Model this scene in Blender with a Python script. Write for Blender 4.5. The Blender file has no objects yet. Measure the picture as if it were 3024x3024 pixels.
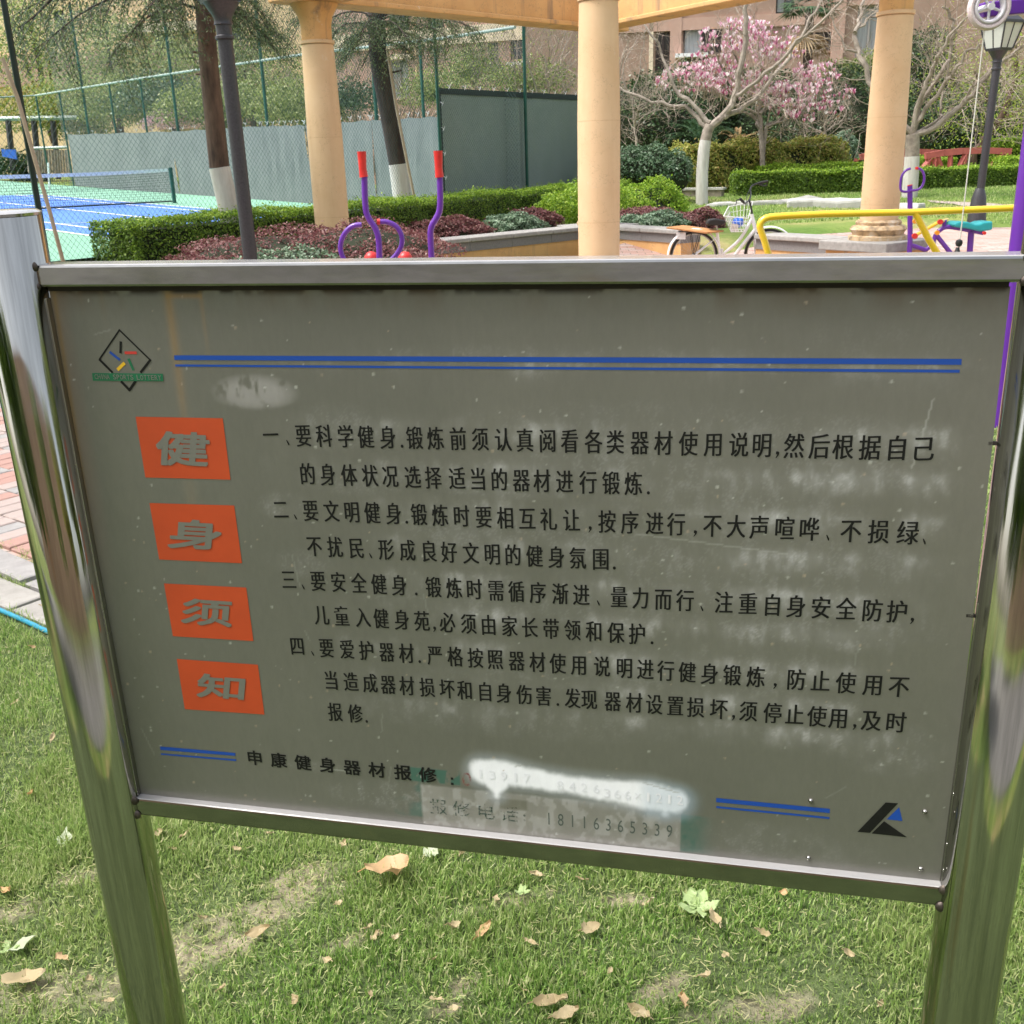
import bpy, math, random
import numpy as np
from mathutils import Vector, Matrix
sc = bpy.context.scene
PI = math.pi
rng = np.random.default_rng(7)
random.seed(7)

# ------------------------------------------------------------------ camera
F, C0, CH = 3050.0, 1512.0, 1.6
_d = np.array([1790 - C0, -(10500 - C0), -F]); _d /= np.linalg.norm(_d)
_u = -_d; _y = np.array([0, 0, -1.0]) - _u * (-_u[2]); _y /= np.linalg.norm(_y); _x = np.cross(_y, _u)
RW = np.array([_x, _y, _u])                       # world from camera
cam = bpy.data.cameras.new('camera'); camo = bpy.data.objects.new('camera', cam); sc.collection.objects.link(camo)
m4 = Matrix.Identity(4)
for i in range(3):
    for j in range(3): m4[i][j] = RW[i][j]
m4.translation = Vector((0, 0, CH)); camo.matrix_world = m4
cam.sensor_width = 36; cam.lens = 36 * F / 3024; cam.clip_start = 0.05; cam.clip_end = 1500
cam.dof.use_dof = True; cam.dof.focus_distance = 1.35; cam.dof.aperture_fstop = 40
sc.camera = camo
sc.render.resolution_x = sc.render.resolution_y = 1024

# ------------------------------------------------------------------ sky, sun, exposure
SUN_EL, SUN_AZ = math.radians(60), math.radians(262)      # azimuth of the sun, clockwise from +Y
w = bpy.data.worlds.new('World'); sc.world = w; w.use_nodes = True
nt = w.node_tree; nt.nodes.clear()
sky = nt.nodes.new('ShaderNodeTexSky'); sky.sky_type = 'NISHITA'; sky.sun_disc = False
sky.sun_elevation = SUN_EL; sky.sun_rotation = SUN_AZ; sky.air_density = 1.2; sky.dust_density = 4.5; sky.ozone_density = 1.0
hs = nt.nodes.new('ShaderNodeHueSaturation'); hs.inputs['Saturation'].default_value = 0.45
bg = nt.nodes.new('ShaderNodeBackground'); bg.inputs['Strength'].default_value = 0.15
wo = nt.nodes.new('ShaderNodeOutputWorld')
nt.links.new(sky.outputs[0], hs.inputs['Color']); nt.links.new(hs.outputs[0], bg.inputs['Color']); nt.links.new(bg.outputs[0], wo.inputs['Surface'])
sl = bpy.data.lights.new('sun', 'SUN'); sl.energy = 1.5; sl.angle = math.radians(16); sl.color = (1, 0.98, 0.945)
so = bpy.data.objects.new('sun', sl); sc.collection.objects.link(so)
sdir = Vector((math.sin(SUN_AZ) * math.cos(SUN_EL), math.cos(SUN_AZ) * math.cos(SUN_EL), math.sin(SUN_EL)))
so.rotation_euler = sdir.to_track_quat('Z', 'Y').to_euler(); so.location = (0, 0, 30)
sc.view_settings.view_transform = 'Standard'; sc.view_settings.look = 'None'
sc.view_settings.gamma = 1; sc.view_settings.use_curve_mapping = False
sc.view_settings.exposure = 1.22
sc.cycles.max_bounces = 7; sc.cycles.transparent_max_bounces = 12

# ------------------------------------------------------------------ helpers
def ray(px, py): return RW @ np.array([px - C0, -(py - C0), -F])
def at(px, py, y):
    v = ray(px, py); return v * (y / v[1]) + np.array([0, 0, CH])
def reg(ox, oy, k): return lambda x, y: (ox + x * k, oy + y * k)
r1 = reg(0, 0, .5176); r2 = reg(900, 0, .5176); r3 = reg(1800, 0, .6335); rb = reg(1950, 500, .20704)
rr = reg(2600, 440, .21946); rl = reg(2700, 0, .1708); r5 = reg(1800, 0, .33644); r6 = reg(2380, 0, .28986)
r4 = reg(0, 0, .36232); r7 = reg(780, 0, .2381)
def A(r, pts, y): return [at(*r(*p), y) for p in pts]

# hedge / fence lines in plan
FA = at(105, 560, 11.5)[:2]; FB = at(1555, 560, 23.0)[:2]
FD = (FB - FA) / np.linalg.norm(FB - FA); FN = np.array([-FD[1], FD[0]])      # FN points beyond the fence
def fdist(x, y): return (x - FA[0]) * FN[0] + (y - FA[1]) * FN[1]
def sstep(a, b, t):
    t = np.clip((t - a) / (b - a), 0, 1); return t * t * (3 - 2 * t)
CP = [at(290, 766, 12.2), at(207, 549, 40.0), at(912, 600, 28.0)]              # three points of the court plane
cn = np.cross(CP[1] - CP[0], CP[2] - CP[0]); cn /= cn[2]
def courtz(x, y): return CP[0][2] - (cn[0] * (x - CP[0][0]) + cn[1] * (y - CP[0][1]))
def oncourt(px, py):
    v = ray(px, py); o = np.array([0, 0, CH]); s = ((CP[0] - o) @ cn) / (v @ cn); return o + v * s
WL, WF, WR = (at(984, 700, 13.7)[:2], at(1765, 680, 17.3)[:2], at(2590, 715, 12.6)[:2])
WD = (WF - WL) / np.linalg.norm(WF - WL); WN = np.array([-WD[1], WD[0]]); WLEN = np.linalg.norm(WF - WL); WE = (WR - WF) / np.linalg.norm(WR - WF); WM = np.array([-WE[1], WE[0]])
def gz(x, y):
    x = np.asarray(x, float); y = np.asarray(y, float)
    a = sstep(16.5, 27, y) * .66 + np.clip(y - 27, 0, 60) * .012
    f = fdist(x, y)
    b = np.where(f > .35, np.minimum(courtz(x, y), 2.2) - .03, .52)
    k = sstep(-4.2, -1.9, f) * sstep(7, 9.5, y)
    z = a * (1 - k) + b * k
    k2 = sstep(1.0, 4.0, x) * sstep(18, 23, y)
    z = z * (1 - k2) + a * k2
    al = (x - WL[0]) * WD[0] + (y - WL[1]) * WD[1]; wd = (x - WL[0]) * WN[0] + (y - WL[1]) * WN[1]        # left seat wall
    low = (al > -.6) & (al < WLEN + .3) & (wd < .12) & (wd > -9); z = np.where(low, a, z)
    z = np.where((al > -.6) & (al < WLEN + .5) & (wd >= .12), np.maximum(z, .45), z)
    al2 = (x - WF[0]) * WE[0] + (y - WF[1]) * WE[1]; wd2 = (x - WF[0]) * WM[0] + (y - WF[1]) * WM[1]       # right seat wall
    z = np.where((al2 > -.5) & (wd2 < .12) & (wd < .5), a, z); f2 = np.where((wd2 >= .12) & (al2 > -1.5), 1 - sstep(1.6, 3.4, al2), 0); return np.where((al2 > -1.5) & (x > 0), np.maximum(z * (1 - 0), .42 * f2), z)
def hit(px, py):
    v = ray(px, py); v = v / v[1]; o = np.array([0, 0, CH])
    for s in np.arange(1, 80, .05):
        p = o + v * s
        if p[2] < gz(p[0], p[1]): return p
    return o + v * 60

def link(o, parent=None):
    sc.collection.objects.link(o)
    if parent is not None: o.parent = parent
    return o
def tag(o, label=None, cat=None, group=None, kind=None):
    if label: o['label'] = label
    if cat: o['category'] = cat
    if group: o['group'] = group
    if kind: o['kind'] = kind
    return o
def thing(name, label, cat, loc=(0, 0, 0), group=None, rot=None):
    o = bpy.data.objects.new(name, None); link(o); o.empty_display_size = .1
    o.matrix_world = Matrix.Translation(Vector(loc)) @ (rot.to_4x4() if rot is not None else Matrix.Identity(4))
    return tag(o, label, cat, group)
def fix(o, parent):
    """mesh given in world coordinates, hung under an Empty that stands somewhere"""
    if parent is not None:
        o.parent = parent; o.matrix_parent_inverse = root_matrix(parent).inverted()
    return o
def root_matrix(p):
    m = Matrix.Identity(4)
    while p is not None:
        m = p.matrix_parent_inverse @ p.matrix_basis @ m if p.parent is not None else p.matrix_basis @ m
        p = p.parent
    return m
class MB:
    def __init__(s): s.v = []; s.f = []; s.mi = []
    def add(s, vs, fs, mi=0):
        b = len(s.v); s.v += [tuple(map(float, v)) for v in vs]; s.f += [tuple(b + i for i in f) for f in fs]; s.mi += [mi] * len(fs); return s
    def box(s, c, d, rz=0, R=None, mi=0):
        c = np.array(c, float); d = np.array(d, float) / 2
        if R is None: R = np.array([[math.cos(rz), -math.sin(rz), 0], [math.sin(rz), math.cos(rz), 0], [0, 0, 1]])
        vs = [c + R @ (d * np.array([a, b, e])) for a in (-1, 1) for b in (-1, 1) for e in (-1, 1)]
        return s.add(vs, [(0, 1, 3, 2), (4, 6, 7, 5), (0, 4, 5, 1), (2, 3, 7, 6), (0, 2, 6, 4), (1, 5, 7, 3)], mi)
    def tube(s, P, r, n=8, caps=True, mi=0):
        P = [np.array(p, float) for p in P]; m = len(P)
        r = [r] * m if np.isscalar(r) else list(r)
        T = [P[min(i + 1, m - 1)] - P[max(i - 1, 0)] for i in range(m)]
        T = [t / (np.linalg.norm(t) + 1e-12) for t in T]
        u = np.cross(T[0], [0, 0, 1.0]);
        if np.linalg.norm(u) < .05: u = np.cross(T[0], [0, 1.0, 0])
        u /= np.linalg.norm(u); vs = []
        for i in range(m):
            u = u - T[i] * (u @ T[i]); u /= np.linalg.norm(u) + 1e-12; v = np.cross(T[i], u)
            for k in range(n):
                a = 2 * PI * k / n; vs.append(P[i] + r[i] * (math.cos(a) * u + math.sin(a) * v))
        fs = [(i * n + k, i * n + (k + 1) % n, (i + 1) * n + (k + 1) % n, (i + 1) * n + k) for i in range(m - 1) for k in range(n)]
        if caps: fs += [tuple(range(n - 1, -1, -1)), tuple((m - 1) * n + k for k in range(n))]
        return s.add(vs, fs, mi)
    def lathe(s, c, prof, n=24, mi=0):
        vs = [(c[0] + r * math.cos(2 * PI * k / n), c[1] + r * math.sin(2 * PI * k / n), c[2] + z) for r, z in prof for k in range(n)]
        m = len(prof)
        fs = [(i * n + k, i * n + (k + 1) % n, (i + 1) * n + (k + 1) % n, (i + 1) * n + k) for i in range(m - 1) for k in range(n)]
        fs += [tuple(range(n - 1, -1, -1)), tuple((m - 1) * n + k for k in range(n))]
        return s.add(vs, fs, mi)
    def prism(s, poly, off, mi=0):
        """poly: 3-D points of a flat outline, off: thickness vector"""
        n = len(poly); a = [np.array(p, float) for p in poly]; b = [p + np.array(off, float) for p in a]
        fs = [tuple(range(n - 1, -1, -1)), tuple(range(n, 2 * n))] + [(i, (i + 1) % n, n + (i + 1) % n, n + i) for i in range(n)]
        return s.add(a + b, fs, mi)
    def mesh(s, name, mats, smooth=False):
        me = bpy.data.meshes.new(name); me.from_pydata(s.v, [], s.f)
        for m in (mats if isinstance(mats, (list, tuple)) else [mats]): me.materials.append(m)
        if any(s.mi): me.polygons.foreach_set('material_index', s.mi)
        if smooth: me.polygons.foreach_set('use_smooth', [True] * len(me.polygons)); 
        me.update()
        if smooth:
            try: me.set_sharp_from_angle(angle=math.radians(40))
            except Exception: pass
        return me
    def build(s, name, mats, parent=None, smooth=False, bevel=0):
        o = bpy.data.objects.new(name, s.mesh(name, mats, smooth)); link(o)
        if bevel:
            b = o.modifiers.new('bevel', 'BEVEL'); b.width = bevel; b.segments = 2; b.limit_method = 'ANGLE'
        fix(o, parent); return o
def quads(name, V, mat, parent=None, local=False):
    """V: (n,4,3) array of separate quads"""
    n = len(V); me = bpy.data.meshes.new(name)
    me.vertices.add(n * 4); me.vertices.foreach_set('co', np.ascontiguousarray(V, dtype=np.float32).ravel())
    me.loops.add(n * 4); me.loops.foreach_set('vertex_index', np.arange(n * 4, dtype=np.int32))
    me.polygons.add(n); me.polygons.foreach_set('loop_start', np.arange(0, n * 4, 4, dtype=np.int32))
    me.polygons.foreach_set('loop_total', np.full(n, 4, dtype=np.int32)); me.materials.append(mat)
    me.update(); me.validate()
    o = bpy.data.objects.new(name, me); link(o); fix(o, parent); return o
def unit(a): return a / (np.linalg.norm(a, axis=-1, keepdims=True) + 1e-9)
def leafquads(P, N, l, asp=.5, spread=.8, droop=0):
    """leaf shaped quads at P facing roughly N"""
    n = len(P); P = np.asarray(P, float)
    N = unit(np.asarray(N, float) + rng.normal(0, spread, (n, 3)))
    D = rng.normal(0, 1, (n, 3)); D[:, 2] -= droop; D = unit(D - N * (D * N).sum(1, keepdims=True))
    S = np.cross(N, D); L = (l * rng.uniform(.6, 1.3, (n, 1))); W = L * asp
    return np.stack([P - D * L * .5, P + S * W * .5 - D * L * .05, P + D * L * .5, P - S * W * .5 - D * L * .05], 1)

# ------------------------------------------------------------------ materials
def nm(name):
    m = bpy.data.materials.new(name); m.use_nodes = True
    return m, m.node_tree, m.node_tree.nodes['Principled BSDF']
def noise_node(nt, scale, detail=4, rough=.6, coord='Object', sc3=None):
    tc = nt.nodes.new('ShaderNodeTexCoord'); n = nt.nodes.new('ShaderNodeTexNoise')
    n.inputs['Scale'].default_value = scale; n.inputs['Detail'].default_value = detail; n.inputs['Roughness'].default_value = rough
    if sc3:
        mp = nt.nodes.new('ShaderNodeMapping'); mp.inputs['Scale'].default_value = sc3
        nt.links.new(tc.outputs[coord], mp.inputs[0]); nt.links.new(mp.outputs[0], n.inputs['Vector'])
    else: nt.links.new(tc.outputs[coord], n.inputs['Vector'])
    return n
def ramp(nt, src, stops):
    r = nt.nodes.new('ShaderNodeValToRGB'); e = r.color_ramp.elements
    while len(e) < len(stops): e.new(.5)
    for i, (p, c) in enumerate(stops):
        e[i].position = p; e[i].color = (*c, 1) if len(c) == 3 else c
    nt.links.new(src, r.inputs[0]); return r
def mixc(nt, f, a, b, mode='MIX'):
    m = nt.nodes.new('ShaderNodeMix'); m.data_type = 'RGBA'; m.blend_type = mode
    for i, v in ((0, f), (6, a), (7, b)):
        if isinstance(v, bpy.types.NodeSocket): nt.links.new(v, m.inputs[i])
        else: m.inputs[i].default_value = v if i == 0 else (*v, 1)
    return m.outputs[2]
def bump(nt, src, strength, dist, bs):
    b = nt.nodes.new('ShaderNodeBump'); b.inputs['Strength'].default_value = strength; b.inputs['Distance'].default_value = dist
    nt.links.new(src, b.inputs['Height']); nt.links.new(b.outputs[0], bs.inputs['Normal'])
def pmat(name, c, rough=.5, metal=0, var=.25, scale=6, sc3=None, bmp=0, bd=.01, spec=.5, c2=None, stops=None, coat=0):
    """one colour (or c -> c2) broken by noise, with fine relief"""
    m, t, b = nm(name); b.inputs['Roughness'].default_value = rough; b.inputs['Metallic'].default_value = metal
    b.inputs['Specular IOR Level'].default_value = spec; b.inputs['Coat Weight'].default_value = coat
    n = noise_node(t, scale, 6, .65, sc3=sc3); c2 = c2 or tuple(x * (1 - var) for x in c)
    r = ramp(t, n.outputs['Fac'], stops or [(.3, c2), (.65, c)]); t.links.new(r.outputs[0], b.inputs['Base Color'])
    if bmp:
        n2 = noise_node(t, scale * 6, 5, .7, sc3=sc3); bump(t, n2.outputs['Fac'], bmp, bd, b)
    return m
def leafmat(name, cols, trans=.35, rough=.45, patch=.0, patchc=(.1, .1, .02)):
    m, t, b = nm(name); g = t.nodes.new('ShaderNodeNewGeometry')
    r = ramp(t, g.outputs['Random Per Island'], [(i / max(1, len(cols) - 1), c) for i, c in enumerate(cols)])
    col = r.outputs[0]
    n = noise_node(t, 1.3, 3, .6); rp = ramp(t, n.outputs['Fac'], [(.42, (0, 0, 0)), (.62, (1, 1, 1))])
    mu = t.nodes.new('ShaderNodeMath'); mu.operation = 'MULTIPLY'; mu.inputs[1].default_value = patch; t.links.new(rp.outputs[0], mu.inputs[0])
    col = mixc(t, mu.outputs[0], col, patchc)
    t.links.new(col, b.inputs['Base Color']); b.inputs['Roughness'].default_value = rough; b.inputs['Specular IOR Level'].default_value = .35
    tr = t.nodes.new('ShaderNodeBsdfTranslucent'); t.links.new(col, tr.inputs[0])
    mx = t.nodes.new('ShaderNodeMixShader'); mx.inputs[0].default_value = trans
    t.links.new(b.outputs[0], mx.inputs[1]); t.links.new(tr.outputs[0], mx.inputs[2])
    t.links.new(mx.outputs[0], t.nodes['Material Output'].inputs['Surface']); return m
def flat(name, c, rough=.5, metal=0, var=.06, **k): return pmat(name, c, rough, metal, var, 30, **k)

M = {}
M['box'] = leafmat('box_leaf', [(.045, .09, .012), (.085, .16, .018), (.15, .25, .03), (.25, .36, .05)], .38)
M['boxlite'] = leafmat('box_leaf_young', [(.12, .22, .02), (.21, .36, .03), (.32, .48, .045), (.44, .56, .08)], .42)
M['redleaf'] = leafmat('red_leaf', [(.09, .025, .03), (.19, .06, .065), (.30, .13, .12), (.30, .20, .16)], .3)
M['greyleaf'] = leafmat('grey_green_leaf', [(.07, .13, .07), (.13, .21, .12), (.22, .32, .2), (.34, .42, .3)], .2)
M['bluegreen'] = leafmat('blue_green_leaf', [(.035, .085, .035), (.07, .14, .06), (.13, .21, .11), (.25, .33, .22)], .2, .35)
M['aucuba'] = leafmat('dark_leaf', [(.012, .035, .012), (.025, .06, .018), (.05, .10, .03), (.11, .17, .07)], .15, .35)
M['yelleaf'] = leafmat('yellow_green_leaf', [(.10, .14, .03), (.22, .28, .05), (.36, .38, .08), (.50, .46, .12), (.34, .22, .08)], .4)
M['treeleaf'] = leafmat('tree_leaf', [(.10, .15, .035), (.20, .27, .07), (.34, .40, .13), (.50, .53, .28)], .45)
M['willow'] = leafmat('willow_leaf', [(.20, .28, .03), (.32, .42, .05), (.45, .54, .09)], .45)
M['needle'] = leafmat('needle', [(.035, .065, .025), (.06, .10, .04), (.11, .15, .06), (.19, .23, .1)], .25)
M['dryfrond'] = leafmat('dry_frond', [(.28, .17, .08), (.45, .30, .15), (.6, .44, .26)], .3)
M['frond'] = leafmat('green_frond', [(.02, .06, .03), (.05, .11, .05), (.1, .17, .08)], .2)
M['blossom'] = leafmat('magnolia_petal', [(.40, .07, .18), (.62, .22, .38), (.80, .52, .62), (.92, .86, .86), (.95, .93, .92)], .35)
M['pinkblossom'] = leafmat('pale_petal', [(.75, .45, .55), (.85, .65, .7)], .35)
M['grass'] = leafmat('grass_blade', [(.09, .175, .035), (.16, .285, .055), (.25, .40, .085), (.37, .50, .14), (.60, .60, .33)], .45, .5, .35, (.42, .44, .19))
M['bark'] = pmat('bark', (.16, .10, .07), .9, scale=9, c2=(.05, .03, .022), sc3=(1, 1, .25), bmp=.8, bd=.02)
M['barkdark'] = pmat('dark_bark', (.075, .05, .038), .9, scale=9, c2=(.02, .014, .011), sc3=(1, 1, .25), bmp=.8, bd=.02)
M['barkgrey'] = pmat('grey_bark', (.34, .29, .235), .85, scale=7, c2=(.15, .12, .095), bmp=.4, bd=.01)
M['twig'] = pmat('twig', (.40, .33, .27), .85, scale=3, c2=(.2, .15, .11))
M['lime'] = pmat('whitewash', (.60, .58, .54), .9, scale=10, c2=(.42, .39, .35), sc3=(1, 1, .2), bmp=.4, bd=.01)
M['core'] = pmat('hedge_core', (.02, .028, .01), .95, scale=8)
def stucco(name, c, c2, stain, k, sc=2.2):
    m = pmat(name, c, .82, scale=sc, c2=c2, bmp=.15, bd=.004); t = m.node_tree; b = t.nodes['Principled BSDF']; col = b.inputs['Base Color'].links[0].from_socket
    n = noise_node(t, 1, 5, .65, sc3=(5, 5, .45)); f = ramp(t, n.outputs['Fac'], [(.56, (0, 0, 0)), (.72, (k,) * 3)]); col = mixc(t, f.outputs[0], col, stain)
    n2 = noise_node(t, 3.2, 6, .75); f2 = ramp(t, n2.outputs['Fac'], [(.64, (0, 0, 0)), (.68, (k * .6,) * 3)]); col = mixc(t, f2.outputs[0], col, (.70, .62, .50))
    v = t.nodes.new('ShaderNodeTexVoronoi'); v.feature = 'DISTANCE_TO_EDGE'; v.inputs['Scale'].default_value = 1.6; tc = t.nodes.new('ShaderNodeTexCoord'); n3 = noise_node(t, 4, 4, .7)
    va = t.nodes.new('ShaderNodeVectorMath'); va.operation = 'ADD'; t.links.new(tc.outputs['Object'], va.inputs[0]); t.links.new(n3.outputs['Color'], va.inputs[1]); t.links.new(va.outputs[0], v.inputs['Vector'])
    f3 = ramp(t, v.outputs['Distance'], [(0, (k * .9,) * 3), (.008, (0, 0, 0))]); col = mixc(t, f3.outputs[0], col, (.22, .15, .09)); t.links.new(col, b.inputs['Base Color']); return m
M['stucco'] = stucco('stucco_column', (.68, .485, .29), (.62, .42, .235), (.56, .36, .2), .45)
M['stucco2'] = stucco('stucco_beam', (.66, .39, .16), (.56, .31, .12), (.20, .15, .11), .85, 3)
M['joint'] = pmat('casting_joint', (.50, .33, .19), .9, scale=12, c2=(.62, .42, .24))
M['cracked'] = pmat('cracked_base', (.5, .37, .22), .85, scale=9, bmp=.5, bd=.02, stops=[(.35, (.2, .15, .1)), (.5, (.52, .36, .2)), (.7, (.62, .55, .45))])
M['coping'] = pmat('stone_coping', (.36, .345, .32), .8, scale=14, c2=(.24, .23, .215), bmp=.3, bd=.004)
M['granite'] = pmat('grey_granite', (.22, .21, .205), .7, scale=60, c2=(.14, .135, .13))
M['pink'] = pmat('pink_facade', (.50, .325, .255), .85, scale=1.1, c2=(.42, .26, .20), bmp=.1, bd=.01)
M['pink2'] = pmat('brown_facade', (.36, .24, .18), .85, scale=1.1, c2=(.29, .19, .14), bmp=.1, bd=.01)
M['cream'] = pmat('cream_facade', (.74, .56, .34), .85, scale=.8, c2=(.68, .49, .28))
M['creamtrim'] = flat('cream_trim', (.74, .62, .46), .8)
M['wframe'] = flat('dark_window_frame', (.045, .028, .025), .5)
M['wframe2'] = flat('pale_window_frame', (.4, .36, .33), .5)
M['glass'] = pmat('window_glass', (.05, .055, .06), .08, scale=1.5, c2=(.02, .02, .022), spec=.8)
M['curtain'] = pmat('curtain', (.42, .43, .42), .8, scale=4, c2=(.25, .26, .26), sc3=(4, 4, .2))
M['green'] = pmat('green_paint', (.008, .085, .06), .35, scale=5, c2=(.005, .055, .04))
M['greendark'] = pmat('dark_green_paint', (.006, .02, .014), .4, scale=5)
M['wire'] = flat('fence_wire', (.02, .06, .05), .5)
M['rail'] = flat('galvanised_rail', (.30, .37, .33), .45)
M['screen'] = pmat('windscreen_cloth', (.155, .178, .172), .9, scale=1.2, c2=(.12, .142, .138), bmp=.3, bd=.05)
M['screen2'] = pmat('windscreen_cloth_green', (.25, .30, .27), .9, scale=.6, c2=(.20, .25, .225), bmp=.3, bd=.05)
M['hem'] = flat('windscreen_hem', (.015, .022, .022), .8)
M['lamp'] = pmat('lamp_paint', (.045, .043, .050), .45, scale=60, c2=(.022, .021, .025), bmp=.15, bd=.002)
M['lampglass'] = flat('frosted_glass', (.5, .52, .47), .3)
M['purple'] = pmat('purple_paint', (.13, .025, .33), .3, scale=5, c2=(.11, .02, .29), coat=.3)
M['red'] = pmat('red_plastic', (.65, .03, .025), .4, scale=20, c2=(.5, .02, .02))
M['yellow'] = pmat('yellow_paint', (.86, .56, .03), .25, scale=5, c2=(.82, .5, .02), coat=.5)
M['orange'] = flat('orange_plastic', (.8, .3, .02), .4)
M['teal'] = pmat('teal_plastic', (.02, .34, .36), .4, scale=8, c2=(.015, .28, .30))
M['white'] = flat('white_paint', (.84, .84, .84), .3)
M['plastic'] = flat('white_plastic', (.66, .62, .66), .4)
M['tyrepink'] = pmat('pale_rubber', (.72, .62, .62), .8, scale=90, c2=(.55, .42, .42), bmp=.3, bd=.003)
M['black'] = flat('black_rubber', (.015, .014, .014), .5)
M['blackmetal'] = flat('black_metal', (.02, .02, .022), .35)
M['chrome'] = flat('bike_steel', (.5, .5, .5), .3, 1)
M['wood'] = pmat('board_wood', (.52, .26, .10), .6, scale=4, c2=(.38, .17, .06), sc3=(1, 8, 8))
M['bluebag'] = flat('blue_bag', (.03, .13, .55), .4)
M['card'] = flat('cardboard', (.55, .5, .45), .8)
M['redwood'] = pmat('red_stained_wood', (.44, .11, .09), .7, scale=5, c2=(.33, .08, .065))
M['rope'] = flat('rope', (.6, .57, .5), .8)
M['hose'] = flat('blue_hose', (.02, .24, .36), .4)
M['hosegreen'] = flat('green_hose', (.01, .08, .06), .4)
M['bamboo'] = pmat('bamboo', (.42, .34, .24), .6, scale=6, c2=(.3, .23, .15))
M['net'] = flat('net_cord', (.04, .055, .055), .8)
M['stone'] = pmat('pale_stone', (.5, .49, .45), .85, scale=5, c2=(.34, .33, .30), bmp=.5, bd=.02)
M['deadleaf'] = leafmat('dead_leaf', [(.30, .22, .11), (.42, .33, .18), (.52, .43, .27)], .25)
M['paleleaf'] = leafmat('pale_leaf', [(.42, .47, .30), (.46, .50, .34)], .25)
M['orangeleaf'] = leafmat('orange_leaf', [(.55, .32, .13), (.52, .36, .2)], .25)
M['weed'] = leafmat('weed_leaf', [(.34, .46, .17), (.42, .52, .24)], .3)
M['blueink'] = flat('blue_print', (.006, .06, .33), .45)
M['blackink'] = pmat('black_print', (.006, .006, .006), .5, scale=40, c2=(.010, .010, .009), spec=.25)
M['orangeink'] = pmat('orange_print', (.47, .060, .013), .5, scale=16, c2=(.41, .052, .012))
M['redink'] = flat('red_print', (.5, .04, .03), .45)
M['greenink'] = flat('green_print', (.01, .14, .06), .45)
M['yellowink'] = flat('yellow_print', (.7, .42, .02), .45)
M['greyink'] = flat('bare_metal_letter', (.235, .23, .205), .45, .5)
M['relief'] = flat('painted_over_digit', (.79, .80, .825), .45)
M['weld'] = pmat('weld', (.12, .10, .085), .45, .8, scale=60, c2=(.05, .04, .035), bmp=.4, bd=.002)
M['dark_tone'] = pmat('dark_tone', (.02, .014, .01), .8, scale=60, bmp=.3, bd=.002)

def soil_mat():
    m, t, b = nm('lawn_soil'); n2 = noise_node(t, 30, 5, .7); a = t.nodes.new('ShaderNodeAttribute'); a.attribute_name = 'worn'; n = noise_node(t, 9, 5, .7)
    ad = t.nodes.new('ShaderNodeMath'); ad.operation = 'MULTIPLY_ADD'; ad.inputs[1].default_value = .5; t.links.new(n.outputs['Fac'], ad.inputs[0]); t.links.new(a.outputs['Fac'], ad.inputs[2])
    f = ramp(t, ad.outputs[0], [(.45, (0, 0, 0)), (.8, (1, 1, 1))]); br = ramp(t, n2.outputs['Fac'], [(.3, (.20, .165, .10)), (.7, (.38, .33, .22))]); gr = ramp(t, n2.outputs['Fac'], [(.3, (.03, .05, .012)), (.7, (.12, .16, .05))])  # green ground tone kept dark: shade between the blades put into the colour
    c = mixc(t, f.outputs[0], gr.outputs[0], br.outputs[0]); t.links.new(c, b.inputs['Base Color']); b.inputs['Roughness'].default_value = .95
    bump(t, n2.outputs['Fac'], 1, .02, b); return m
def lawn_far_mat():
    m, t, b = nm('mown_lawn'); n = noise_node(t, .35, 4, .65); n2 = noise_node(t, 9, 6, .8)
    r = ramp(t, n.outputs['Fac'], [(.38, (.12, .22, .03)), (.52, (.20, .27, .06)), (.64, (.40, .34, .17))])
    r2 = ramp(t, n2.outputs['Fac'], [(.3, (.55, .6, .4)), (.7, (1.15, 1.1, 1.0))])
    c = mixc(t, 1.0, r.outputs[0], r2.outputs[0], 'MULTIPLY'); t.links.new(c, b.inputs['Base Color']); b.inputs['Roughness'].default_value = .95
    bump(t, n2.outputs['Fac'], .7, .05, b); return m
def court_mat(name, c, c2): return pmat(name, c, .85, scale=.7, c2=c2, bmp=.1, bd=.003)
def brick_mat():
    m, t, b = nm('plaza_brick'); tc = t.nodes.new('ShaderNodeTexCoord'); br = t.nodes.new('ShaderNodeTexBrick')
    br.inputs['Scale'].default_value = 1; br.inputs['Brick Width'].default_value = .22; br.inputs['Row Height'].default_value = .11
    br.inputs['Mortar Size'].default_value = .006; br.inputs['Color1'].default_value = (.42, .24, .19, 1); br.inputs['Color2'].default_value = (.45, .36, .32, 1)
    br.inputs['Mortar'].default_value = (.16, .14, .11, 1); t.links.new(tc.outputs['Object'], br.inputs['Vector'])
    t.links.new(br.outputs['Color'], b.inputs['Base Color']); b.inputs['Roughness'].default_value = .9; return m
M['soil'] = soil_mat(); M['lawnfar'] = lawn_far_mat()
M['courtblue'] = court_mat('court_blue', (.075, .20, .56), (.06, .17, .50)); M['courtgreen'] = court_mat('court_green', (.20, .41, .29), (.16, .34, .24))
M['courtline'] = flat('court_line', (.75, .76, .78), .8); M['plazabrick'] = brick_mat()
M['paverred'] = pmat('red_paver', (.36, .215, .175), .9, scale=14, c2=(.34, .20, .165), bmp=.4, bd=.004)
M['paverpink'] = pmat('pink_grey_paver', (.37, .30, .27), .9, scale=14, c2=(.34, .27, .24), bmp=.4, bd=.004)
M['pavergrey'] = pmat('grey_paver', (.31, .295, .28), .9, scale=14, c2=(.24, .225, .215), bmp=.4, bd=.004)
M['kerb'] = pmat('kerb_stone', (.33, .31, .28), .9, scale=9, c2=(.24, .225, .2), bmp=.4, bd=.006)

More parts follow.
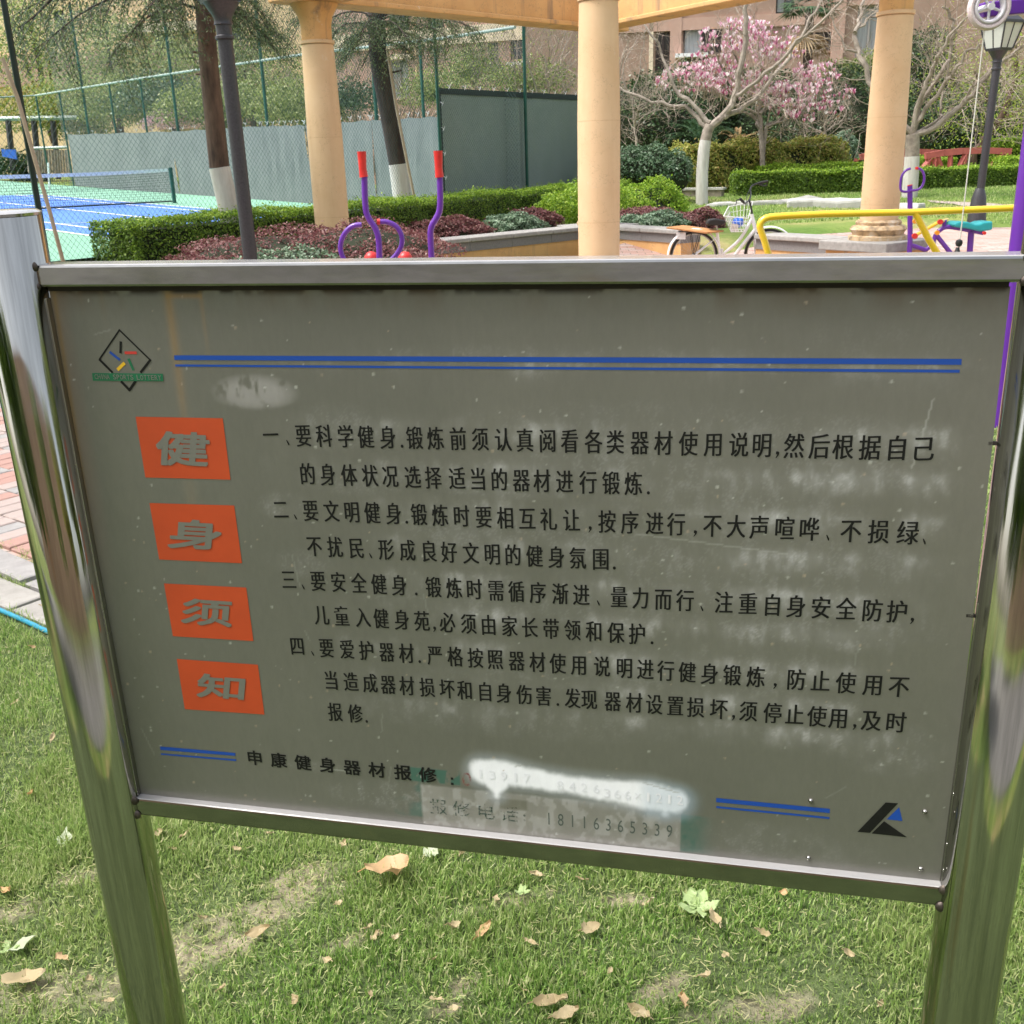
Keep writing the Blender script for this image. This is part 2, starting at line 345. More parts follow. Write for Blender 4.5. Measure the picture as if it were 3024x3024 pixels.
def steel(name, base, r0, r1, streak=(60, 60, 1.2), rust=0.0, metal=1.0, dark_tone=.25):
    m, t, b = nm(name); b.inputs['Metallic'].default_value = metal
    n = noise_node(t, 1, 5, .7, sc3=streak); n2 = noise_node(t, 5, 4, .7)
    r = ramp(t, n.outputs['Fac'], [(.36, tuple(x * (1 - dark_tone) for x in base)), (.7, base)])
    rr_ = ramp(t, n2.outputs['Fac'], [(.35, (r0,) * 3), (.7, (r1,) * 3)])
    col = r.outputs[0]
    if rust:
        n3 = noise_node(t, 1, 3, .6, sc3=tuple(x * .7 for x in streak))
        f = ramp(t, n3.outputs['Fac'], [(.62, (0, 0, 0)), (.74, (rust,) * 3)]); col = mixc(t, f.outputs[0], col, (.36, .22, .12))
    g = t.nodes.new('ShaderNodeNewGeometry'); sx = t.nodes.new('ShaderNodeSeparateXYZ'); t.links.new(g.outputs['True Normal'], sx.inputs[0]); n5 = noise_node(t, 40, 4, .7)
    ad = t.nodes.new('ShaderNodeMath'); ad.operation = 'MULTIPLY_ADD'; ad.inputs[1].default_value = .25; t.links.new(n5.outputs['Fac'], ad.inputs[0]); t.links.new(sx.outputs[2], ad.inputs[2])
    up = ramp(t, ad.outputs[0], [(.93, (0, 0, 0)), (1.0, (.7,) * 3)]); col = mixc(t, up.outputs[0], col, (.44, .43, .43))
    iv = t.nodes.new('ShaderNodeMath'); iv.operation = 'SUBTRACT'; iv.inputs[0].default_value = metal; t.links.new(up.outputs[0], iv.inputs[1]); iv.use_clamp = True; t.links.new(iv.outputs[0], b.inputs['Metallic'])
    t.links.new(col, b.inputs['Base Color']); t.links.new(rr_.outputs[0], b.inputs['Roughness'])
    nb = noise_node(t, 1, 3, .6, sc3=tuple(x * 2 for x in streak)); bump(t, nb.outputs['Fac'], .04, .002, b); return m
M['post'] = steel('polished_post_steel', (.52, .51, .47), .05, .16, (70, 70, 1.6), .5, dark_tone=.45)  # dark streaks carry pole reflections painted into the post's colour
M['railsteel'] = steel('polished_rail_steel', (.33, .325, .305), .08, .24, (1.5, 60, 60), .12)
M['strip'] = steel('thin_steel_strip', (.45, .44, .42), .2, .35, (90, 90, 2))
def panel_mat():
    m, t, b = nm('brushed_panel_steel')
    a = t.nodes.new('ShaderNodeAttribute'); a.attribute_name = 'pcol'; a2 = t.nodes.new('ShaderNodeAttribute'); a2.attribute_name = 'pmr'
    s = t.nodes.new('ShaderNodeSeparateColor'); t.links.new(a2.outputs['Color'], s.inputs[0])
    n = noise_node(t, 1, 6, .75, sc3=(120, 60, 45)); r = ramp(t, n.outputs['Fac'], [(.3, (.95,) * 3), (.7, (1.04,) * 3)])
    c = mixc(t, 1.0, a.outputs['Color'], r.outputs[0], 'MULTIPLY'); t.links.new(c, b.inputs['Base Color'])
    t.links.new(s.outputs[0], b.inputs['Metallic']); t.links.new(s.outputs[1], b.inputs['Roughness'])
    bump(t, n.outputs['Fac'], .05, .001, b); return m
M['panel'] = panel_mat()

# ================================================================== GROUND
def grid_sheet(name, xs, ys, zf, mat, kind='structure'):
    X, Y = np.meshgrid(xs, ys); Z = zf(X, Y); nx, ny = len(xs), len(ys)
    me = bpy.data.meshes.new(name); me.vertices.add(nx * ny)
    me.vertices.foreach_set('co', np.stack([X, Y, Z], -1).astype(np.float32).ravel())
    i = np.arange((nx - 1) * (ny - 1)); a = (i // (nx - 1)) * nx + i % (nx - 1)
    fv = np.stack([a, a + 1, a + nx + 1, a + nx], 1).astype(np.int32)
    me.loops.add(fv.size); me.loops.foreach_set('vertex_index', fv.ravel()); me.polygons.add(len(fv))
    me.polygons.foreach_set('loop_start', np.arange(0, fv.size, 4, dtype=np.int32)); me.polygons.foreach_set('loop_total', np.full(len(fv), 4, dtype=np.int32))
    me.polygons.foreach_set('use_smooth', np.ones(len(fv), dtype=bool)); me.materials.append(mat); me.update(); me.validate()
    o = bpy.data.objects.new(name, me); link(o); tag(o, kind=kind); return o
xs = np.concatenate([np.arange(-400, -40, 40), np.arange(-40, -6, .5), np.arange(-6, 6, .12), np.arange(6, 40.1, .5), np.arange(80, 440, 40)])
ys = np.concatenate([np.arange(-200, -20, 20), np.arange(-20, 9, .5), np.arange(9, 22, .12), np.arange(22, 60.1, .5), np.arange(80, 500, 40)])
grid_sheet('ground', xs, ys, gz, M['lawnfar'])
def bumpf(x, y): return .018 + .008 * np.sin(x * 3.1 + y * 1.7) + .006 * np.sin(x * 7.3 - y * 5.1 + 1)
lawn = grid_sheet('lawn', np.arange(-3.4, 5.01, .035), np.arange(-1.5, 7.01, .035), bumpf, M['soil'])

# ================================================================== THE NOTICE BOARD
rvec = Vector((0.01983062, -0.00187824, -0.22319534)); SM = Matrix.Rotation(rvec.length, 3, rvec.normalized())
SMn = np.array(SM); ST = np.array([-0.02276384, 1.22914154, 1.07993887])
def SP(u, v, y=0.0): return SMn @ np.array([u, y, v]) + ST
base = SP(0, -1.08); base[2] = .01
sign = thing('notice_board', 'stainless steel notice board on two round polished posts with black Chinese text', 'notice board', base, rot=SM)
R_ = .0456
for sx in (-1, 1):
    b = MB(); cx = .6205 * sx
    prof = [(R_, -1.09), (R_, .4745), (R_ - .0015, .4765)]
    n = 64; vs = []; 
    for r, z in prof:
        for k in range(n):
            a = 2 * PI * k / n; vs.append(SP(cx + r * math.cos(a), z, r * math.sin(a)))
    fs = [(i * n + k, i * n + (k + 1) % n, (i + 1) * n + (k + 1) % n, (i + 1) * n + k) for i in range(len(prof) - 1) for k in range(n)]
    b.add(vs, fs); p = b.build('post', M['post'], sign, smooth=True)
    c = MB(); vs = [SP(cx + r * math.cos(2 * PI * k / 40), z, r * math.sin(2 * PI * k / 40)) for r, z in ((R_ + .001, .474), (R_ + .0012, .4775), (R_ - .004, .4805), (.01, .4815)) for k in range(40)]
    fs = [(i * 40 + k, i * 40 + (k + 1) % 40, (i + 1) * 40 + (k + 1) % 40, (i + 1) * 40 + k) for i in range(3) for k in range(40)] + [tuple(range(120, 160))]
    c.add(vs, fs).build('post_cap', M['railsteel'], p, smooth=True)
def sbox(name, u0, u1, v0, v1, y0, y1, mat, parent=sign, bevel=.0015):
    b = MB(); vs = [SP(u, v, y) for u in (u0, u1) for v in (v0, v1) for y in (y0, y1)]
    b.add(vs, [(0, 1, 3, 2), (4, 6, 7, 5), (0, 4, 5, 1), (2, 3, 7, 6), (0, 2, 6, 4), (1, 5, 7, 3)])
    return b.build(name, mat, parent, bevel=bevel)
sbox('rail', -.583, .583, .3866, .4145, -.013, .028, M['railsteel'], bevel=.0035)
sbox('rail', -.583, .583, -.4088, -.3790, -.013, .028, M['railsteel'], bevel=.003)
sbox('edge_strip', -.5762, -.5735, -.3788, .372, -.0085, .012, M['strip'], bevel=.0006)
sbox('edge_strip', .5752, .5775, -.3788, .02, -.0085, .012, M['strip'], bevel=.0006)
sbox('joint_gap', -.5733, .566, .3805, .3866, -.002, .004, M['dark_tone'], bevel=0)

# the sheet: a fine grid that carries stains, dust, rust and sprayed paint as its own colour
U = np.linspace(-.5733, .5750, 575); V = np.linspace(-.3789, .3812, 381)
UU, VV = np.meshgrid(U, V); UU = np.where(UU > .5, UU - np.clip((UU - .5) / .075, 0, 1) * .007 * np.clip((VV + .1) / .48, 0, 1), UU)
def vnoise(scx, scy, seed, octs=4):
    g = np.random.default_rng(seed); out = np.zeros_like(UU); amp = 1; tot = 0
    for o in range(octs):
        nx = int(1.15 * scx * 2 ** o) + 4; ny = int(.77 * scy * 2 ** o) + 4; T = g.random((ny, nx))
        fx = (UU + .58) * scx * 2 ** o; fy = (VV + .385) * scy * 2 ** o
        ix = np.clip(fx.astype(int), 0, nx - 2); iy = np.clip(fy.astype(int), 0, ny - 2); tx = fx - ix; ty = fy - iy
        tx = tx * tx * (3 - 2 * tx); ty = ty * ty * (3 - 2 * ty)
        out += amp * (T[iy, ix] * (1 - tx) * (1 - ty) + T[iy, ix + 1] * tx * (1 - ty) + T[iy + 1, ix] * (1 - tx) * ty + T[iy + 1, ix + 1] * tx * ty)
        tot += amp; amp *= .6
    return out / tot
col = np.ones(UU.shape + (3,)) * np.array([.232, .225, .200]); met = np.full(UU.shape, .62); rgh = np.full(UU.shape, .42)
def lay(mask, c, m_=None, r_=None):
    global col, met, rgh
    k = np.clip(mask, 0, 1)[..., None]; col = col * (1 - k) + np.array(c) * k
    if m_ is not None: met = met * (1 - k[..., 0]) + m_ * k[..., 0]
    if r_ is not None: rgh = rgh * (1 - k[..., 0]) + r_ * k[..., 0]
n1 = vnoise(8, 8, 1); n2 = vnoise(30, 30, 2); n3 = vnoise(90, 60, 3, 3); n4 = vnoise(120, 25, 4, 3); n5 = vnoise(3, 3, 5)
lay((n1 - .5) * 1.6, (.198, .193, .170))
lay(sstep(.55, .75, n1) * .3, (.245, .24, .215))
lay(sstep(.3, .8, vnoise(5, 2.5, 31)) * .35, (.185, .182, .162)); lay(np.clip((VV - .18) / .2, 0, 1) * .25, (.162, .16, .145))
def ell(u, v, ru, rv): return np.clip(1.3 - ((UU - u) / ru) ** 2 - ((VV - v) / rv) ** 2, 0, 1)
# chalky water marks, most of them hanging under and over the lines of text at the middle and right
dust = (.30, .30, .285)
z = np.zeros_like(UU)
for (u, v, ru, rv, s) in [(.02, .135, .10, .012, .9), (.12, .165, .12, .03, .8), (.20, .17, .09, .06, .7), (.32, .11, .12, .05, .7), (.28, .04, .2, .04, .7), (.4, .19, .12, .05, .8),
        (.45, .05, .08, .06, .6), (.36, -.0, .16, .03, .7), (.13, .07, .12, .03, .7), (-.02, .07, .12, .04, .7), (.10, -.02, .2, .03, .6), (.44, -.02, .1, .03, .8), (.3, -.09, .2, .03, .6),
        (.1, -.13, .2, .02, .5), (-.2, .21, .06, .03, .7), (-.18, .14, .08, .02, .7), (-.28, .10, .04, .02, .8), (-.27, .02, .05, .02, .6), (-.1, -.02, .1, .02, .5), (.22, -.12, .2, .04, .5), (.5, -.19, .06, .04, .7),
        (.0, -.19, .25, .03, .5), (-.15, -.335, .12, .025, 1.1), (-.28, -.30, .06, .01, .6), (.33, -.345, .06, .03, .8), (.40, -.35, .10, .03, .5), (.1, .30, .3, .016, .55), (.3, .295, .25, .01, .6), (.45, .32, .1, .03, .25), (.2, .22, .25, .03, .5)]:
    z = np.maximum(z, ell(u, v, ru, rv) * s)
fine = sstep(.44, .68, n3 * .45 + n4 * .35 + n2 * .2); grain = np.random.default_rng(3).random(UU.shape); grain = sstep(.35, .95, grain * .45 + n3 * .55)
lay(z * (.10 + .22 * fine) * (.5 + .9 * n2), dust, .25, .55)
band = np.zeros_like(UU); nb = vnoise(11, 4, 41); nc = vnoise(22, 9, 42)
for v0 in (.1992, .1478, .0977, .0475, -.0028, -.053, -.1028, -.1528, -.193, .2800):
    c = VV - (v0 + .006 * UU); amp = np.clip((UU + .32) / .25, .0, 1) * (1 if v0 < .25 else .55) * (1 - sstep(.50, .56, UU))
    band = np.maximum(band, np.where(c > .013, np.exp(-((c - .013) / .010) ** 2), np.exp(-((c - .013) / .016) ** 2)) * sstep(.42, .66, nb * .6 + nc * .4) * amp)
lay(band * (.35 + .8 * fine) * .72, (.38, .38, .36), .1, .62)
lay(np.maximum(z * .6, band) * sstep(.45, .7, grain) * .35, (.46, .46, .44), .1, .65)
lay(ell(-.305, .253, .055, .022) * sstep(.38, .5, n3 * .6 + n2 * .4) * .95, (.30, .29, .27), .2, .6)
lay(ell(-.31, .243, .05, .01) * .5, (.28, .27, .25), .2, .6)
# grime under the top rail, rust runs down the left
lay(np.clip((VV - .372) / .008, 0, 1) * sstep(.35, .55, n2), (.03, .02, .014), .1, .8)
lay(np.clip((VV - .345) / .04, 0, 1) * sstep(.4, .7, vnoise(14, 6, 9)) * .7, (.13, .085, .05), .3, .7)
lay(np.clip((-.545 - UU) / .02, 0, 1) * np.clip((VV - .02) / .2 + .4, 0, 1) * .45, (.24, .17, .11), .3, .7)
for (u, w_, v0, s, kx) in [(-.4065, .0065, .17, .75, -.012), (-.362, .003, .28, .6, -.006), (-.567, .0035, -.05, .9, -.03), (-.5, .004, .33, .35, 0), (-.53, .003, .34, .3, 0)]:
    c = u + kx * (.38 - VV); run = np.exp(-((UU - c) / w_) ** 2) * sstep(v0 - .02, v0 + .1, VV) * (.6 + .6 * vnoise(30, 8, int(abs(u) * 1e4)))
    lay(run * s, (.24, .16, .07), .2, .6)
lay(np.exp(-((VV - .3735 + .0) / .003) ** 2) * ((UU > -.41) & (UU < -.36)) * .6, (.3, .18, .06), .2, .7)
lay(np.exp(-((UU + .415) / .01) ** 2) * sstep(-.06, .1, VV) * (1 - sstep(.1, .2, VV)) * .3, (.26, .20, .12), .3, .6)
# remains of the old green sticker and the paler strip left by tape
def rect(u0, u1, v0, v1, e=.0015): return sstep(u0 - e, u0 + e, UU) * (1 - sstep(u1 - e, u1 + e, UU)) * sstep(v0 - e, v0 + e, VV) * (1 - sstep(v1 - e, v1 + e, VV))
gr = (.03, .12, .085)
lay(rect(.2418, .30, -.377, -.317) * (1 - sstep(.245, .297, UU)) * (.55 + .9 * (n3 - .4)) * 1.1, gr, .1, .5)
lay(rect(-.1375, -.064, -.3065, -.2835) * sstep(.34, .5, n3) * .85, gr, .1, .5)
lay(rect(-.165, -.123, -.366, -.306) * sstep(.42, .62, n2) * .6, gr, .1, .6)
lay(rect(-.1228, .2418, -.377, -.3110) * (.62 + .5 * (n2 - .5)), (.33, .315, .285), .2, .55)
lay(rect(-.1228, .2418, -.377, -.3110) * sstep(.5, .6, n3) * .5, (.40, .395, .37), .1, .6)
lay(rect(-.0084, .0306, -.3372, -.3208) * .8, (.17, .165, .125), .3, .5)
# white spray paint over the number
cl = [(-.030, -.2800, .018), (.0, -.2785, .017), (.05, -.2840, .0125), (.10, -.2880, .0125), (.15, -.2905, .015), (.20, -.2935, .0205), (.232, -.2970, .0165)]
sd = np.full(UU.shape, 9.)
for (a0, b0, c0), (a1, b1, c1) in zip(cl, cl[1:]):
    dx, dy = a1 - a0, b1 - b0; tt = np.clip(((UU - a0) * dx + (VV - b0) * dy) / (dx * dx + dy * dy), 0, 1)
    sd = np.minimum(sd, np.hypot(UU - a0 - tt * dx, VV - b0 - tt * dy) - (c0 + (c1 - c0) * tt))
for (a0, b0, w_) in [(-.0125, -.3165, .022), (.2205, -.3180, .024)]:
    hgt = (VV - b0) / .026; sd = np.where((hgt > 0) & (hgt < 1), np.minimum(sd, (np.abs(UU - a0) - w_ * hgt)), sd)
    sd = np.minimum(sd, np.hypot(UU - a0, VV - b0) - .0022)
sp = 1 - sstep(-.004, .007, sd + (n3 - .5) * .006); spm = (1 - sstep(-.002, .022, sd)) * .45
lay(spm, (.46, .51, .57), 0, .5); lay(sp, (.86, .87, .89), 0, .45)
lay(rect(.19, .31, -.33, -.27, .012) * (1 - sstep(.0, .03, sd)) * .3, (.16, .3, .4), 0, .5)
sg = np.random.default_rng(11)
for _ in range(420):                                          # chips and flecks
    a, b_, r_ = sg.uniform(-.57, .57), sg.uniform(-.375, .375), sg.uniform(.0003, .0013)
    i0, j0 = int((b_ + .3789) / .002), int((a + .5733) / .002); sl_ = (slice(max(i0 - 2, 0), i0 + 3), slice(max(j0 - 2, 0), j0 + 3))
    k = np.clip(1.6 - np.hypot(UU[sl_] - a, VV[sl_] - b_) / r_ * .8, 0, .8)[..., None]; col[sl_] = col[sl_] * (1 - k) + np.array(random.choice([(.55, .55, .52), (.46, .38, .3), (.5, .5, .47)])) * k
for _ in range(18):                                           # scratches
    a, b_ = sg.uniform(-.55, .55), sg.uniform(-.36, .34); an = sg.choice([PI / 2, 0, sg.uniform(0, PI)]) + sg.normal(0, .25); L_ = sg.uniform(.006, .05)
    for s in np.arange(0, L_, .0009):
        i, j = int((b_ + s * math.sin(an) + .3789) / .002), int((a + s * math.cos(an) + .5733) / .002)
        if 0 <= i < 381 and 0 <= j < 575: col[i, j] = col[i, j] * .7 + np.array([.32, .32, .3]) * .3
for (u0, v0, u1, v1) in [(.18, .085, .36, .068), (.505, .26, .49, .18), (-.27, -.30, -.23, -.301)]:
    for s in np.linspace(0, 1, 200):
        i, j = int((v0 + s * (v1 - v0) + .3789) / .002), int((u0 + s * (u1 - u0) + .5733) / .002); col[i, j] = col[i, j] * .7 + np.array([.4, .4, .38]) * .3
for (u, v) in [(.4075, -.2758), (.5467, -.2757), (.4101, -.3652), (.5502, -.3633)]:
    lay(np.exp(-(np.hypot(UU - u, VV - v) / .006) ** 2) * .5, (.15, .13, .1), .3, .6)
pts = np.stack([UU.ravel(), np.zeros(UU.size), VV.ravel()], 1) @ SMn.T + ST
nx, ny = 575, 381; me = bpy.data.meshes.new('sheet'); me.vertices.add(nx * ny); me.vertices.foreach_set('co', pts.astype(np.float32).ravel())
i = np.arange((nx - 1) * (ny - 1)); a = (i // (nx - 1)) * nx + i % (nx - 1); fv = np.stack([a, a + 1, a + nx + 1, a + nx], 1).astype(np.int32)
me.loops.add(fv.size); me.loops.foreach_set('vertex_index', fv.ravel()); me.polygons.add(len(fv)); me.polygons.foreach_set('loop_start', np.arange(0, fv.size, 4, dtype=np.int32))
me.polygons.foreach_set('loop_total', np.full(len(fv), 4, dtype=np.int32)); me.materials.append(M['panel']); me.update()
ca = me.attributes.new('pcol', 'FLOAT_COLOR', 'POINT'); ca.data.foreach_set('color', np.concatenate([np.clip(col, 0, 1), np.ones(UU.shape + (1,))], -1).astype(np.float32).ravel())
cb = me.attributes.new('pmr', 'FLOAT_COLOR', 'POINT'); cb.data.foreach_set('color', np.stack([met, rgh, met * 0, met * 0 + 1], -1).astype(np.float32).ravel())
sheet = bpy.data.objects.new('sheet', me); link(sheet); fix(sheet, sign)
sbox('backing_sheet', -.5733, .5655, -.3789, .3812, .0015, .004, M['strip'], bevel=0)

# ---- lettering
_gc = {}
def glyph(ch, offset=0.0):
    k = (ch, offset)
    if k in _gc: return _gc[k]
    cu = bpy.data.curves.new('t', 'FONT'); cu.body = ch; cu.size = 1; cu.resolution_u = 3; cu.offset = offset; cu.fill_mode = 'FRONT'
    o = bpy.data.objects.new('t', cu); sc.collection.objects.link(o); dg = bpy.context.evaluated_depsgraph_get()
    me = o.evaluated_get(dg).to_mesh(); v = np.array([tuple(x.co)[:2] for x in me.vertices]).reshape(-1, 2); f = [tuple(p.vertices) for p in me.polygons]
    o.evaluated_get(dg).to_mesh_clear(); bpy.data.objects.remove(o); bpy.data.curves.remove(cu); _gc[k] = (v, f); return _gc[k]
def put(b, ch, u, v, sw, sh, offset=0, shear=0, ital=0, bbox=False, fit=None, y=-.0005):
    """offset > 0 thickens the strokes by that share of the letter's height"""
    if offset > 0:
        h = (fit[1] if fit else sh) * offset; k = 1 if offset < .018 else 2 if offset < .026 else 3
        S = [(a, c) for a in np.linspace(-1, 1, k + 1) for c in (np.linspace(-1, 1, k + 1) if k > 1 else (0,))]
        for i, (a, c) in enumerate(S): put(b, ch, u + a * h, v + c * h * .7, sw, sh, 0, shear, ital, bbox, fit, y - i * .00002)
        return
    g, f = glyph(ch, 0.0)
    if len(g) == 0: return
    lo, hi = g.min(0), g.max(0)
    if fit: g = (g - (lo + hi) / 2) / (hi - lo) * np.array(fit)
    elif bbox: g = (g - (lo + hi) / 2) * [sw, sh]
    else: g = (g - [.5 if ord(ch) > 255 else (lo[0] + hi[0]) / 2, .38]) * [sw, sh]
    x = g[:, 0] + ital * g[:, 1]; z_ = g[:, 1] + shear * g[:, 0]
    b.add([SP(u + a, v + c, y) for a, c in zip(x, z_)], f)
def dot(b, u, v, r, y=-.0005):
    b.add([SP(u + r * math.cos(t * PI / 5), v + r * 1.15 * math.sin(t * PI / 5), y) for t in range(10)], [tuple(range(10))])
def comma(b, u, v, s=1, y=-.0005):
    P = [(-.0016, .003), (.0008, .0032), (.0022, .0016), (.0016, -.0012), (-.001, -.0048), (-.0022, -.0052), (-.0003, -.001), (-.0018, .0)]
    b.add([SP(u + a * s, v + c * s, y) for a, c in P], [tuple(range(8))])
def dun(b, u, v, y=-.0005):
    P = [(-.0022, .0040), (-.0010, .0036), (.0014, -.0006), (.0016, -.0030), (.0004, -.0034), (-.0012, .0002)]
    b.add([SP(u + a, v + c, y) for a, c in P], [tuple(range(6))])
ROWS = [('一、要科学健身.锻炼前须认真阅看各类器材使用说明,然后根据自己', .1992, [-290, -267, -245, -217, -188, -161, -132, -114, -97, -70, -41, -13, 16, 43, 71, 98, 127, 153, 182, 210, 239, 268, 297, 323, 341, 359, 387, 413, 442, 471, 499]),
 ('的身体状况选择适当的器材进行锻炼.', .1478, [-245, -217, -188, -160, -133, -103, -76, -45, -18, 9, 37, 63, 91, 120, 148, 175, 193]),
 ('二、要文明健身.锻炼时要相互礼让,按序进行,不大声喧哗、不损绿、', .0977, [-288, -268, -246, -217, -189, -161, -132, -115, -98, -70, -42, -13, 15, 43, 70, 99, 122, 143, 171, 201, 227, 250, 270, 298, 325, 354, 382, 404, 429, 460, 492, 511]),
 ('不扰民、形成良好文明的健身氛围.', .0475, [-246, -217, -187, -168, -146, -117, -88, -61, -32, -4, 23, 51, 79, 106, 135, 152]),
 ('三、要安全健身.锻炼时需循序渐进、量力而行、注重自身安全防护,', -.0028, [-288, -268, -246, -217, -188, -160, -132, -109, -85, -57, -30, -1, 26, 54, 83, 110, 132, 158, 185, 213, 240, 261, 287, 316, 345, 373, 402, 431, 461, 489, 507]),
 ('儿童入健身苑,必须由家长带领和保护.', -.0530, [-246, -217, -187, -161, -132, -104, -87, -69, -40, -13, 15, 42, 70, 98, 126, 154, 181, 200]),
 ('四、要爱护器材.严格按照器材使用说明进行健身锻炼,防止使用不', -.1028, [-287, -265, -244, -214, -186, -157, -129, -111, -89, -61, -33, -6, 23, 51, 78, 106, 136, 165, 192, 218, 245, 273, 301, 330, 354, 379, 408, 438, 470, 500]),
 ('当造成器材损坏和自身伤害.发现器材设置损坏,须停止使用,及时', -.1528, [-242, -213, -185, -159, -132, -103, -75, -50, -22, 4, 32, 58, 77, 97, 119, 150, 178, 204, 231, 257, 286, 305, 323, 353, 380, 407, 433, 453, 472, 501]),
 ('报修.', -.2030, [-241, -211, -195])]
for txt, v0, us in ROWS:
    b = MB()
    for ch, u in zip(txt, us):
        u /= 1000; v = v0 + .0062 * u; k = 1 + .12 * max(0, (u - .2) / .3)
        if ch == '.': dot(b, u, v - .0112, .0019)
        elif ch == ',': comma(b, u, v - .0102)
        elif ch == '、': dun(b, u, v - .0102)
        else: put(b, ch, u, v, .0222 * k, .0318, offset=.0155, shear=.055)
    b.build('text_line', M['blackink'], sign)
b = MB()
for ch, u in zip('申康健身器材报修', (-.3745, -.3368, -.2992, -.2614, -.2240, -.1865, -.1480, -.1112)): put(b, ch, u, -.2938, .0262, .0262, offset=.022)
for dv in (-.296, -.3045): b.add([SP(-.0758 + a, dv + c, -.0005) for a, c in ((-.0018, -.0018), (.0018, -.0018), (.0018, .0018), (-.0018, .0018))], [(0, 1, 2, 3)])
b.build('text_line', M['blackink'], sign)
def inkfade(name, c):
    m, t, bs = nm(name); bs.inputs['Base Color'].default_value = (*c, 1); bs.inputs['Roughness'].default_value = .5
    n = noise_node(t, 130, 4, .7); r = ramp(t, n.outputs['Fac'], [(.42, (0, 0, 0)), (.60, (.62,) * 3)]); t.links.new(r.outputs[0], bs.inputs['Alpha']); return m
b = MB(); put(b, '0', -.0545, -.2945, 0, 0, fit=(.013, .022)); b.build('half_covered_digit', inkfade('faded_red', (.35, .05, .04)), sign)
M['faded'] = inkfade('faded_print', (.06, .10, .08))
b = MB()
for ch, u in zip('报修电话', (-.0985, -.0649, -.0294, .0051)): put(b, ch, u, -.3452, .0275, .0275, offset=.002, y=-.0004)
for dv in (-.345, -.353): dot(b, .0262, dv, .0016, y=-.0004)
b.build('faded_text_line', M['faded'], sign)
m_, t_, b_ = nm('faded_digits'); b_.inputs['Base Color'].default_value = (.055, .09, .075, 1); b_.inputs['Alpha'].default_value = .6; M['faded2'] = m_
b = MB()
for i_, ch in enumerate('18116365339'): put(b, ch, .061 + i_ * .0166, -.3448, .018, .0285, y=-.0004)
b.build('faded_digit_line', M['faded2'], sign)
b = MB()
for txt, u0, v0, du in (('13917', -.034, -.2835, .0165), ('8426', .078, -.2895, .0165), ('366x1212', .142, -.2945, .0140)):
    for i_, ch in enumerate(txt): put(b, ch, u0 + i_ * du, v0, 0, 0, fit=(.0035 if ch == '1' else .0085, .014 if ch != 'x' else .009), offset=-.02, y=-.0004)
b.build('painted_over_text', M['relief'], sign)
def poly(name, P, mat, y=-.0004, parent=sign): 
    b = MB(); b.add([SP(u, v, y) for u, v in P][::-1], [tuple(range(len(P)))]); return b.build(name, mat, parent)
boxes = [[(-.4788, .2170), (-.3540, .2177), (-.3544, .1345), (-.4788, .1331)], [(-.4789, .0967), (-.3541, .0984), (-.3538, .0153), (-.4778, .0141)],
         [(-.4765, -.0220), (-.3523, -.0206), (-.3520, -.1020), (-.4758, -.1036)], [(-.4755, -.1397), (-.3500, -.1389), (-.3500, -.2190), (-.4755, -.2218)]]
gl = [('健', -.4548, -.3804, .1962, .1537), ('身', -.4562, -.3796, .0736, .0345), ('须', -.4546, -.3790, -.0442, -.0808), ('知', -.4481, -.3761, -.1616, -.1970)]
for P, (ch, u0, u1, v1, v0) in zip(boxes, gl):
    o = poly('orange_block', P, M['orangeink']); b = MB(); put(b, ch, (u0 + u1) / 2, (v0 + v1) / 2, 0, 0, offset=.042, ital=.22, fit=(u1 - u0 - .001, v1 - v0 + .002), y=-.0008)
    b.build('large_character', M['greyink'], o)
for P in ([(-.4100, .2990), (.5284, .3040), (.5287, .2976), (-.4105, .2931)], [(-.4104, .2873), (.5277, .2922), (.5277, .2889), (-.4106, .2846)],
          [(-.5266, -.2901), (-.4047, -.2886), (-.4050, -.2936), (-.5269, -.2962)], [(-.5271, -.3020), (-.4044, -.2994), (-.4048, -.3024), (-.5274, -.3047)],
          [(.2874, -.2854), (.4318, -.2851), (.4322, -.2917), (.2876, -.2919)], [(.2879, -.2980), (.4321, -.2978), (.4323, -.3008), (.2880, -.3011)]):
    poly('blue_stripe', P, M['blueink'])
def bar(name, p, q, w_, mat, parent=sign, y=-.0004):
    p, q = np.array(p), np.array(q); d_ = unit(q - p); n_ = np.array([-d_[1], d_[0]]) * w_ / 2; return poly(name, [p + n_, q + n_, q - n_, p - n_], mat, y, parent)
top, rt, bt, lf = (-.4819, .3309), (-.4447, .2926), (-.4813, .2526), (-.5177, .2926)
lot = MB(); 
for p, q, w_ in ((top, rt, .0022), (lf, top, .0022), (rt, (-.4607, .2767), .0032), (lf, (-.5024, .2761), .0032), (bt, (-.4709, .2643), .0036), ((-.4914, .2640), bt, .0036)):
    p, q = np.array(p), np.array(q); d_ = unit(q - p); n_ = np.array([-d_[1], d_[0]]) * w_ / 2; q = q + d_ * .0012; p = p - d_ * .0005; lot.add([SP(*x, -.0004 - .00002 * len(lot.f)) for x in (p - n_, q - n_, q + n_, p + n_)], [(0, 1, 2, 3)])
emb = lot.build('lottery_emblem', M['blackink'], sign)
for p, q, w_, c_ in (((-.4825, .3163), (-.4858, .3009), .0034, 'blackink'), ((-.4796, .3016), (-.4625, .3018), .0036, 'redink'), ((-.5011, .3026), (-.4881, .2922), .0034, 'blueink'),
                     ((-.4755, .2941), (-.4710, .2789), .0034, 'greenink'), ((-.4940, .2792), (-.4820, .2885), .0042, 'yellowink')): bar('emblem_bar', p, q, w_, M[c_], emb)
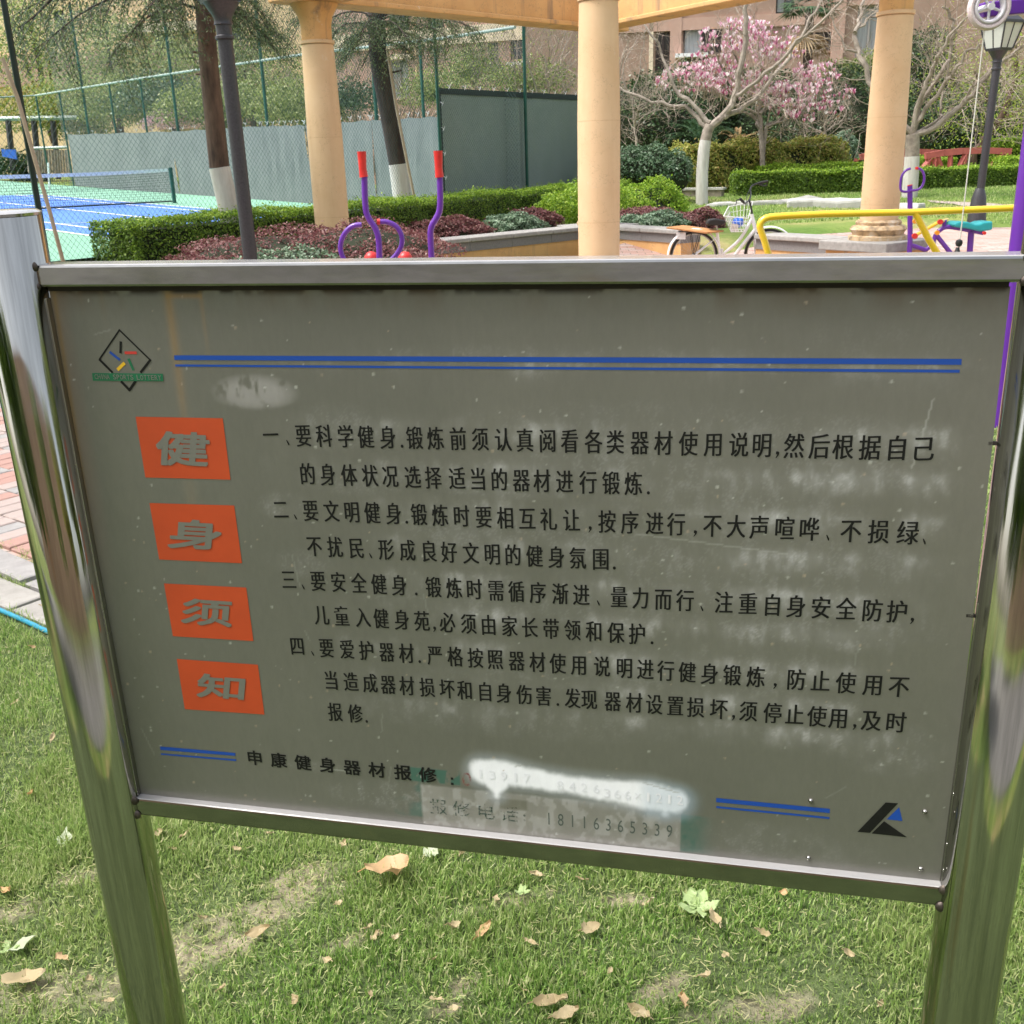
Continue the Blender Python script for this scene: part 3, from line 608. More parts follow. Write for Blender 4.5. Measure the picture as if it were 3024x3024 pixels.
ban = poly('emblem_banner', [(-.5316, .2746), (-.4297, .2750), (-.4305, .2652), (-.5324, .2644)], M['greenink'], -.0007, emb)
b = MB(); words_ = [('CHINA', -.5287, -.5065), ('SPORTS', -.5020, -.4720), ('LOTTERY', -.4680, -.4322)]
for wd, a0, a1 in words_:
    st = (a1 - a0) / len(wd)
    for i_, ch in enumerate(wd): put(b, ch, a0 + (i_ + .5) * st, .2699, 0, 0, offset=.02, fit=((.0012 if ch == 'I' else .0040), .0064), y=-.001)
b.build('emblem_lettering', M['greyink'], ban)
mk = poly('maker_emblem', [(.4990, -.2674), (.5140, -.2668), (.4838, -.3157), (.4682, -.3162)], M['blackink'])
poly('emblem_bar', [(.5157, -.2726), (.5215, -.2928), (.5024, -.2925)], M['blueink'], parent=mk); poly('emblem_bar', [(.4995, -.2958), (.5290, -.3166), (.4858, -.3164)], M['blackink'], parent=mk)
def blob(name, u, v, r, mat, y=0.0, sq=.6, parent=sign):
    b = MB(); vs = []; fs = []; n, m_ = 14, 5
    for i in range(m_ + 1):
        t = i / m_ * PI / 2
        for k in range(n): a = 2 * PI * k / n; vs.append(SP(u + r * math.cos(t) * math.cos(a), v + r * math.cos(t) * math.sin(a), y - r * sq * math.sin(t)))
    fs = [(i * n + k, (i + 1) * n + k, (i + 1) * n + (k + 1) % n, i * n + (k + 1) % n) for i in range(m_) for k in range(n)]
    return b.add(vs, fs).build(name, mat, parent, smooth=True)
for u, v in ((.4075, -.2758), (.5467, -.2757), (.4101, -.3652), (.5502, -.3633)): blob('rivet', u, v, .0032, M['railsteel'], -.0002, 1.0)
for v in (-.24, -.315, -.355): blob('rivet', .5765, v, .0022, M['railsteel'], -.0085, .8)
for (u, v, r) in ((-.5795, .4125, .0065), (-.5790, .388, .0045), (-.5785, -.3815, .0085), (-.578, -.4075, .0078), (.5795, -.3815, .008), (.578, -.4085, .008), (.5805, .412, .007), (.5795, .3885, .006)):
    blob('weld_bead', u, v, r, M['weld'], -.0135, .6)
for v in (.21, .0): sbox('spacer', .566, .578, v - .002, v + .002, -.0, .004, M['dark_tone'], bevel=0)

# ================================================================== FENCES AND THE TENNIS COURT
def ground_poly(name, pts, mat, kind='structure', parent=None, lift=0.0, thick=0.0):
    b = MB(); b.add([np.array(p) + [0, 0, lift] for p in pts], [tuple(range(len(pts)))]); o = b.build(name, mat, parent); 
    if kind: tag(o, kind=kind)
    return o
Q1 = oncourt(*r1(2124, 1271)); Q2 = oncourt(*r1(215, 1112)); bdir = unit(oncourt(*r1(260, 1388)) - oncourt(*r1(580, 1366)))
Ls = np.linalg.norm(Q2 - Q1); ku = Ls / 23.77; sd_ = unit(Q2 - Q1); bdir = unit(bdir - sd_ * (bdir @ sd_) * .0)
def CQ(s, t, l=0.0): return Q1 + sd_ * s * ku + bdir * t * ku * .8 + np.array([0, 0, l])
# the sheets of the court
gp = [CQ(-5, -3.2), CQ(30, -3.6), CQ(32, 18), CQ(-5, 18)]
def on_fence(s, off=0.25): p = FA + FD * s + FN * off; return np.array([p[0], p[1], courtz(p[0], p[1])])
far_a, far_b = at(207, 549, 40.0), at(912, 600, 28.0); fdir = unit(far_b - far_a)
corner = far_b + fdir * 7.0
green = [on_fence(-9), on_fence(16), corner, far_a - fdir * 9, far_a - fdir * 12 + np.array([-14, -10, 0.])]
green = [np.array([p[0], p[1], courtz(p[0], p[1]) + .004]) for p in green]
ground_poly('court_surround', green, M['courtgreen'])
ground_poly('court_surface', [CQ(0, 0), CQ(23.77, 0), CQ(23.77, 10.97), CQ(0, 10.97)], M['courtblue'], lift=.008)
def cline(s0, t0, s1, t1, w_=.075):
    a, b_ = CQ(s0, t0, .012), CQ(s1, t1, .012); d_ = unit(b_ - a); n_ = np.cross([0, 0, 1], d_) * w_ / 2
    a = a - d_ * w_ / 2; b_ = b_ + d_ * w_ / 2
    o = MB().add([a - n_, b_ - n_, b_ + n_, a + n_], [(0, 1, 2, 3)]).build('court_line', M['courtline']); tag(o, kind='structure')
    o.location.z += cline.k * .0006; cline.k += 1
cline.k = 0
for a in ((0, 0, 23.77, 0), (0, 10.97, 23.77, 10.97), (0, 0, 0, 10.97), (23.77, 0, 23.77, 10.97), (0, 1.37, 23.77, 1.37), (0, 9.6, 23.77, 9.6), (5.49, 1.37, 5.49, 9.6), (18.28, 1.37, 18.28, 9.6), (5.49, 5.485, 18.28, 5.485)): cline(*a)
# net
np_ = oncourt(512 + 4, 600); nd = unit(oncourt(140, 621) - oncourt(512, 600))
dpn = np_[1]; ntop = at(508, 497, dpn)[2]
net = thing('tennis_net', 'tennis net with white top band and dark green end post on the blue court', 'tennis net', np_)
MB().tube([np_ - [0, 0, .05], [np_[0], np_[1], ntop + .02]], .05, 12).build('net_post', M['green'], net, smooth=True)
n1_ = np_ + nd * 13.6
MB().tube([n1_ - [0, 0, .05], [n1_[0], n1_[1], ntop + n1_[2] - np_[2]]], .05, 12).build('net_post', M['green'], net, smooth=True)
def npt(s, h): p = np_ + nd * s; sag = .11 * (1 - ((s - 6.8) / 6.8) ** 2); return np.array([p[0], p[1], p[2] + (ntop - np_[2]) * h - sag * (h > .5)])
b = MB(); S = np.linspace(.1, 13.5, 28)
for s0, s1 in zip(S, S[1:]): 
    for off in (-.012, .012):
        o_ = np.array([0, off, 0]); b.add([npt(s0, 1) + o_, npt(s1, 1) + o_, npt(s1, 1) + o_ - [0, 0, .075], npt(s0, 1) + o_ - [0, 0, .075]], [(0, 1, 2, 3)])
b.build('net_band', M['courtline'], net)
b = MB(); b.tube([npt(s, .06) for s in S], .02, 5, mi=0)
for s in np.arange(.1, 13.5, .07): b.tube([npt(s, .06), npt(s, 1) - [0, 0, .06]], .0032, 3, False)
for h in np.arange(.1, .95, .065): b.tube([npt(s, h) for s in S], .0032, 3, False)
tag(b.build('net_mesh', M['net'], net), kind='stuff')
# singles stick
sp_ = oncourt(146, 562); o = MB().tube([sp_, at(142, 480, sp_[1])], .028, 8).build('singles_stick', M['white'], smooth=True)
tag(o, 'white upright stick propping the tennis net near its far left', 'net stick')

def chain(b, p0, p1, zb, zt, cell=.08, r=.0018):
    """diagonal wires of a chain link panel between two plan points; zb, zt are functions of the distance along"""
    d_ = np.array(p1[:2]) - np.array(p0[:2]); L = np.linalg.norm(d_); d_ /= L; H = zt - zb(0)
    for sgn in (1, -1):
        for s in np.arange(-H, L + H, cell):
            a0, a1 = s, s + sgn * H; lo, hi = max(min(a0, a1), 0), min(max(a0, a1), L)
            if hi - lo < .02: continue
            f = lambda q: zb(0) + (q - a0) * sgn
            P = [np.array([p0[0] + d_[0] * q, p0[1] + d_[1] * q, max(f(q), zb(q) - .0) if True else 0]) for q in (lo, hi)]
            off = np.array([-d_[1], d_[0], 0]) * .0022 * sgn
            b.tube([P[0] + off, P[1] + off], r, 3, False)
# near fence, along the hedge
fence = thing('tennis_court_fence', 'tall dark green chain link fence behind the long box hedge', 'chain link fence', (*FA, .55))
top_z = 5.3; L_near = np.linalg.norm(FB - FA); send = 0; sbeg = -4.5
def fp(s): p = FA + FD * s; return p
def s_at(px):                                              # distance along the fence seen at pixel column px
    v = ray(px, 500); k = np.array([[FD[0], -v[0]], [FD[1], -v[1]]]); return np.linalg.solve(k, -FA)[0]
send = s_at(1740)
sposts = [(0.0, M['greendark'], .032), (s_at(672), M['greendark'], .032), (s_at(1303), M['green'], .03), (s_at(1556), M['green'], .034), (send, M['green'], .034), (sbeg, M['greendark'], .032)]
for s, mt, r in sposts:
    p = fp(s); zb_ = float(courtz(*p)) - .1; MB().tube([(p[0], p[1], zb_), (p[0], p[1], top_z)], r, 10).build('fence_post', mt, fence, smooth=True)
p0, p1 = fp(sbeg), fp(send)
b = MB(); chain(b, p0 + FN * .04, p1 + FN * .04, lambda q: .55, top_z); tag(b.build('chain_link_mesh', M['wire'], fence), kind='stuff')
MB().tube([(*p0, top_z - .02), (*p1, top_z - .02)], .024, 8).build('top_rail', M['green'], fence)
# near windscreen of green cloth, laced on with white ties
wa, wb = s_at(1316), send - .05; wz0, wz1 = .60, 2.88
WS = thing('windscreen', 'dark green windscreen cloth laced to the near fence at right, between the columns', 'windscreen', (*fp(wa), .6), 'windscreens on the court fences')
def sheetmesh(name, P0, P1, z0a, z1a, z0b, z1b, nrm, mat, parent, amp=.02, nu=60, nv=14, seed=0):
    P0 = np.array(P0); P1 = np.array(P1); vs = []; ph = seed * 1.7
    for j in range(nv + 1):
        for i in range(nu + 1):
            t, h = i / nu, j / nv; p = P0 + (P1 - P0) * t; sagz = -.03 * abs(math.sin(t * nu / 2.2)) * (h > .95)
            o_ = amp * (math.sin(t * 23 + h * 3 + ph) + .6 * math.sin(t * 57 - h * 5 + ph)) * math.sin(PI * min(h * 1.0, 1) * .9 + .1)
            vs.append((p[0] + nrm[0] * o_, p[1] + nrm[1] * o_, (z0a + (z0b - z0a) * t) * (1 - h) + (z1a + (z1b - z1a) * t) * h + sagz))
    fs = [(j * (nu + 1) + i, j * (nu + 1) + i + 1, (j + 1) * (nu + 1) + i + 1, (j + 1) * (nu + 1) + i) for j in range(nv) for i in range(nu)]
    return MB().add(vs, fs).build(name, mat, parent, smooth=True)
sheetmesh('cloth', fp(wa) + FN * .10, fp(wb) + FN * .10, wz0, wz1, wz0, wz1 + .16, FN, M['screen2'], WS, .015)
hw = np.array([*(fp(wa) + FN * .085), 0]); he = np.array([*(fp(wb) + FN * .085), 0])
MB().prism([hw + [0, 0, wz0], hw + [*(FD * .1), wz0], hw + [*(FD * .1), wz1], hw + [0, 0, wz1]], (*(-FN * .004), 0)).build('hem', M['hem'], WS)
MB().prism([hw + [*(FD * .1), wz1 - .1], he + [0, 0, wz1 + .04], he + [0, 0, wz1 + .16], hw + [*(FD * .1), wz1]], (*(-FN * .004), 0)).build('hem', M['hem'], WS)
tb = None
def tie(p, parent, s=1.0):
    global tb
    if tb is None:
        bb = MB(); bb.tube([(0, 0, 0), (.06, 0, .13), (.03, .02, .06), (-.06, .01, .12)], .006, 4, False); tb = bb.mesh('tie', M['courtline'])
    o = bpy.data.objects.new('tie', tb); link(o); o.parent = parent; o.matrix_parent_inverse = root_matrix(parent).inverted(); o.location = p; o.scale = (s, s, s); o.rotation_euler = (0, 0, random.uniform(-.6, .6)); return o
for s in np.arange(wa + .3, wb, .62): p = fp(s) + FN * .02; tie((p[0], p[1], wz1 - .02 + .16 * (s - wa) / (wb - wa)), WS, .6)
for z_ in np.arange(.9, 2.7, .42): p = fp(wa - .02) + FN * .0; tie((p[0], p[1], z_), WS, .5)
# far fence with lower rail, tall and short posts
FF = thing('tennis_court_fence', 'far chain link fence of the court with a pale rail and slim green posts', 'chain link fence', far_a)
fa2, fb2 = far_a[:2], far_b[:2]; fd2 = unit(fb2 - fa2); fn2 = np.array([-fd2[1], fd2[0]])
def s2(px, py=400):
    v = ray(px, py); k = np.array([[fd2[0], -v[0]], [fd2[1], -v[1]]]); return np.linalg.solve(k, -fa2)[0]
def fz2(px, py): s = s2(px, py); p = fa2 + fd2 * s; return s, at(px, py, p[1])
cseg = []
for (px, py) in ((104, 282), (450, 226), (900, 160), (1298, 114), (1521, 80)): s, p = fz2(px, py); cseg.append((s, p))
MB().tube([p for s, p in cseg], .032, 8).build('top_rail', M['rail'], FF)
MB().tube([cseg[0][1] - [7, -1.5, -.0], cseg[0][1]], .03, 6).build('top_rail', M['green'], FF)
def zrail(s): return float(np.interp(s, [c[0] for c in cseg], [c[1][2] for c in cseg]))
for (px, tall) in ((112, 0), (182, 0), (252, 1), (332, 0), (425, 0), (518, 1), (640, 0), (785, 1), (920, 0), (1110, 1), (1250, 0)):
    s = s2(px, 320); p = fa2 + fd2 * s; MB().tube([(p[0], p[1], float(courtz(*p)) - .1), (p[0], p[1], zrail(s) + (2.6 if tall else 0))], .045 if tall else .035, 8).build('fence_post', M['green'], FF, smooth=True)
b = MB(); e0, e1 = fa2 - fd2 * .0, fa2 + fd2 * cseg[-1][0]
chain(b, e0, e1, lambda q: float(courtz(*e0)) - .3, zrail(10) + 2.4, .09, .0028); tag(b.build('chain_link_mesh', M['wire'], FF), kind='stuff')
W2 = thing('windscreen', 'grey windscreen cloth hung along the far fence behind the tennis net', 'windscreen', far_a, 'windscreens on the court fences')
cols = [(207, 396, 549), (518, 386, 575), (785, 370, 597), (912, 367, 603), (1110, 352, 605), (1310, 341, 598)]
for k, (c_, d_) in enumerate(zip(cols, cols[1:])):
    sa, sb = s2(c_[0]), s2(d_[0]); pa, pb = fa2 + fd2 * sa - fn2 * .1, fa2 + fd2 * sb - fn2 * .1
    z = [at(q[0], q[j], (pa if q is c_ else pb)[1])[2] for q in (c_, d_) for j in (2, 1)]
    sheetmesh('cloth', pa, pb, z[0], z[1], z[2], z[3], fn2, M['screen'], W2, .03, 24, 8, k)
    for s in np.arange(0, 1, .14): q = pa + (pb - pa) * s; tie((q[0], q[1] - .05, z[1] + (z[3] - z[1]) * s), W2, .8)

# ================================================================== PAVILION: four columns, ring of beams, low seat wall
def xy(px, y, py=600): p = at(px, py, y); return np.array([p[0], p[1]])
Lc, Rc, Cc, Fc = xy(984, 13.7, 700), xy(2590, 12.6, 715), xy(1769, 10.8, 760), xy(1765, 17.3, 680)
ZB = float(np.mean([at(1712, 76, 17.1)[2], at(935, 27, 13.7)[2]]))
def column(p, lab, r=.215, zb=.6):
    t = thing('pavilion_column', lab, 'column', (*p, 0), 'columns of the pavilion')
    MB().box((*p, zb - .055), (.95, .95, .11), rz=.6).build('plinth', M['coping'], t, bevel=.012)
    MB().box((*p, (zb - .11) / 2), (.82, .82, zb - .112), rz=.6).build('pedestal', M['stucco2'], t)
    MB().lathe((*p, zb), [(.335, .001), (.335, .045), (.29, .06), (.30, .09), (.325, .12), (.30, .155), (.255, .17), (.262, .20), (.24, .225)], 40).build('base', M['cracked'], t, smooth=True)
    ring = ZB - .40
    MB().lathe((*p, 0), [(r, zb + .2252), (r + .001, 1.0), (r + .002, 1.5), (r + .001, 1.95), (r - .006, 2.3), (r - .014, 2.65), (r - .022, 3.0), (r - .03, ring - .05)], 48).build('shaft', M['stucco'], t, smooth=True)
    for zz, rr_j in ((1.0, r + .001), (1.95, r + .001), (3.0, r - .022)): MB().lathe((*p, zz), [(rr_j - .004, -.004), (rr_j + .0012, -.002), (rr_j + .0012, .002), (rr_j - .004, .004)], 48).build('casting_joint', M['joint'], t)
    rt_ = r - .03
    MB().lathe((*p, 0), [(rt_, ring - .0498), (rt_ + .022, ring - .04), (rt_ + .022, ring - .005), (rt_ - .003, ring)], 40).build('neck_ring', M['stucco'], t, smooth=True)
    MB().lathe((*p, 0), [(rt_ - .003, ring + .0002), (rt_ - .001, ring + .17), (rt_ + .02, ring + .26), (rt_ + .09, ZB - .03), (rt_ + .10, ZB - .002)], 40).build('capital', M['stucco2'], t, smooth=True)
column(Lc, 'pale orange column with a cracked capital beside the tennis court fence', zb=.42); column(Cc, 'nearest and thickest pale orange column, standing alone in the middle', r=.208, zb=.3)
column(Rc, 'pale orange column on a cracked moulded base, beside the bicycle'); column(Fc, 'pale orange column hidden behind the nearest column')
pav = thing('pavilion_roof', 'weathered orange concrete ring of beams resting on the round columns', 'pavilion', (*Cc, ZB))
def beam(p, q, e0, e1, k):
    d_ = unit(q - p); a, b_ = p - d_ * e0, q + d_ * e1; c = (a + b_) / 2; L = np.linalg.norm(b_ - a); rz = math.atan2(d_[1], d_[0])
    MB().box((*c, ZB + .34 + k), (L - .02, .34, .56), rz=rz).build('beam', M['stucco2'], pav)
    MB().box((*c, ZB + .03 + k), (L, .44, .06), rz=rz).build('ledge', M['stucco2'], pav, bevel=.012)
beam(Lc, Fc, .5, .5, 0); beam(Fc, Rc, -.23, .5, .0); beam(Lc, Cc, -.0, .5, .003); beam(Cc, Rc, -.23, .0, .006)
MB().box((*(Lc - unit(Cc - Lc) * .42), ZB + .36), (.45, .34, .6), rz=math.atan2(*(Cc - Lc)[::-1])).build('beam_end', M['stucco2'], pav, bevel=.03)
MB().tube([(*(Lc - unit(Cc - Lc) * .66 + np.array([-.0, .0])), ZB + .04), (*(Lc - unit(Cc - Lc) * .62), ZB + .04)], .05, 8)
def seatwall(name, p, q, lab, grp, e0=0, e1=0, z=.6, g=0.0):
    d_ = unit(q - p); a, b_ = p - d_ * e0, q + d_ * e1; L = np.linalg.norm(b_ - a); rz = math.atan2(d_[1], d_[0]); c = (a + b_) / 2
    t = thing(name, lab, 'low wall', (*c, g), grp); n = max(1, round(L / .9)); st = L / n
    for i in range(n):
        cc = a + d_ * (i + .5) * st
        MB().box((*cc, z - .03), (st - .008, .46, .06), rz=rz).build('coping_stone', M['coping'], t, bevel=.012)
        MB().box((*cc, z - .125), (st - .006, .38, .128), rz=rz).build('granite_slab', M['granite'], t)
    MB().box((*c, (z - .19 + g) / 2), (L, .35, z - .19 - g), rz=rz).build('wall_face', M['stucco2'], t)
def along(p, q, px):                                     # plan point of the line p-q seen at pixel column px
    v = ray(px, 690); d_ = q - p; k = np.array([[d_[0], -v[0]], [d_[1], -v[1]]]); s = np.linalg.solve(k, -p)[0]; return p + d_ * s
G_ = 'low stone-topped walls of the pavilion'
seatwall('seat_wall', Lc, Fc, 'low orange wall with stone coping running from the left column behind the nearest one', G_, -.5, -.45)
w2 = along(Fc, Rc, 2040); w3 = along(Fc, Rc, 2262)
seatwall('seat_wall', Fc, w2, 'low orange wall with stone coping ending behind the bicycle rack board', G_, -.45)
seatwall('seat_wall', w3, Rc, 'short low orange wall with stone coping against the right column base', G_, 0, -.5)
# raised planting soil behind the seat walls
pl = [(*(Lc + [-2.6, -1.2]), .5), (*Lc, .5), (*Fc, .5), (*(Fc + [2.2, 1.6]), .5), (*(Fc + [1.5, 3.5]), .5), (*(Lc + [-3.5, 1.5]), .5)]
ground_poly('planting_soil', pl, M['core'])

# ================================================================== PLAZA, PATHS
plz = [(-1.0, 9.0), (1.5, 8.0), (9, 8.0), (13, 12), (14, 19.5), (9.0, 19.0), (7.2, 18.2), (4.6, 16.8), (2.4, 17.0), (-.8, 13.5)]
ground_poly('plaza_paving', [(x, y, float(gz(x, y)) + .006 if y < 17 else float(gz(x, y)) + .012) for x, y in plz], M['plazabrick'])
def ground_strip(name, up, lo, mat, lift=.03, kind='structure'):
    """a strip laid on the terrain between two pixel polylines"""
    P = [hit(*q) for q in up]; Q = [hit(*q) for q in lo]; b = MB()
    for a, b_, c, d_ in zip(P, P[1:], Q[1:], Q):
        n = 8
        for i in range(n):
            pts_ = [a + (b_ - a) * i / n, a + (b_ - a) * (i + 1) / n, d_ + (c - d_) * (i + 1) / n, d_ + (c - d_) * i / n]
            b.add([(p[0], p[1], float(gz(p[0], p[1])) + lift) for p in pts_], [(0, 1, 2, 3)])
    return tag(b.build(name, mat), kind=kind)
ground_strip('garden_path', [r3(1480, 938), r3(1600, 944), r3(1750, 950), r3(1990, 958)], [r3(1500, 948), r3(1610, 957), r3(1750, 972), r3(1990, 1010)], M['paverpink'], .02)
def slab(name, poly_px, zt, mat, lab, cat, grp=None, th=.22):
    P = [hit(*r3(*q)) for q in poly_px]; zc = np.mean([p[2] for p in P]); c = np.mean(P, 0)
    g_ = np.random.default_rng(len(poly_px)); Q = []
    for a_, b__ in zip(P, P[1:] + P[:1]): Q += [a_ + (b__ - a_) * f_ + g_.normal(0, .045, 3) * [1, 1, 0] for f_ in (0, .34, .67)]
    t = MB().prism([(p[0], p[1], zc - .1) for p in Q], (0, 0, th * .8)).build(name, mat, bevel=.05)
    for v_ in t.data.vertices:
        if v_.co.z > zc: v_.co.z += g_.normal(0, .02); tag(t, lab, cat, grp)
slab('garden_stone', [(440, 966), (640, 960), (850, 950), (1100, 944), (850, 937), (650, 945), (560, 952)], 0, M['stone'], 'long low pale rock edging the lawn beside the whitewashed trunk', 'rock', 'pale rocks edging the lawn')
slab('garden_stone', [(830, 968), (1180, 972), (1240, 955), (1000, 940), (880, 945)], 0, M['stone'], 'flat pale rock on the lawn left of the right column', 'rock', 'pale rocks edging the lawn', .3)
slab('garden_stone', [(1340, 982), (1440, 985), (1445, 970), (1340, 962)], 0, M['stone'], 'small pale rock just right of the right column', 'rock', 'pale rocks edging the lawn', .26)
b_ = hit(*r3(340, 918)); c_ = hit(*r3(470, 917)); seat = thing('garden_wall', 'low brick garden wall with white coping behind the whitewashed trunk', 'garden wall', b_)
d_ = unit((c_ - b_)[:2]); L = np.linalg.norm((c_ - b_)[:2]); cc = (b_ + c_) / 2; rz = math.atan2(d_[1], d_[0])
MB().box((cc[0], cc[1], cc[2] + .05), (L + .6, .3, .22), rz=rz).build('wall_face', M['barkgrey'], seat); MB().box((cc[0], cc[1], cc[2] + .185), (L + .7, .36, .05), rz=rz).build('coping', M['stone'], seat)

# ================================================================== EXERCISE EQUIPMENT
def sm(P, k=3):
    """round the corners of a polyline"""
    P = [np.array(p, float) for p in P]
    for _ in range(k - 1):
        Q = [P[0]]
        for a, b in zip(P, P[1:]): Q += [a * .75 + b * .25, a * .25 + b * .75]
        P = Q + [P[-1]]
    return P
Y = 7.4
tr = thing('elliptical_trainer', 'purple outdoor elliptical trainer with two tall red hand grips', 'exercise machine', (*at(*r2(560, 1480), Y)[:2], .012))
g0 = .012
for P, gp_ in (([(340, 1003), (345, 1190), (362, 1245), (410, 1310), (425, 1380), (425, 1480)], [(324, 864), (328, 920), (330, 960), (337, 1010)]),
              ([(770, 1008), (775, 1190), (755, 1240), (715, 1300), (720, 1400), (724, 1480)], [(760, 860), (763, 920), (764, 960), (769, 1012)])):
    Q = A(r2, P, Y); e = Q[-1].copy(); e[2] = .45; e2 = e + np.array([0, -.35, -.18]); MB().tube(sm(Q + [e, e2]), .0215, 12).build('handle', M['purple'], tr, smooth=True)
    h = MB().tube(A(r2, gp_, Y), [.031, .028, .026, .030], 14).build('hand_grip', M['red'], tr, smooth=True)
    MB().box((e2[0], e2[1] - .1, e2[2] - .03), (.14, .36, .035)).build('pedal', M['black'], tr, bevel=.01)
    c = A(r2, [(380 if P[0][0] < 500 else 572, 1452)], Y + .25)[0]
    MB().lathe((c[0], c[1], c[2] - .08), [(.05, 0), (.055, .04), (.05, .07), (.03, .095), (.006, .102)], 24).build('pivot_cap', M['red'], tr, smooth=True)
    MB().tube([(c[0], c[1], g0), (c[0], c[1], c[2] - .06)], .038, 14).build('stand', M['purple'], tr, smooth=True)
Q = A(r2, [(325, 1282), (270, 1287), (222, 1335), (200, 1400), (212, 1465), (260, 1530), (400, 1545), (480, 1500), (545, 1430), (560, 1360), (532, 1295), (475, 1265), (425, 1265)], Y + .1)
MB().tube(sm(Q), .018, 12).build('fixed_handle', M['purple'], tr, smooth=True)
MB().tube([Q[-1] + (Q[-1] - Q[-2]) * .25, Q[-1] + (Q[-2] - Q[-1]) * .12], .02, 12).build('end_cap', M['red'], tr, smooth=True)
c = A(r2, [(560, 1500)], Y)[0]; MB().tube([(c[0] - .5, c[1] + .2, .06), (c[0] + .5, c[1] + .2, .06)], .05, 12).build('foot_tube', M['purple'], tr, smooth=True)
# yellow parallel bars
Y = 7.0
yb = thing('parallel_bars', 'bright yellow tubular parallel bars crossing in front of the bicycle', 'exercise bars', (*at(*r3(1200, 1190), Y)[:2], .006))
def barset(dy, part='bar'):
    P = A(r3, [(742, 1190), (722, 1120), (702, 1068), (700, 1042), (722, 1018), (760, 1009), (1000, 998), (1400, 990), (1932, 968), (2300, 952)], Y); e = P[0].copy(); e[2] = .0; e[0] += .1
    Q = [e] + P; Q = [q + np.array([0, dy, 0]) for q in Q]; end = Q[-1] + np.array([.12, 0, -.06]); e3 = end.copy(); e3[0] += .1; e3[2] = 0
    MB().tube([Q[0]] + sm(Q[1:8]) + Q[8:] + [end, e3], .0225, 14).build(part, M['yellow'], yb, smooth=True)
    R2 = A(r3, [(1425, 992), (1490, 1120), (1525, 1175), (1545, 1215)], Y); R2 = [q + np.array([0, dy, 0]) for q in R2]; e = R2[-1].copy(); e[2] = 0
    MB().tube([R2[0]] + sm(R2[1:] + [e]), .0225, 14).build('brace', M['yellow'], yb, smooth=True)
barset(0)
# riding machine
Y = 12.0
rm = thing('riding_machine', 'purple outdoor riding exerciser with teal seat and looped handlebar', 'exercise machine', (*at(*rr(900, 1400), Y)[:2], .012))
Q = A(rr, [(397, 490), (400, 1250), (402, 1400)], Y); MB().tube([Q[0], Q[1], (Q[2][0], Q[2][1], 0)], .0285, 14).build('front_post', M['purple'], rm, smooth=True)
MB().tube(A(rr, [(396, 484), (397, 492)], Y), .03, 14).build('post_cap', M['red'], rm, smooth=True)
MB().tube(sm(A(rr, [(405, 262), (335, 290), (285, 360), (268, 460), (270, 560), (320, 578), (395, 572)], Y - .03)), .0135, 10).build('handlebar', M['purple'], rm, smooth=True)
MB().tube(sm(A(rr, [(490, 258), (545, 270), (585, 330), (592, 420), (565, 500), (510, 552), (400, 560)], Y - .03)), .0135, 10).build('handlebar', M['purple'], rm, smooth=True)
MB().tube(A(rr, [(474, 258), (504, 260)], Y - .03), .0165, 10).build('end_cap', M['red'], rm, smooth=True)
MB().tube(A(rr, [(455, 1172), (800, 978)], Y), .02, 12).build('link_bar', M['yellow'], rm, smooth=True)
MB().tube([at(*rr(797, 980), Y - .16), at(*rr(895, 950), Y + .16)], .021, 12).build('footrest', M['yellow'], rm, smooth=True)
for q, c_, r_ in (((455, 1170), 'red', .031), ((797, 980), 'red', .028), ((457, 972), 'orange', .025), ((755, 1125), 'orange', .025), ((1388, 1130), 'red', .018)):
    p = at(*rr(*q), Y - .17); MB().tube([p - [0, .03, 0], p + [0, .0, 0]], r_, 16).build('end_cap', M[c_], rm, smooth=True)
MB().tube(sm(A(rr, [(745, 1145), (805, 1085), (870, 1048), (980, 1050), (1385, 1128)], Y)), .026, 12).build('seat_beam', M['purple'], rm, smooth=True)
MB().tube(A(rr, [(868, 955), (850, 1060)], Y), .022, 12).build('bracket', M['purple'], rm, smooth=True)
q = A(rr, [(1222, 1110), (1222, 1400)], Y); MB().tube([q[0], (q[1][0], q[1][1], 0)], .034, 12).build('rear_post', M['purple'], rm, smooth=True)
MB().tube(sm(A(rr, [(402, 1290), (560, 1340), (610, 1368), (700, 1275), (745, 1150)], Y)), .024, 12).build('frame_tube', M['purple'], rm, smooth=True)
q = A(rr, [(745, 1150), (945, 1400)], Y); MB().tube([q[0], q[1], q[1] + (q[1] - q[0]) * .6], .026, 12).build('frame_tube', M['purple'], rm, smooth=True)
P = A(rr, [(985, 1015), (1060, 978), (1180, 982), (1290, 1015), (1330, 1012), (1385, 985), (1515, 972), (1512, 1090), (1350, 1112), (1200, 1075), (1000, 1052)], Y - .13)
MB().prism(P, (0, .27, 0)).build('seat', M['teal'], rm, bevel=.02)
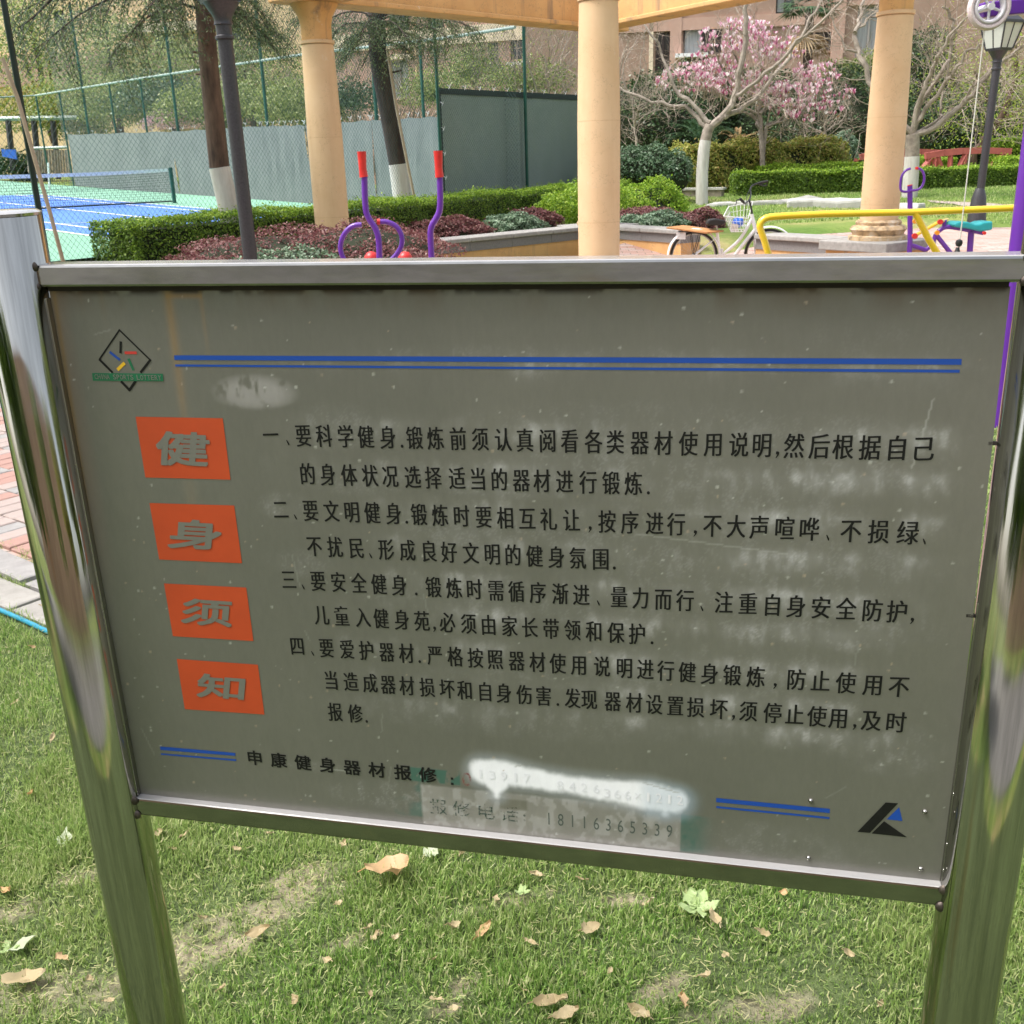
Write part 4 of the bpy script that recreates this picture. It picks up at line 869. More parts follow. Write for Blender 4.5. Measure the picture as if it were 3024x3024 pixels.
# rope pulley frame
Y = 6.0
pf = thing('rope_pulley_machine', 'purple upright exerciser with a white pulley wheel, rope and black hand knob', 'exercise machine', (*at(3010, 734, Y)[:2], .006))
pa = at(3010, 734, Y); MB().tube([(pa[0], pa[1], 0), (pa[0], pa[1], at(3060, -60, Y)[2])], .055, 24).build('upright', M['purple'], pf, smooth=True)
a0, a1 = at(*rl(1150, 185), Y + .09), at(*rl(2300, 70), Y + .09)
MB().box((a0 + a1) / 2, (np.linalg.norm(a1 - a0), .07, .076), R=np.array(Matrix.Rotation(-math.atan2(a1[2] - a0[2], a1[0] - a0[0]), 3, 'Y'))).build('arm', M['purple'], pf, bevel=.008)
wc = at(2921, 21, Y)
def ringmesh(name, c, R0, R1, w_, mat, parent, n=48, m_=10, ax=1):
    b = MB(); vs = []; rm_, rr__ = (R0 + R1) / 2, (R1 - R0) / 2
    for i in range(n):
        t = 2 * PI * i / n
        for k in range(m_):
            a = 2 * PI * k / m_; r = rm_ + rr__ * math.cos(a); vs.append((c[0] + r * math.cos(t), c[1] + w_ * math.sin(a), c[2] + r * math.sin(t)))
    fs = [(i * m_ + k, i * m_ + (k + 1) % m_, ((i + 1) % n) * m_ + (k + 1) % m_, ((i + 1) % n) * m_ + k) for i in range(n) for k in range(m_)]
    return b.add(vs, fs).build(name, mat, parent, smooth=True)
wh = thing('w', '', ''); bpy.data.objects.remove(wh)
tyre = ringmesh('tyre', wc, .082, .114, .024, M['tyrepink'], pf)
rim = ringmesh('rim', wc, .062, .086, .026, M['plastic'], pf)
MB().tube([wc - [0, .032, 0], wc + [0, .10, 0]], .018, 20).build('hub', M['plastic'], rim, smooth=True)
for k in range(5):
    t = 2 * PI * k / 5 - PI / 2; MB().tube([wc + np.array([.014 * math.cos(t), -.006, .014 * math.sin(t)]), wc + np.array([.07 * math.cos(t), -.004, .07 * math.sin(t)])], [.008, .006], 8).build('spoke', M['plastic'], rim, smooth=True)
rp = at(2908, 92, Y); kb = at(*rr(1058, 1262), Y); top_ = at(*rl(1215, 480), Y)
MB().tube([wc + [-.1, 0, .0], top_, kb + [.004, 0, .06], kb + [.003, 0, -.55]], .0035, 6).build('rope', M['rope'], pf)
MB().lathe((kb[0], kb[1], kb[2]), [(.003, -.022), (.016, -.016), (.020, 0), (.016, .014), (.004, .020)], 20).build('knob', M['black'], pf, smooth=True)
MB().lathe((kb[0] - .005, kb[1], kb[2] - .1), [(.024, 0), (.02, .04), (.008, .075)], 16).build('hand_grip', M['black'], pf, smooth=True)

# ================================================================== LAMP POSTS
def lamp(p, z0, h, lab, lean=(0, 0), base=True, rz=.5):
    t = thing('lamp_post', lab, 'lamp post', (p[0], p[1], z0), 'dark garden lamp posts'); S = lambda z: np.array([p[0] + lean[0] * z, p[1] + lean[1] * z, z0 + z])
    MB().tube([S(.0), S(h - .02)], .066, 20).build('pole', M['lamp'], t, smooth=True)
    MB().lathe(S(0), [(.17, 0), (.165, .04), (.12, .5), (.085, .62), (.07, .66)], 20).build('base', M['lamp'], t, smooth=True)
    MB().lathe(S(h - .30), [(.068, 0), (.082, .01), (.082, .03), (.069, .04), (.069, .12), (.082, .125), (.075, .16), (.09, .2), (.13, .26), (.155, .3)], 24).build('collar', M['lamp'], t, smooth=True)
    def sq(z, r): return [S(z) + np.array([r * math.cos(rz + PI / 4 + k * PI / 2), r * math.sin(rz + PI / 4 + k * PI / 2), 0]) for k in range(4)]
    lan = MB(); q = sq(h, .20) + sq(h + .04, .215); lan.add(q, [(3, 2, 1, 0), (4, 5, 6, 7)] + [(i, (i + 1) % 4, 4 + (i + 1) % 4, 4 + i) for i in range(4)])
    a, b_ = sq(h + .03, .21), sq(h + .42, .335)
    for k in range(4): lan.tube([a[k], b_[k]], .014, 6); lan.tube([(a[k] + a[(k + 1) % 4]) / 2, (b_[k] + b_[(k + 1) % 4]) / 2], .009, 6)
    q = sq(h + .41, .375) + sq(h + .45, .375); lan.add(q, [(3, 2, 1, 0), (4, 5, 6, 7)] + [(i, (i + 1) % 4, 4 + (i + 1) % 4, 4 + i) for i in range(4)])
    q = sq(h + .451, .33) + sq(h + .58, .16); lan.add(q, [(4, 5, 6, 7), (3, 2, 1, 0)] + [(i, (i + 1) % 4, 4 + (i + 1) % 4, 4 + i) for i in range(4)])
    lan.lathe(S(h + .58), [(.07, 0), (.05, .03), (.02, .05), (.03, .08), (.005, .11)], 10)
    L_ = lan.build('lantern', M['lamp'], t)
    for k in range(4):
        k2 = (k + 1) % 4; MB().add([a[k] * .97 + S(h) * .03, a[k2] * .97 + S(h) * .03, b_[k2] * .97 + S(h + .42) * .03, b_[k] * .97 + S(h + .42) * .03], [(0, 1, 2, 3)]).build('pane', M['lampglass'], L_)
pl_ = at(2877, 652, 18.7); h_ = at(*rl(1450, 880), 18.7)[2]; z0 = float(gz(pl_[0], pl_[1])); tp = at(*rl(1450, 950), 18.7)
lamp((tp[0] - (tp[2] - z0) * .02, 18.7), z0, h_ - z0, 'dark lamp post with frosted lantern at the far right beside the riding machine', (.02, 0))
q0, q1 = at(740, 766, 10.0), at(659, 70, 10.0); lx = (q1[0] - q0[0]) / (q1[2] - q0[2])
lamp((q0[0] - lx * q0[2], 10.0), .0, at(650, 8, 10)[2], 'dark lamp post leaning slightly in front of the conifer trunks at left', (lx, 0))

# ================================================================== BICYCLE
Y = 14.2
bk = thing('bicycle', 'white city bicycle with wire front basket and a wooden board on its rear rack', 'bicycle', (*at(*rb(900, 1240), Y)[:2], .006))
def wheel(c):
    w_ = ringmesh('wheel', c, .292, .325, .02, M['black'], bk, 56, 8); ringmesh('rim', c, .275, .294, .012, M['chrome'], w_, 56, 6)
    b = MB()
    for k in range(28): t = 2 * PI * k / 28; b.tube([c + np.array([.02 * math.cos(t), .02 * (-1) ** k, .02 * math.sin(t)]), c + np.array([.285 * math.cos(t), 0, .285 * math.sin(t)])], .0016, 3, False)
    tag(b.build('spokes', M['chrome'], w_), kind='stuff')
    MB().tube([c - [0, .045, 0], c + [0, .045, 0]], .022, 12).build('hub', M['chrome'], w_, smooth=True)
zr = .332
rc = at(*rb(475, 1240), Y); rc[2] = zr; fc = at(*rb(1385, 1240), Y); fc[2] = zr; fc[0] = rc[0] + 1.0
wheel(rc); wheel(fc)
def arc(c, R, a0, a1, w_, mat, name):
    b = MB(); n = 26; vs = []
    for i in range(n + 1):
        t = math.radians(a0 + (a1 - a0) * i / n)
        for y_, dr in ((-w_, -.012), (-w_ * .6, .006), (w_ * .6, .006), (w_, -.012)): vs.append((c[0] + (R + dr) * math.cos(t), c[1] + y_, c[2] + (R + dr) * math.sin(t)))
    b.add(vs, [(i * 4 + k, i * 4 + k + 1, (i + 1) * 4 + k + 1, (i + 1) * 4 + k) for i in range(n) for k in range(3)]); return b.build(name, mat, bk, smooth=True)
arc(rc, .352, 20, 190, .03, M['white'], 'mudguard'); arc(fc, .352, -10, 120, .03, M['white'], 'mudguard')
PB = lambda x, y, dy=0: at(*rb(x, y), Y) + np.array([0, dy, 0])
bb = rc + np.array([.44, 0, -.04])
frm = MB(); hd0, hd1 = PB(1310, 660), PB(1350, 860)
frm.tube([PB(1300, 640), PB(1365, 900)], .025, 12)
frm.tube([hd0 + [.005, 0, -.03]] + sm([PB(1200, 900), PB(1120, 1020), PB(980, 1140)]) + [PB(880, 1215), bb + [-.06, 0, .12]], .021, 12)
frm.tube([hd1, PB(1060, 1225), bb], .025, 12)
frm.tube([PB(808, 880), PB(850, 1225), bb], .020, 12)
for s in (-1, 1):
    frm.tube([PB(815, 960), rc + [0, .05 * s, 0]], .009, 8); frm.tube([bb, rc + [0, .05 * s, 0]], .01, 8)
    frm.tube([PB(1365, 900), PB(1345, 960, .045 * s), PB(1365, 1220, .05 * s), fc + [0, .05 * s, 0]], .012, 10)
frm.build('frame', M['white'], bk, smooth=True)
b = MB()
MB().tube([PB(808, 880), PB(800, 800)], .012, 10).build('seat_post', M['chrome'], bk, smooth=True)
sd = MB(); P = [PB(650, 770), PB(680, 715), PB(780, 700), PB(900, 722), PB(925, 745), PB(890, 790), PB(760, 800), PB(670, 800)]
sd.prism([p - [0, .07, 0] for p in P], (0, .15, 0)); sd.build('saddle', M['black'], bk, bevel=.02)
bd = MB(); p0_, p1_ = PB(100, 818), PB(905, 868); d_ = unit(p1_ - p0_)
bd.prism([PB(85, 822, .0), PB(630, 885, -.17), PB(905, 868, .0), PB(360, 805, .17)], (0, 0, -.022)); bd.build('board', M['wood'], bk, bevel=.004)
rk = MB(); 
for s in (-1, 1): rk.tube([PB(260, 885, .06 * s), PB(780, 890, .06 * s)], .006, 6); rk.tube([PB(570, 885, .06 * s), rc + [0, .06 * s, 0]], .005, 6); rk.tube([PB(430, 885, .06 * s), rc + [0, .06 * s, 0]], .005, 6)
rk.build('rack', M['blackmetal'], bk)
MB().box(PB(290, 950, -.02), (.125, .012, .085), R=np.array(Matrix.Rotation(.06, 3, 'Y'))).build('number_plate', M['white'], bk)
hb = MB(); hb.tube([PB(1310, 640), PB(1290, 520), PB(1270, 440)], .013, 10)
hb.tube(sm([PB(1080, 415, -.25), PB(1110, 455, -.24), PB(1180, 490, -.12), PB(1270, 440, 0), PB(1320, 370, .10), PB(1330, 290, .2), PB(1370, 235, .25), PB(1460, 205, .27), PB(1610, 170, .28)]), .011, 10)
hb.build('handlebar', M['blackmetal'], bk, smooth=True)
MB().tube([PB(1470, 205, .27), PB(1605, 175, .28)], .018, 10).build('hand_grip', M['black'], bk, smooth=True)
MB().tube([PB(1075, 408, -.25), PB(1135, 465, -.24)], .018, 10).build('hand_grip', M['black'], bk, smooth=True)
MB().tube(sm([PB(1070, 415, -.25), PB(1020, 435, -.26), PB(1030, 470, -.26), PB(1005, 498, -.26)]), .006, 8).build('brake_lever', M['blackmetal'], bk, smooth=True)
MB().tube(sm([PB(1600, 210, .28), PB(1570, 250, .28), PB(1470, 215, .27)]), .007, 8).build('brake_lever', M['blackmetal'], bk, smooth=True)
MB().tube(sm([PB(1330, 280, .2), PB(1240, 360, .0), PB(1205, 420, -.1), PB(1190, 560, -.1), PB(1215, 680)]), .004, 6).build('brake_cable', M['black'], bk)
# basket: top rim, hoops and wires
bt = [PB(870, 660, -.15), PB(1345, 440, -.15), PB(1385, 470, .15), PB(910, 690 - 20, .15)]; bt2 = [PB(985, 880, -.11), PB(1215, 880, -.11), PB(1240, 870, .11), PB(1010, 870, .11)]
bs = MB()
bt = [PB(868, 660, -.15), PB(1215, 690, -.15), PB(1360, 470, .16), PB(1010, 540, .16)]
bt2 = [PB(985, 885, -.11), PB(1190, 880, -.11), PB(1260, 800, .1), PB(1060, 810, .1)]
for f_, r_ in ((0, .006), (.3, .003), (.6, .003), (.85, .003), (1, .005)):
    q = [a + (c - a) * f_ for a, c in zip(bt, bt2)]; bs.tube(q + [q[0]], r_, 6, False)
for k in range(4):
    for s in np.linspace(0, 1, 7): bs.tube([bt[k] + (bt[(k + 1) % 4] - bt[k]) * s, bt2[k] + (bt2[(k + 1) % 4] - bt2[k]) * s], .003, 4, False)
for s in np.linspace(.1, .9, 5): bs.tube([bt2[0] + (bt2[1] - bt2[0]) * s, bt2[3] + (bt2[2] - bt2[3]) * s], .003, 4, False)
tag(bs.build('basket', M['white'], bk), kind=None)
def lump(c, r, mat, name, lab, cat, seed=0):
    b = MB(); g = np.random.default_rng(seed); n, m_ = 14, 9; vs = []
    for i in range(m_ + 1):
        for k in range(n): 
            t = PI * i / m_; a = 2 * PI * k / n; q = 1 + .16 * math.sin(3 * a + seed) * math.sin(t * 2) + g.normal(0, .05)
            vs.append((c[0] + r[0] * q * math.sin(t) * math.cos(a), c[1] + r[1] * q * math.sin(t) * math.sin(a), c[2] + r[2] * q * math.cos(t)))
    b.add(vs, [(i * n + k, (i + 1) * n + k, (i + 1) * n + (k + 1) % n, i * n + (k + 1) % n) for i in range(m_) for k in range(n)])
    return tag(b.build(name, mat, smooth=True), lab, cat)
lump(PB(1105, 755, -.01), (.075, .07, .065), M['bluebag'], 'plastic_bag', 'crumpled blue bag inside the bicycle basket', 'bag', 3)
bx = MB().box(PB(1045, 830, -.05), (.09, .05, .10), R=np.array(Matrix.Rotation(.1, 3, 'Y'))).build('carton', M['card']); tag(bx, 'small pale carton inside the bicycle basket below the blue bag', 'carton')

# ================================================================== RED BRIDGE
Y = 30.0
def rail_bridge(P, lab, posts, y):
    t = thing('bridge_railing', lab, 'bridge railing', (*at(*rr(*P[len(P) // 2]), y)[:2], .6), 'red railings of the garden bridge'); Q = A(rr, P, y)
    for a, b_ in zip(Q, Q[1:]):
        d_ = b_ - a; L = np.linalg.norm(d_); MB().box((a + b_) / 2 , (L + .01, .14, .16), R=np.array(Matrix.Rotation(-math.atan2(d_[2], d_[0]), 3, 'Y'))).build('handrail', M['redwood'], t)
    for x0, y0, x1, y1 in posts:
        a = at(*rr(x0, y0), y); c = at(*rr(x1, y1), y); MB().tube([a, c + (c - a) * .9], .075, 4).build('baluster', M['redwood'], t)
    return t
rail_bridge([(605, 95), (850, 52), (1100, 28), (1400, 18), (1750, 32)], 'nearer red timber railing of the small garden bridge, right of the right column',
            [(640, 110, 640, 230), (680, 130, 590, 230), (740, 120, 730, 230), (770, 110, 810, 230), (945, 80, 935, 230), (1150, 60, 1060, 240), (1155, 60, 1110, 240), (1640, 60, 1480, 250), (1690, 60, 1580, 255), (1420, 140, 1425, 240)], 29.5)
rail_bridge([(-430, 138), (-260, 108), (60, 50), (300, 30), (540, 38), (860, 52)], 'farther red timber railing of the small garden bridge, partly behind the right column',
            [(-420, 150, -420, 240), (-330, 130, -330, 240), (320, 60, 305, 250), (500, 60, 495, 230), (700, 60, 720, 200)], 31.5)

# ================================================================== BUILDINGS
def facade(name, lab, p0, p1, z0, z1, mat, wins, depth=6, cat='building', trims=(), cuts=None):
    """a wall from plan point p0 to p1; wins: pixel rectangles (x0,y0,x1,y1,kind) set into it"""
    p0 = np.array(p0[:2]); p1 = np.array(p1[:2]); d_ = unit(p1 - p0); n_ = np.array([d_[1], -d_[0]])
    if n_[1] > 0: n_ = -n_
    L = np.linalg.norm(p1 - p0); t = thing(name, lab, cat, (*p0, 0))
    def sz(px, py):
        v = ray(px, py); k = np.array([[d_[0], -v[0]], [d_[1], -v[1]]]); r_ = np.linalg.solve(k, -p0); return r_[0], CH + v[2] * r_[1]
    W_ = []
    for (x0, y0, x1, y1, kd) in wins:
        s0, za = sz(x0, y0); s1, zb_ = sz(x1, y1); W_.append((min(s0, s1), max(s0, s1), min(za, zb_), max(za, zb_), kd))
    def P3(s, z, o): return np.array([*(p0 + d_ * s + n_ * o), z])
    # wall with real openings: split into vertical strips at the window edges
    xs_ = sorted(set([0, L] + [w_[0] for w_ in W_] + [w_[1] for w_ in W_])); b = MB()
    for a, c in zip(xs_, xs_[1:]):
        if c - a < 1e-3: continue
        m_ = (a + c) / 2; sp_ = sorted([(w_[2], w_[3]) for w_ in W_ if w_[0] < m_ < w_[1]]); z = z0
        for lo, hi in sp_ + [(z1, z1)]:
            if lo - z > 1e-3: b.prism([P3(a, z, 0), P3(c, z, 0), P3(c, lo, 0), P3(a, lo, 0)], (*(-n_ * .3), 0))
            z = max(z, hi)
    b.build('wall', mat, t)
    for (s0, s1, a, c, kd) in W_:
        fm = M['wframe2'] if kd == 'pale' else M['wframe']
        w_ = MB(); e = .06
        for q in ([(s0, a), (s1, a), (s1, a + e), (s0, a + e)], [(s0, c - e), (s1, c - e), (s1, c), (s0, c)], [(s0, a + e), (s0 + e, a + e), (s0 + e, c - e), (s0, c - e)], [(s1 - e, a + e), (s1, a + e), (s1, c - e), (s1 - e, c - e)],
                  [((s0 + s1) / 2 - e / 2, a + e), ((s0 + s1) / 2 + e / 2, a + e), ((s0 + s1) / 2 + e / 2, c - e), ((s0 + s1) / 2 - e / 2, c - e)]):
            w_.prism([P3(x, z, -.10) for x, z in q], (*(-n_ * .06), 0))
        w_ = w_.build('window', fm, t)
        MB().add([P3(s0, a, -.19), P3(s1, a, -.19), P3(s1, c, -.19), P3(s0, c, -.19)], [(0, 1, 2, 3)]).build('pane', M['glass'] if kd != 'curtain' and kd != 'pale' else M['curtain'], w_)
        if kd == 'half': MB().add([P3(s0 + .07, a + .07, -.175), P3((s0 + s1) / 2 - .03, a + .07, -.175), P3((s0 + s1) / 2 - .03, c - .07, -.175), P3(s0 + .07, c - .07, -.175)], [(0, 1, 2, 3)]).build('curtain', M['curtain'], w_)
        MB().prism([P3(s0 - .08, a - .08, .07), P3(s1 + .08, a - .08, .07), P3(s1 + .08, a, .07), P3(s0 - .08, a, .07)], (*(-n_ * .12), 0)).build('sill', M['creamtrim'] if mat is M['cream'] else mat, w_)
    for (s0, s1, a, c, o, mt, nme) in trims:
        if isinstance(s0, tuple): (s0, a), (s1, c) = sz(*s0), sz(*s1)
        MB().prism([P3(s0, a, o), P3(s1, a, o), P3(s1, c, o), P3(s0, c, o)], (*(-n_ * (o + .02)), 0)).build(nme, M[mt], t)
    return t, sz
bA, bB = at(1560, 500, 44), at(3300, 500, 41)
facade('apartment_building', 'brown-pink rendered building with dark windows behind the pink magnolia', bA, bB, 0, 16, M['pink2'],
       [(*r3(345, 98), *r3(520, 250), 'half'), (*r3(345, 275), *r3(440, 345), 'curtain'), (*r3(215, 150), *r3(282, 335), 'dark'), (*r3(1160, 22), *r3(1262, 262), 'pale'), (*r3(960, 150), *r3(1040, 235), 'dark'), (*r3(60, -60), *r3(120, 60), 'dark'), (*r3(780, -60), *r3(860, 60), 'half')],
       trims=[(r3(305, 256), r3(455, 268), 0, 0, .55, 'white', 'awning'), (r3(186, 60), r3(200, 480), 0, 0, .1, 'creamtrim', 'downpipe'), (r3(40, 100), r3(1000, 112), 0, 0, .10, 'pink', 'cornice'), (r3(1050, -80), r3(1075, 400), 0, 0, .18, 'pink', 'pilaster'), (r3(285, 20), r3(330, 400), 0, 0, .12, 'pink', 'pilaster'), (r3(1120, 8), r3(1300, 20), 0, 0, .15, 'pink', 'lintel')])
bC, bD = at(1000, 500, 50), at(1760, 500, 46)
facade('apartment_building', 'pale pink rendered building with white-framed windows seen through the fence', bC, bD, 0, 16, M['pink'],
       [(*r2(480, 340), *r2(600, 560), 'pale'), (*r2(905, 290), *r2(990, 450), 'dark'), (*r2(1040, 245), *r2(1108, 440), 'dark'), (*r2(1170, 180), *r2(1370, 330), 'dark'), (*r2(1390, 360), *r2(1500, 500), 'pale'), (*r2(480, 60), *r2(600, 250), 'dark'), (*r2(700, 120), *r2(800, 300), 'dark')],
       trims=[(r2(470, 315), r2(620, 335), 0, 0, .2, 'creamtrim', 'lintel'), (r2(1170, 360), r2(1400, 372), 0, 0, .5, 'white', 'awning'), (r2(625, 0), r2(650, 620), 0, 0, .15, 'cream', 'downpipe'), (r2(160, 205), r2(1300, 222), 0, 0, .12, 'creamtrim', 'cornice')])
bE, bF = at(-700, 480, 62), at(1120, 480, 58)
facade('apartment_building', 'cream upper building with a pale balcony band, behind the trees at left', bE, bF, 0, 20, M['cream'],
       [(*r1(850, 70), *r1(915, 120), 'dark'), (*r1(880, 190), *r1(990, 260), 'dark'), (*r1(1320, 130), *r1(1380, 230), 'dark'), (*r1(300, 60), *r1(380, 180), 'dark')],
       trims=[(r1(700, 150), r1(1200, 180), 0, 0, .9, 'creamtrim', 'balcony_band'), (r1(700, 255), r1(820, 280), 0, 0, .8, 'creamtrim', 'balcony_band'), (r1(-200, 330), r1(700, 470), 0, 0, .25, 'pink', 'plinth_band'), (r1(860, 280), r1(1500, 720), 0, 0, .2, 'pink', 'plinth_band')])
# pergola and low slatted fence far left, behind the court
pg = thing('pergola', 'dark pergola posts under a pale beam at the far left beyond the court', 'pergola', (*at(*r4(200, 1300), 46)[:2], 1.2))
MB().tube(A(r4, [(-60, 968), (640, 958)], 46), .09, 4).build('beam', M['rail'], pg)
for x in (66, 275, 430): q = A(r4, [(x, 985), (x + 45, 1390)], 46); MB().tube(q, .12, 6).build('post', M['blackmetal'], pg)
lf = thing('slat_fence', 'low brown slatted fence with a pale rail beside the pergola', 'fence', (*at(*r4(400, 1300), 45)[:2], 1.2))
MB().tube(A(r4, [(215, 1210), (555, 1200)], 45), .06, 4).build('rail', M['rail'], lf)
for x in range(225, 560, 22): q = A(r4, [(x, 1222), (x + 14, 1410)], 45); MB().tube(q, .05, 4).build('slat', M['barkgrey'], lf)
q = A(r4, [(10, 1215), (125, 1220), (135, 1300), (18, 1275)], 44); tag(MB().prism(q, (0, .1, 0)).build('tarpaulin', M['bluebag'], None), 'small blue tarpaulin sheet at the far left beyond the court', 'tarpaulin')
q = A(r4, [(478, 1418), (570, 1416), (568, 1442), (480, 1444)], 40.5); tag(MB().prism(q, (0, .3, 0)).build('crate', M['wood']), 'small yellow-brown crate at the left end of the grey windscreen', 'crate')

# ================================================================== PLANTS
def sample_box(path, w_, z0, z1, n, round_=.12):
    """points and outward normals on the shell of a clipped hedge that follows a plan path"""
    path = np.array(path, float); seg = np.linalg.norm(np.diff(path, axis=0), axis=1); cum = np.concatenate([[0], np.cumsum(seg)]); L = cum[-1]; H = z1 - z0
    s = rng.uniform(0, L, n); i = np.clip(np.searchsorted(cum, s) - 1, 0, len(seg) - 1); t = (s - cum[i]) / seg[i]; p = path[i] + (path[i + 1] - path[i]) * t[:, None]; d_ = unit(path[i + 1] - path[i]); nn = np.stack([-d_[:, 1], d_[:, 0]], 1)
    per = 2 * H + w_; q = rng.uniform(0, per, n); o = np.where(q < H, -w_ / 2, np.where(q < H + w_, -w_ / 2 + (q - H), w_ / 2)); z = np.where(q < H, z0 + q, np.where(q < H + w_, z1, z1 - (q - H - w_)))
    nrm = np.zeros((n, 3)); nrm[:, :2] = nn * np.where(q < H, -1, np.where(q < H + w_, 0, 1))[:, None]; nrm[:, 2] = ((q >= H) & (q < H + w_)) * 1.0
    m_ = rng.random(n) < min(.35, w_ / (L + w_)); e = np.where(rng.random(n) < .5, 0, 1)
    ep = path[np.where(e == 0, 0, -1)]; ed = np.where(e[:, None] == 0, -unit(path[1] - path[0]), unit(path[-1] - path[-2])); oo = rng.uniform(-w_ / 2, w_ / 2, n); zz = rng.uniform(z0, z1, n)
    en = np.stack([-ed[:, 1], ed[:, 0]], 1)
    P = np.concatenate([p + nn * o[:, None], z[:, None]], 1); P[m_] = np.concatenate([ep + en * oo[:, None], zz[:, None]], 1)[m_]; nrm[m_] = np.concatenate([ed, np.zeros((n, 1))], 1)[m_]
    k = (np.sin(P[:, 0] * 4.1 + P[:, 2] * 3) + np.sin(P[:, 1] * 5.3 + P[:, 0] * 2.2)) * .025
    # rounded shoulders
    return P + nrm * (k[:, None] - np.abs(rng.normal(0, .035, (n, 1)))), nrm
def hedge(name, lab, path, w_, z0, z1, mat, n, leaf, grp=None, cat='hedge', core=True, loose=0):
    c = np.mean(path, 0); t = thing(name, lab, cat, (*c, z0), grp); P, N = sample_box(path, w_, z0, z1, n)
    if loose: P = P + N * (loose * (np.sin(P[:, :1] * 2.3) * np.sin(P[:, :1] * 5.1 + P[:, 2:] * 4) + rng.normal(0, .45, (n, 1))))
    P = P + N * ((rng.random((n, 1)) < .05) * rng.uniform(0, .085, (n, 1)))
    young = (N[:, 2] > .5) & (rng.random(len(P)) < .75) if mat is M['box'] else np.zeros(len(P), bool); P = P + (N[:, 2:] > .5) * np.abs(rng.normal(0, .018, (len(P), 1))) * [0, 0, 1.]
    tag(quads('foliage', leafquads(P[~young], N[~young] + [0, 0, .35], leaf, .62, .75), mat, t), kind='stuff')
    if young.any(): tag(quads('lit_young_shoots', leafquads(P[young], N[young] + [0, 0, .2], leaf, .62, .95), M['boxlite'], t), kind='stuff')  # paler top leaves: new growth, with top light put into the colour
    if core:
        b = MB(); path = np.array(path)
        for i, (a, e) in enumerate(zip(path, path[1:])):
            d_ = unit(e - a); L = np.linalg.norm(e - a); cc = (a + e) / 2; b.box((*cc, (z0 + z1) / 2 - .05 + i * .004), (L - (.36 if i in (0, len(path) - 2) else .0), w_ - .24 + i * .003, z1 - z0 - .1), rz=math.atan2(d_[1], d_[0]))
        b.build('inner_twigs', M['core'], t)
    return t
def mound(name, lab, cs, mat, n, leaf, grp=None, cat='shrub', core=True, mat2=None, spread=.8, jit=.05):
    """cs: list of ellipsoids (centre, radii); leaves on their upper shells"""
    cs = [(np.array(c, float), np.array(r, float)) for c, r in cs]; t = thing(name, lab, cat, tuple(cs[0][0] - [0, 0, cs[0][1][2] * .8]), grp)
    tot = sum((r[0] * r[1] + r[0] * r[2] * 2) for c, r in cs); VV_ = []
    for c, r in cs:
        m_ = int(n * (r[0] * r[1] + r[0] * r[2] * 2) / tot); D = unit(rng.normal(0, 1, (m_, 3))); D[:, 2] = np.where(D[:, 2] < -.3, -D[:, 2], D[:, 2])
        k = 1 + .09 * np.sin(D[:, 0] * 11 + c[1] * 3) * np.sin(D[:, 1] * 9 + D[:, 2] * 8) + (rng.random(m_) < .03) * rng.uniform(0, .16, m_) + .12 * np.sin(D[:, 0] * 5 + c[0]) * np.sin(D[:, 1] * 4 + c[1] * 2) + .07 * np.sin(D[:, 2] * 7 + D[:, 0] * 6) - np.abs(rng.normal(0, jit * 1.6, m_)); P = c + D * r * k[:, None]; VV_.append(leafquads(P, D / r * r.min() + [0, 0, .3], leaf, .6, spread))
    V_ = np.concatenate(VV_); tag(quads('foliage', V_, mat, t), kind='stuff')
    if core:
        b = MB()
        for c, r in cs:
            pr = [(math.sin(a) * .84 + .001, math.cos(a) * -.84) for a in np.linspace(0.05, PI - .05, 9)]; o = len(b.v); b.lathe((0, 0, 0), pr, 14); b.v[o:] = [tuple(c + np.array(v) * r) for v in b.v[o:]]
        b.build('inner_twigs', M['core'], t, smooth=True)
    return t
def plan(px, y): return xy(px, y, 560)
# long clipped hedge in front of the near fence
ho = -.78; hp = [FA + FD * (s_at(300) + .2) + FN * ho, FA + FD * s_at(900) + FN * ho, FA + FD * s_at(1330) + FN * (ho - .1), FA + FD * s_at(1660) + FN * (ho - .5)]
h0 = at(285, 700, hp[0][1]); hp[0] = np.array([at(330, 700, hp[0][1])[0], hp[0][1]])
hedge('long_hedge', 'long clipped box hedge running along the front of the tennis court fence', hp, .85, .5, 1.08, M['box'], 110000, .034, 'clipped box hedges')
# red and grey-green groundcover mounds in front of it
def mpt(r, x, y, d): return at(*r(x, y), d)
def low_mound(name, lab, r, xt, yt, d_, hw_px, mt, n, leaf, grp, zb=.5, dy=None, top2=None, **k):
    """a mound whose top shows at (xt, yt) and whose half width is hw_px zoomed pixels"""
    k_ = (r(1, 0)[0] - r(0, 0)[0]); hw = hw_px * k_ / F * d_ * 1.05; p = at(*r(xt, yt), d_); rz = max(p[2] - zb, .2) * .95
    return mound(name, lab, [((p[0], p[1], zb), (hw, dy or hw * .7, rz))], M[mt], n, leaf, grp, **k)
c1 = mpt(r1, 1560, 1420, 10.6)
mound('loropetalum_bed', 'broad mound of dark red shrubs around the lamp post at left', [(c1 + [-.15, .8, -.28], (1.2, .9, .42)), (c1 + [.75, .9, -.22], (1.0, .9, .40)), (c1 + [-.35, .1, -.42], (1.15, .6, .38)), (c1 + [.9, .2, -.42], (1.0, .6, .38))], M['redleaf'], 36000, .032, 'dark red shrubs', jit=.06)
mound('variegated_shrub', 'small pale grey-green leafy patch within the red mound at left', [(c1 + [.15, .1, -.27], (.55, .45, .28)), (c1 + [-.15, -.25, -.36], (.5, .35, .30))], M['greyleaf'], 5000, .038, 'grey-green shrubs', jit=.08)
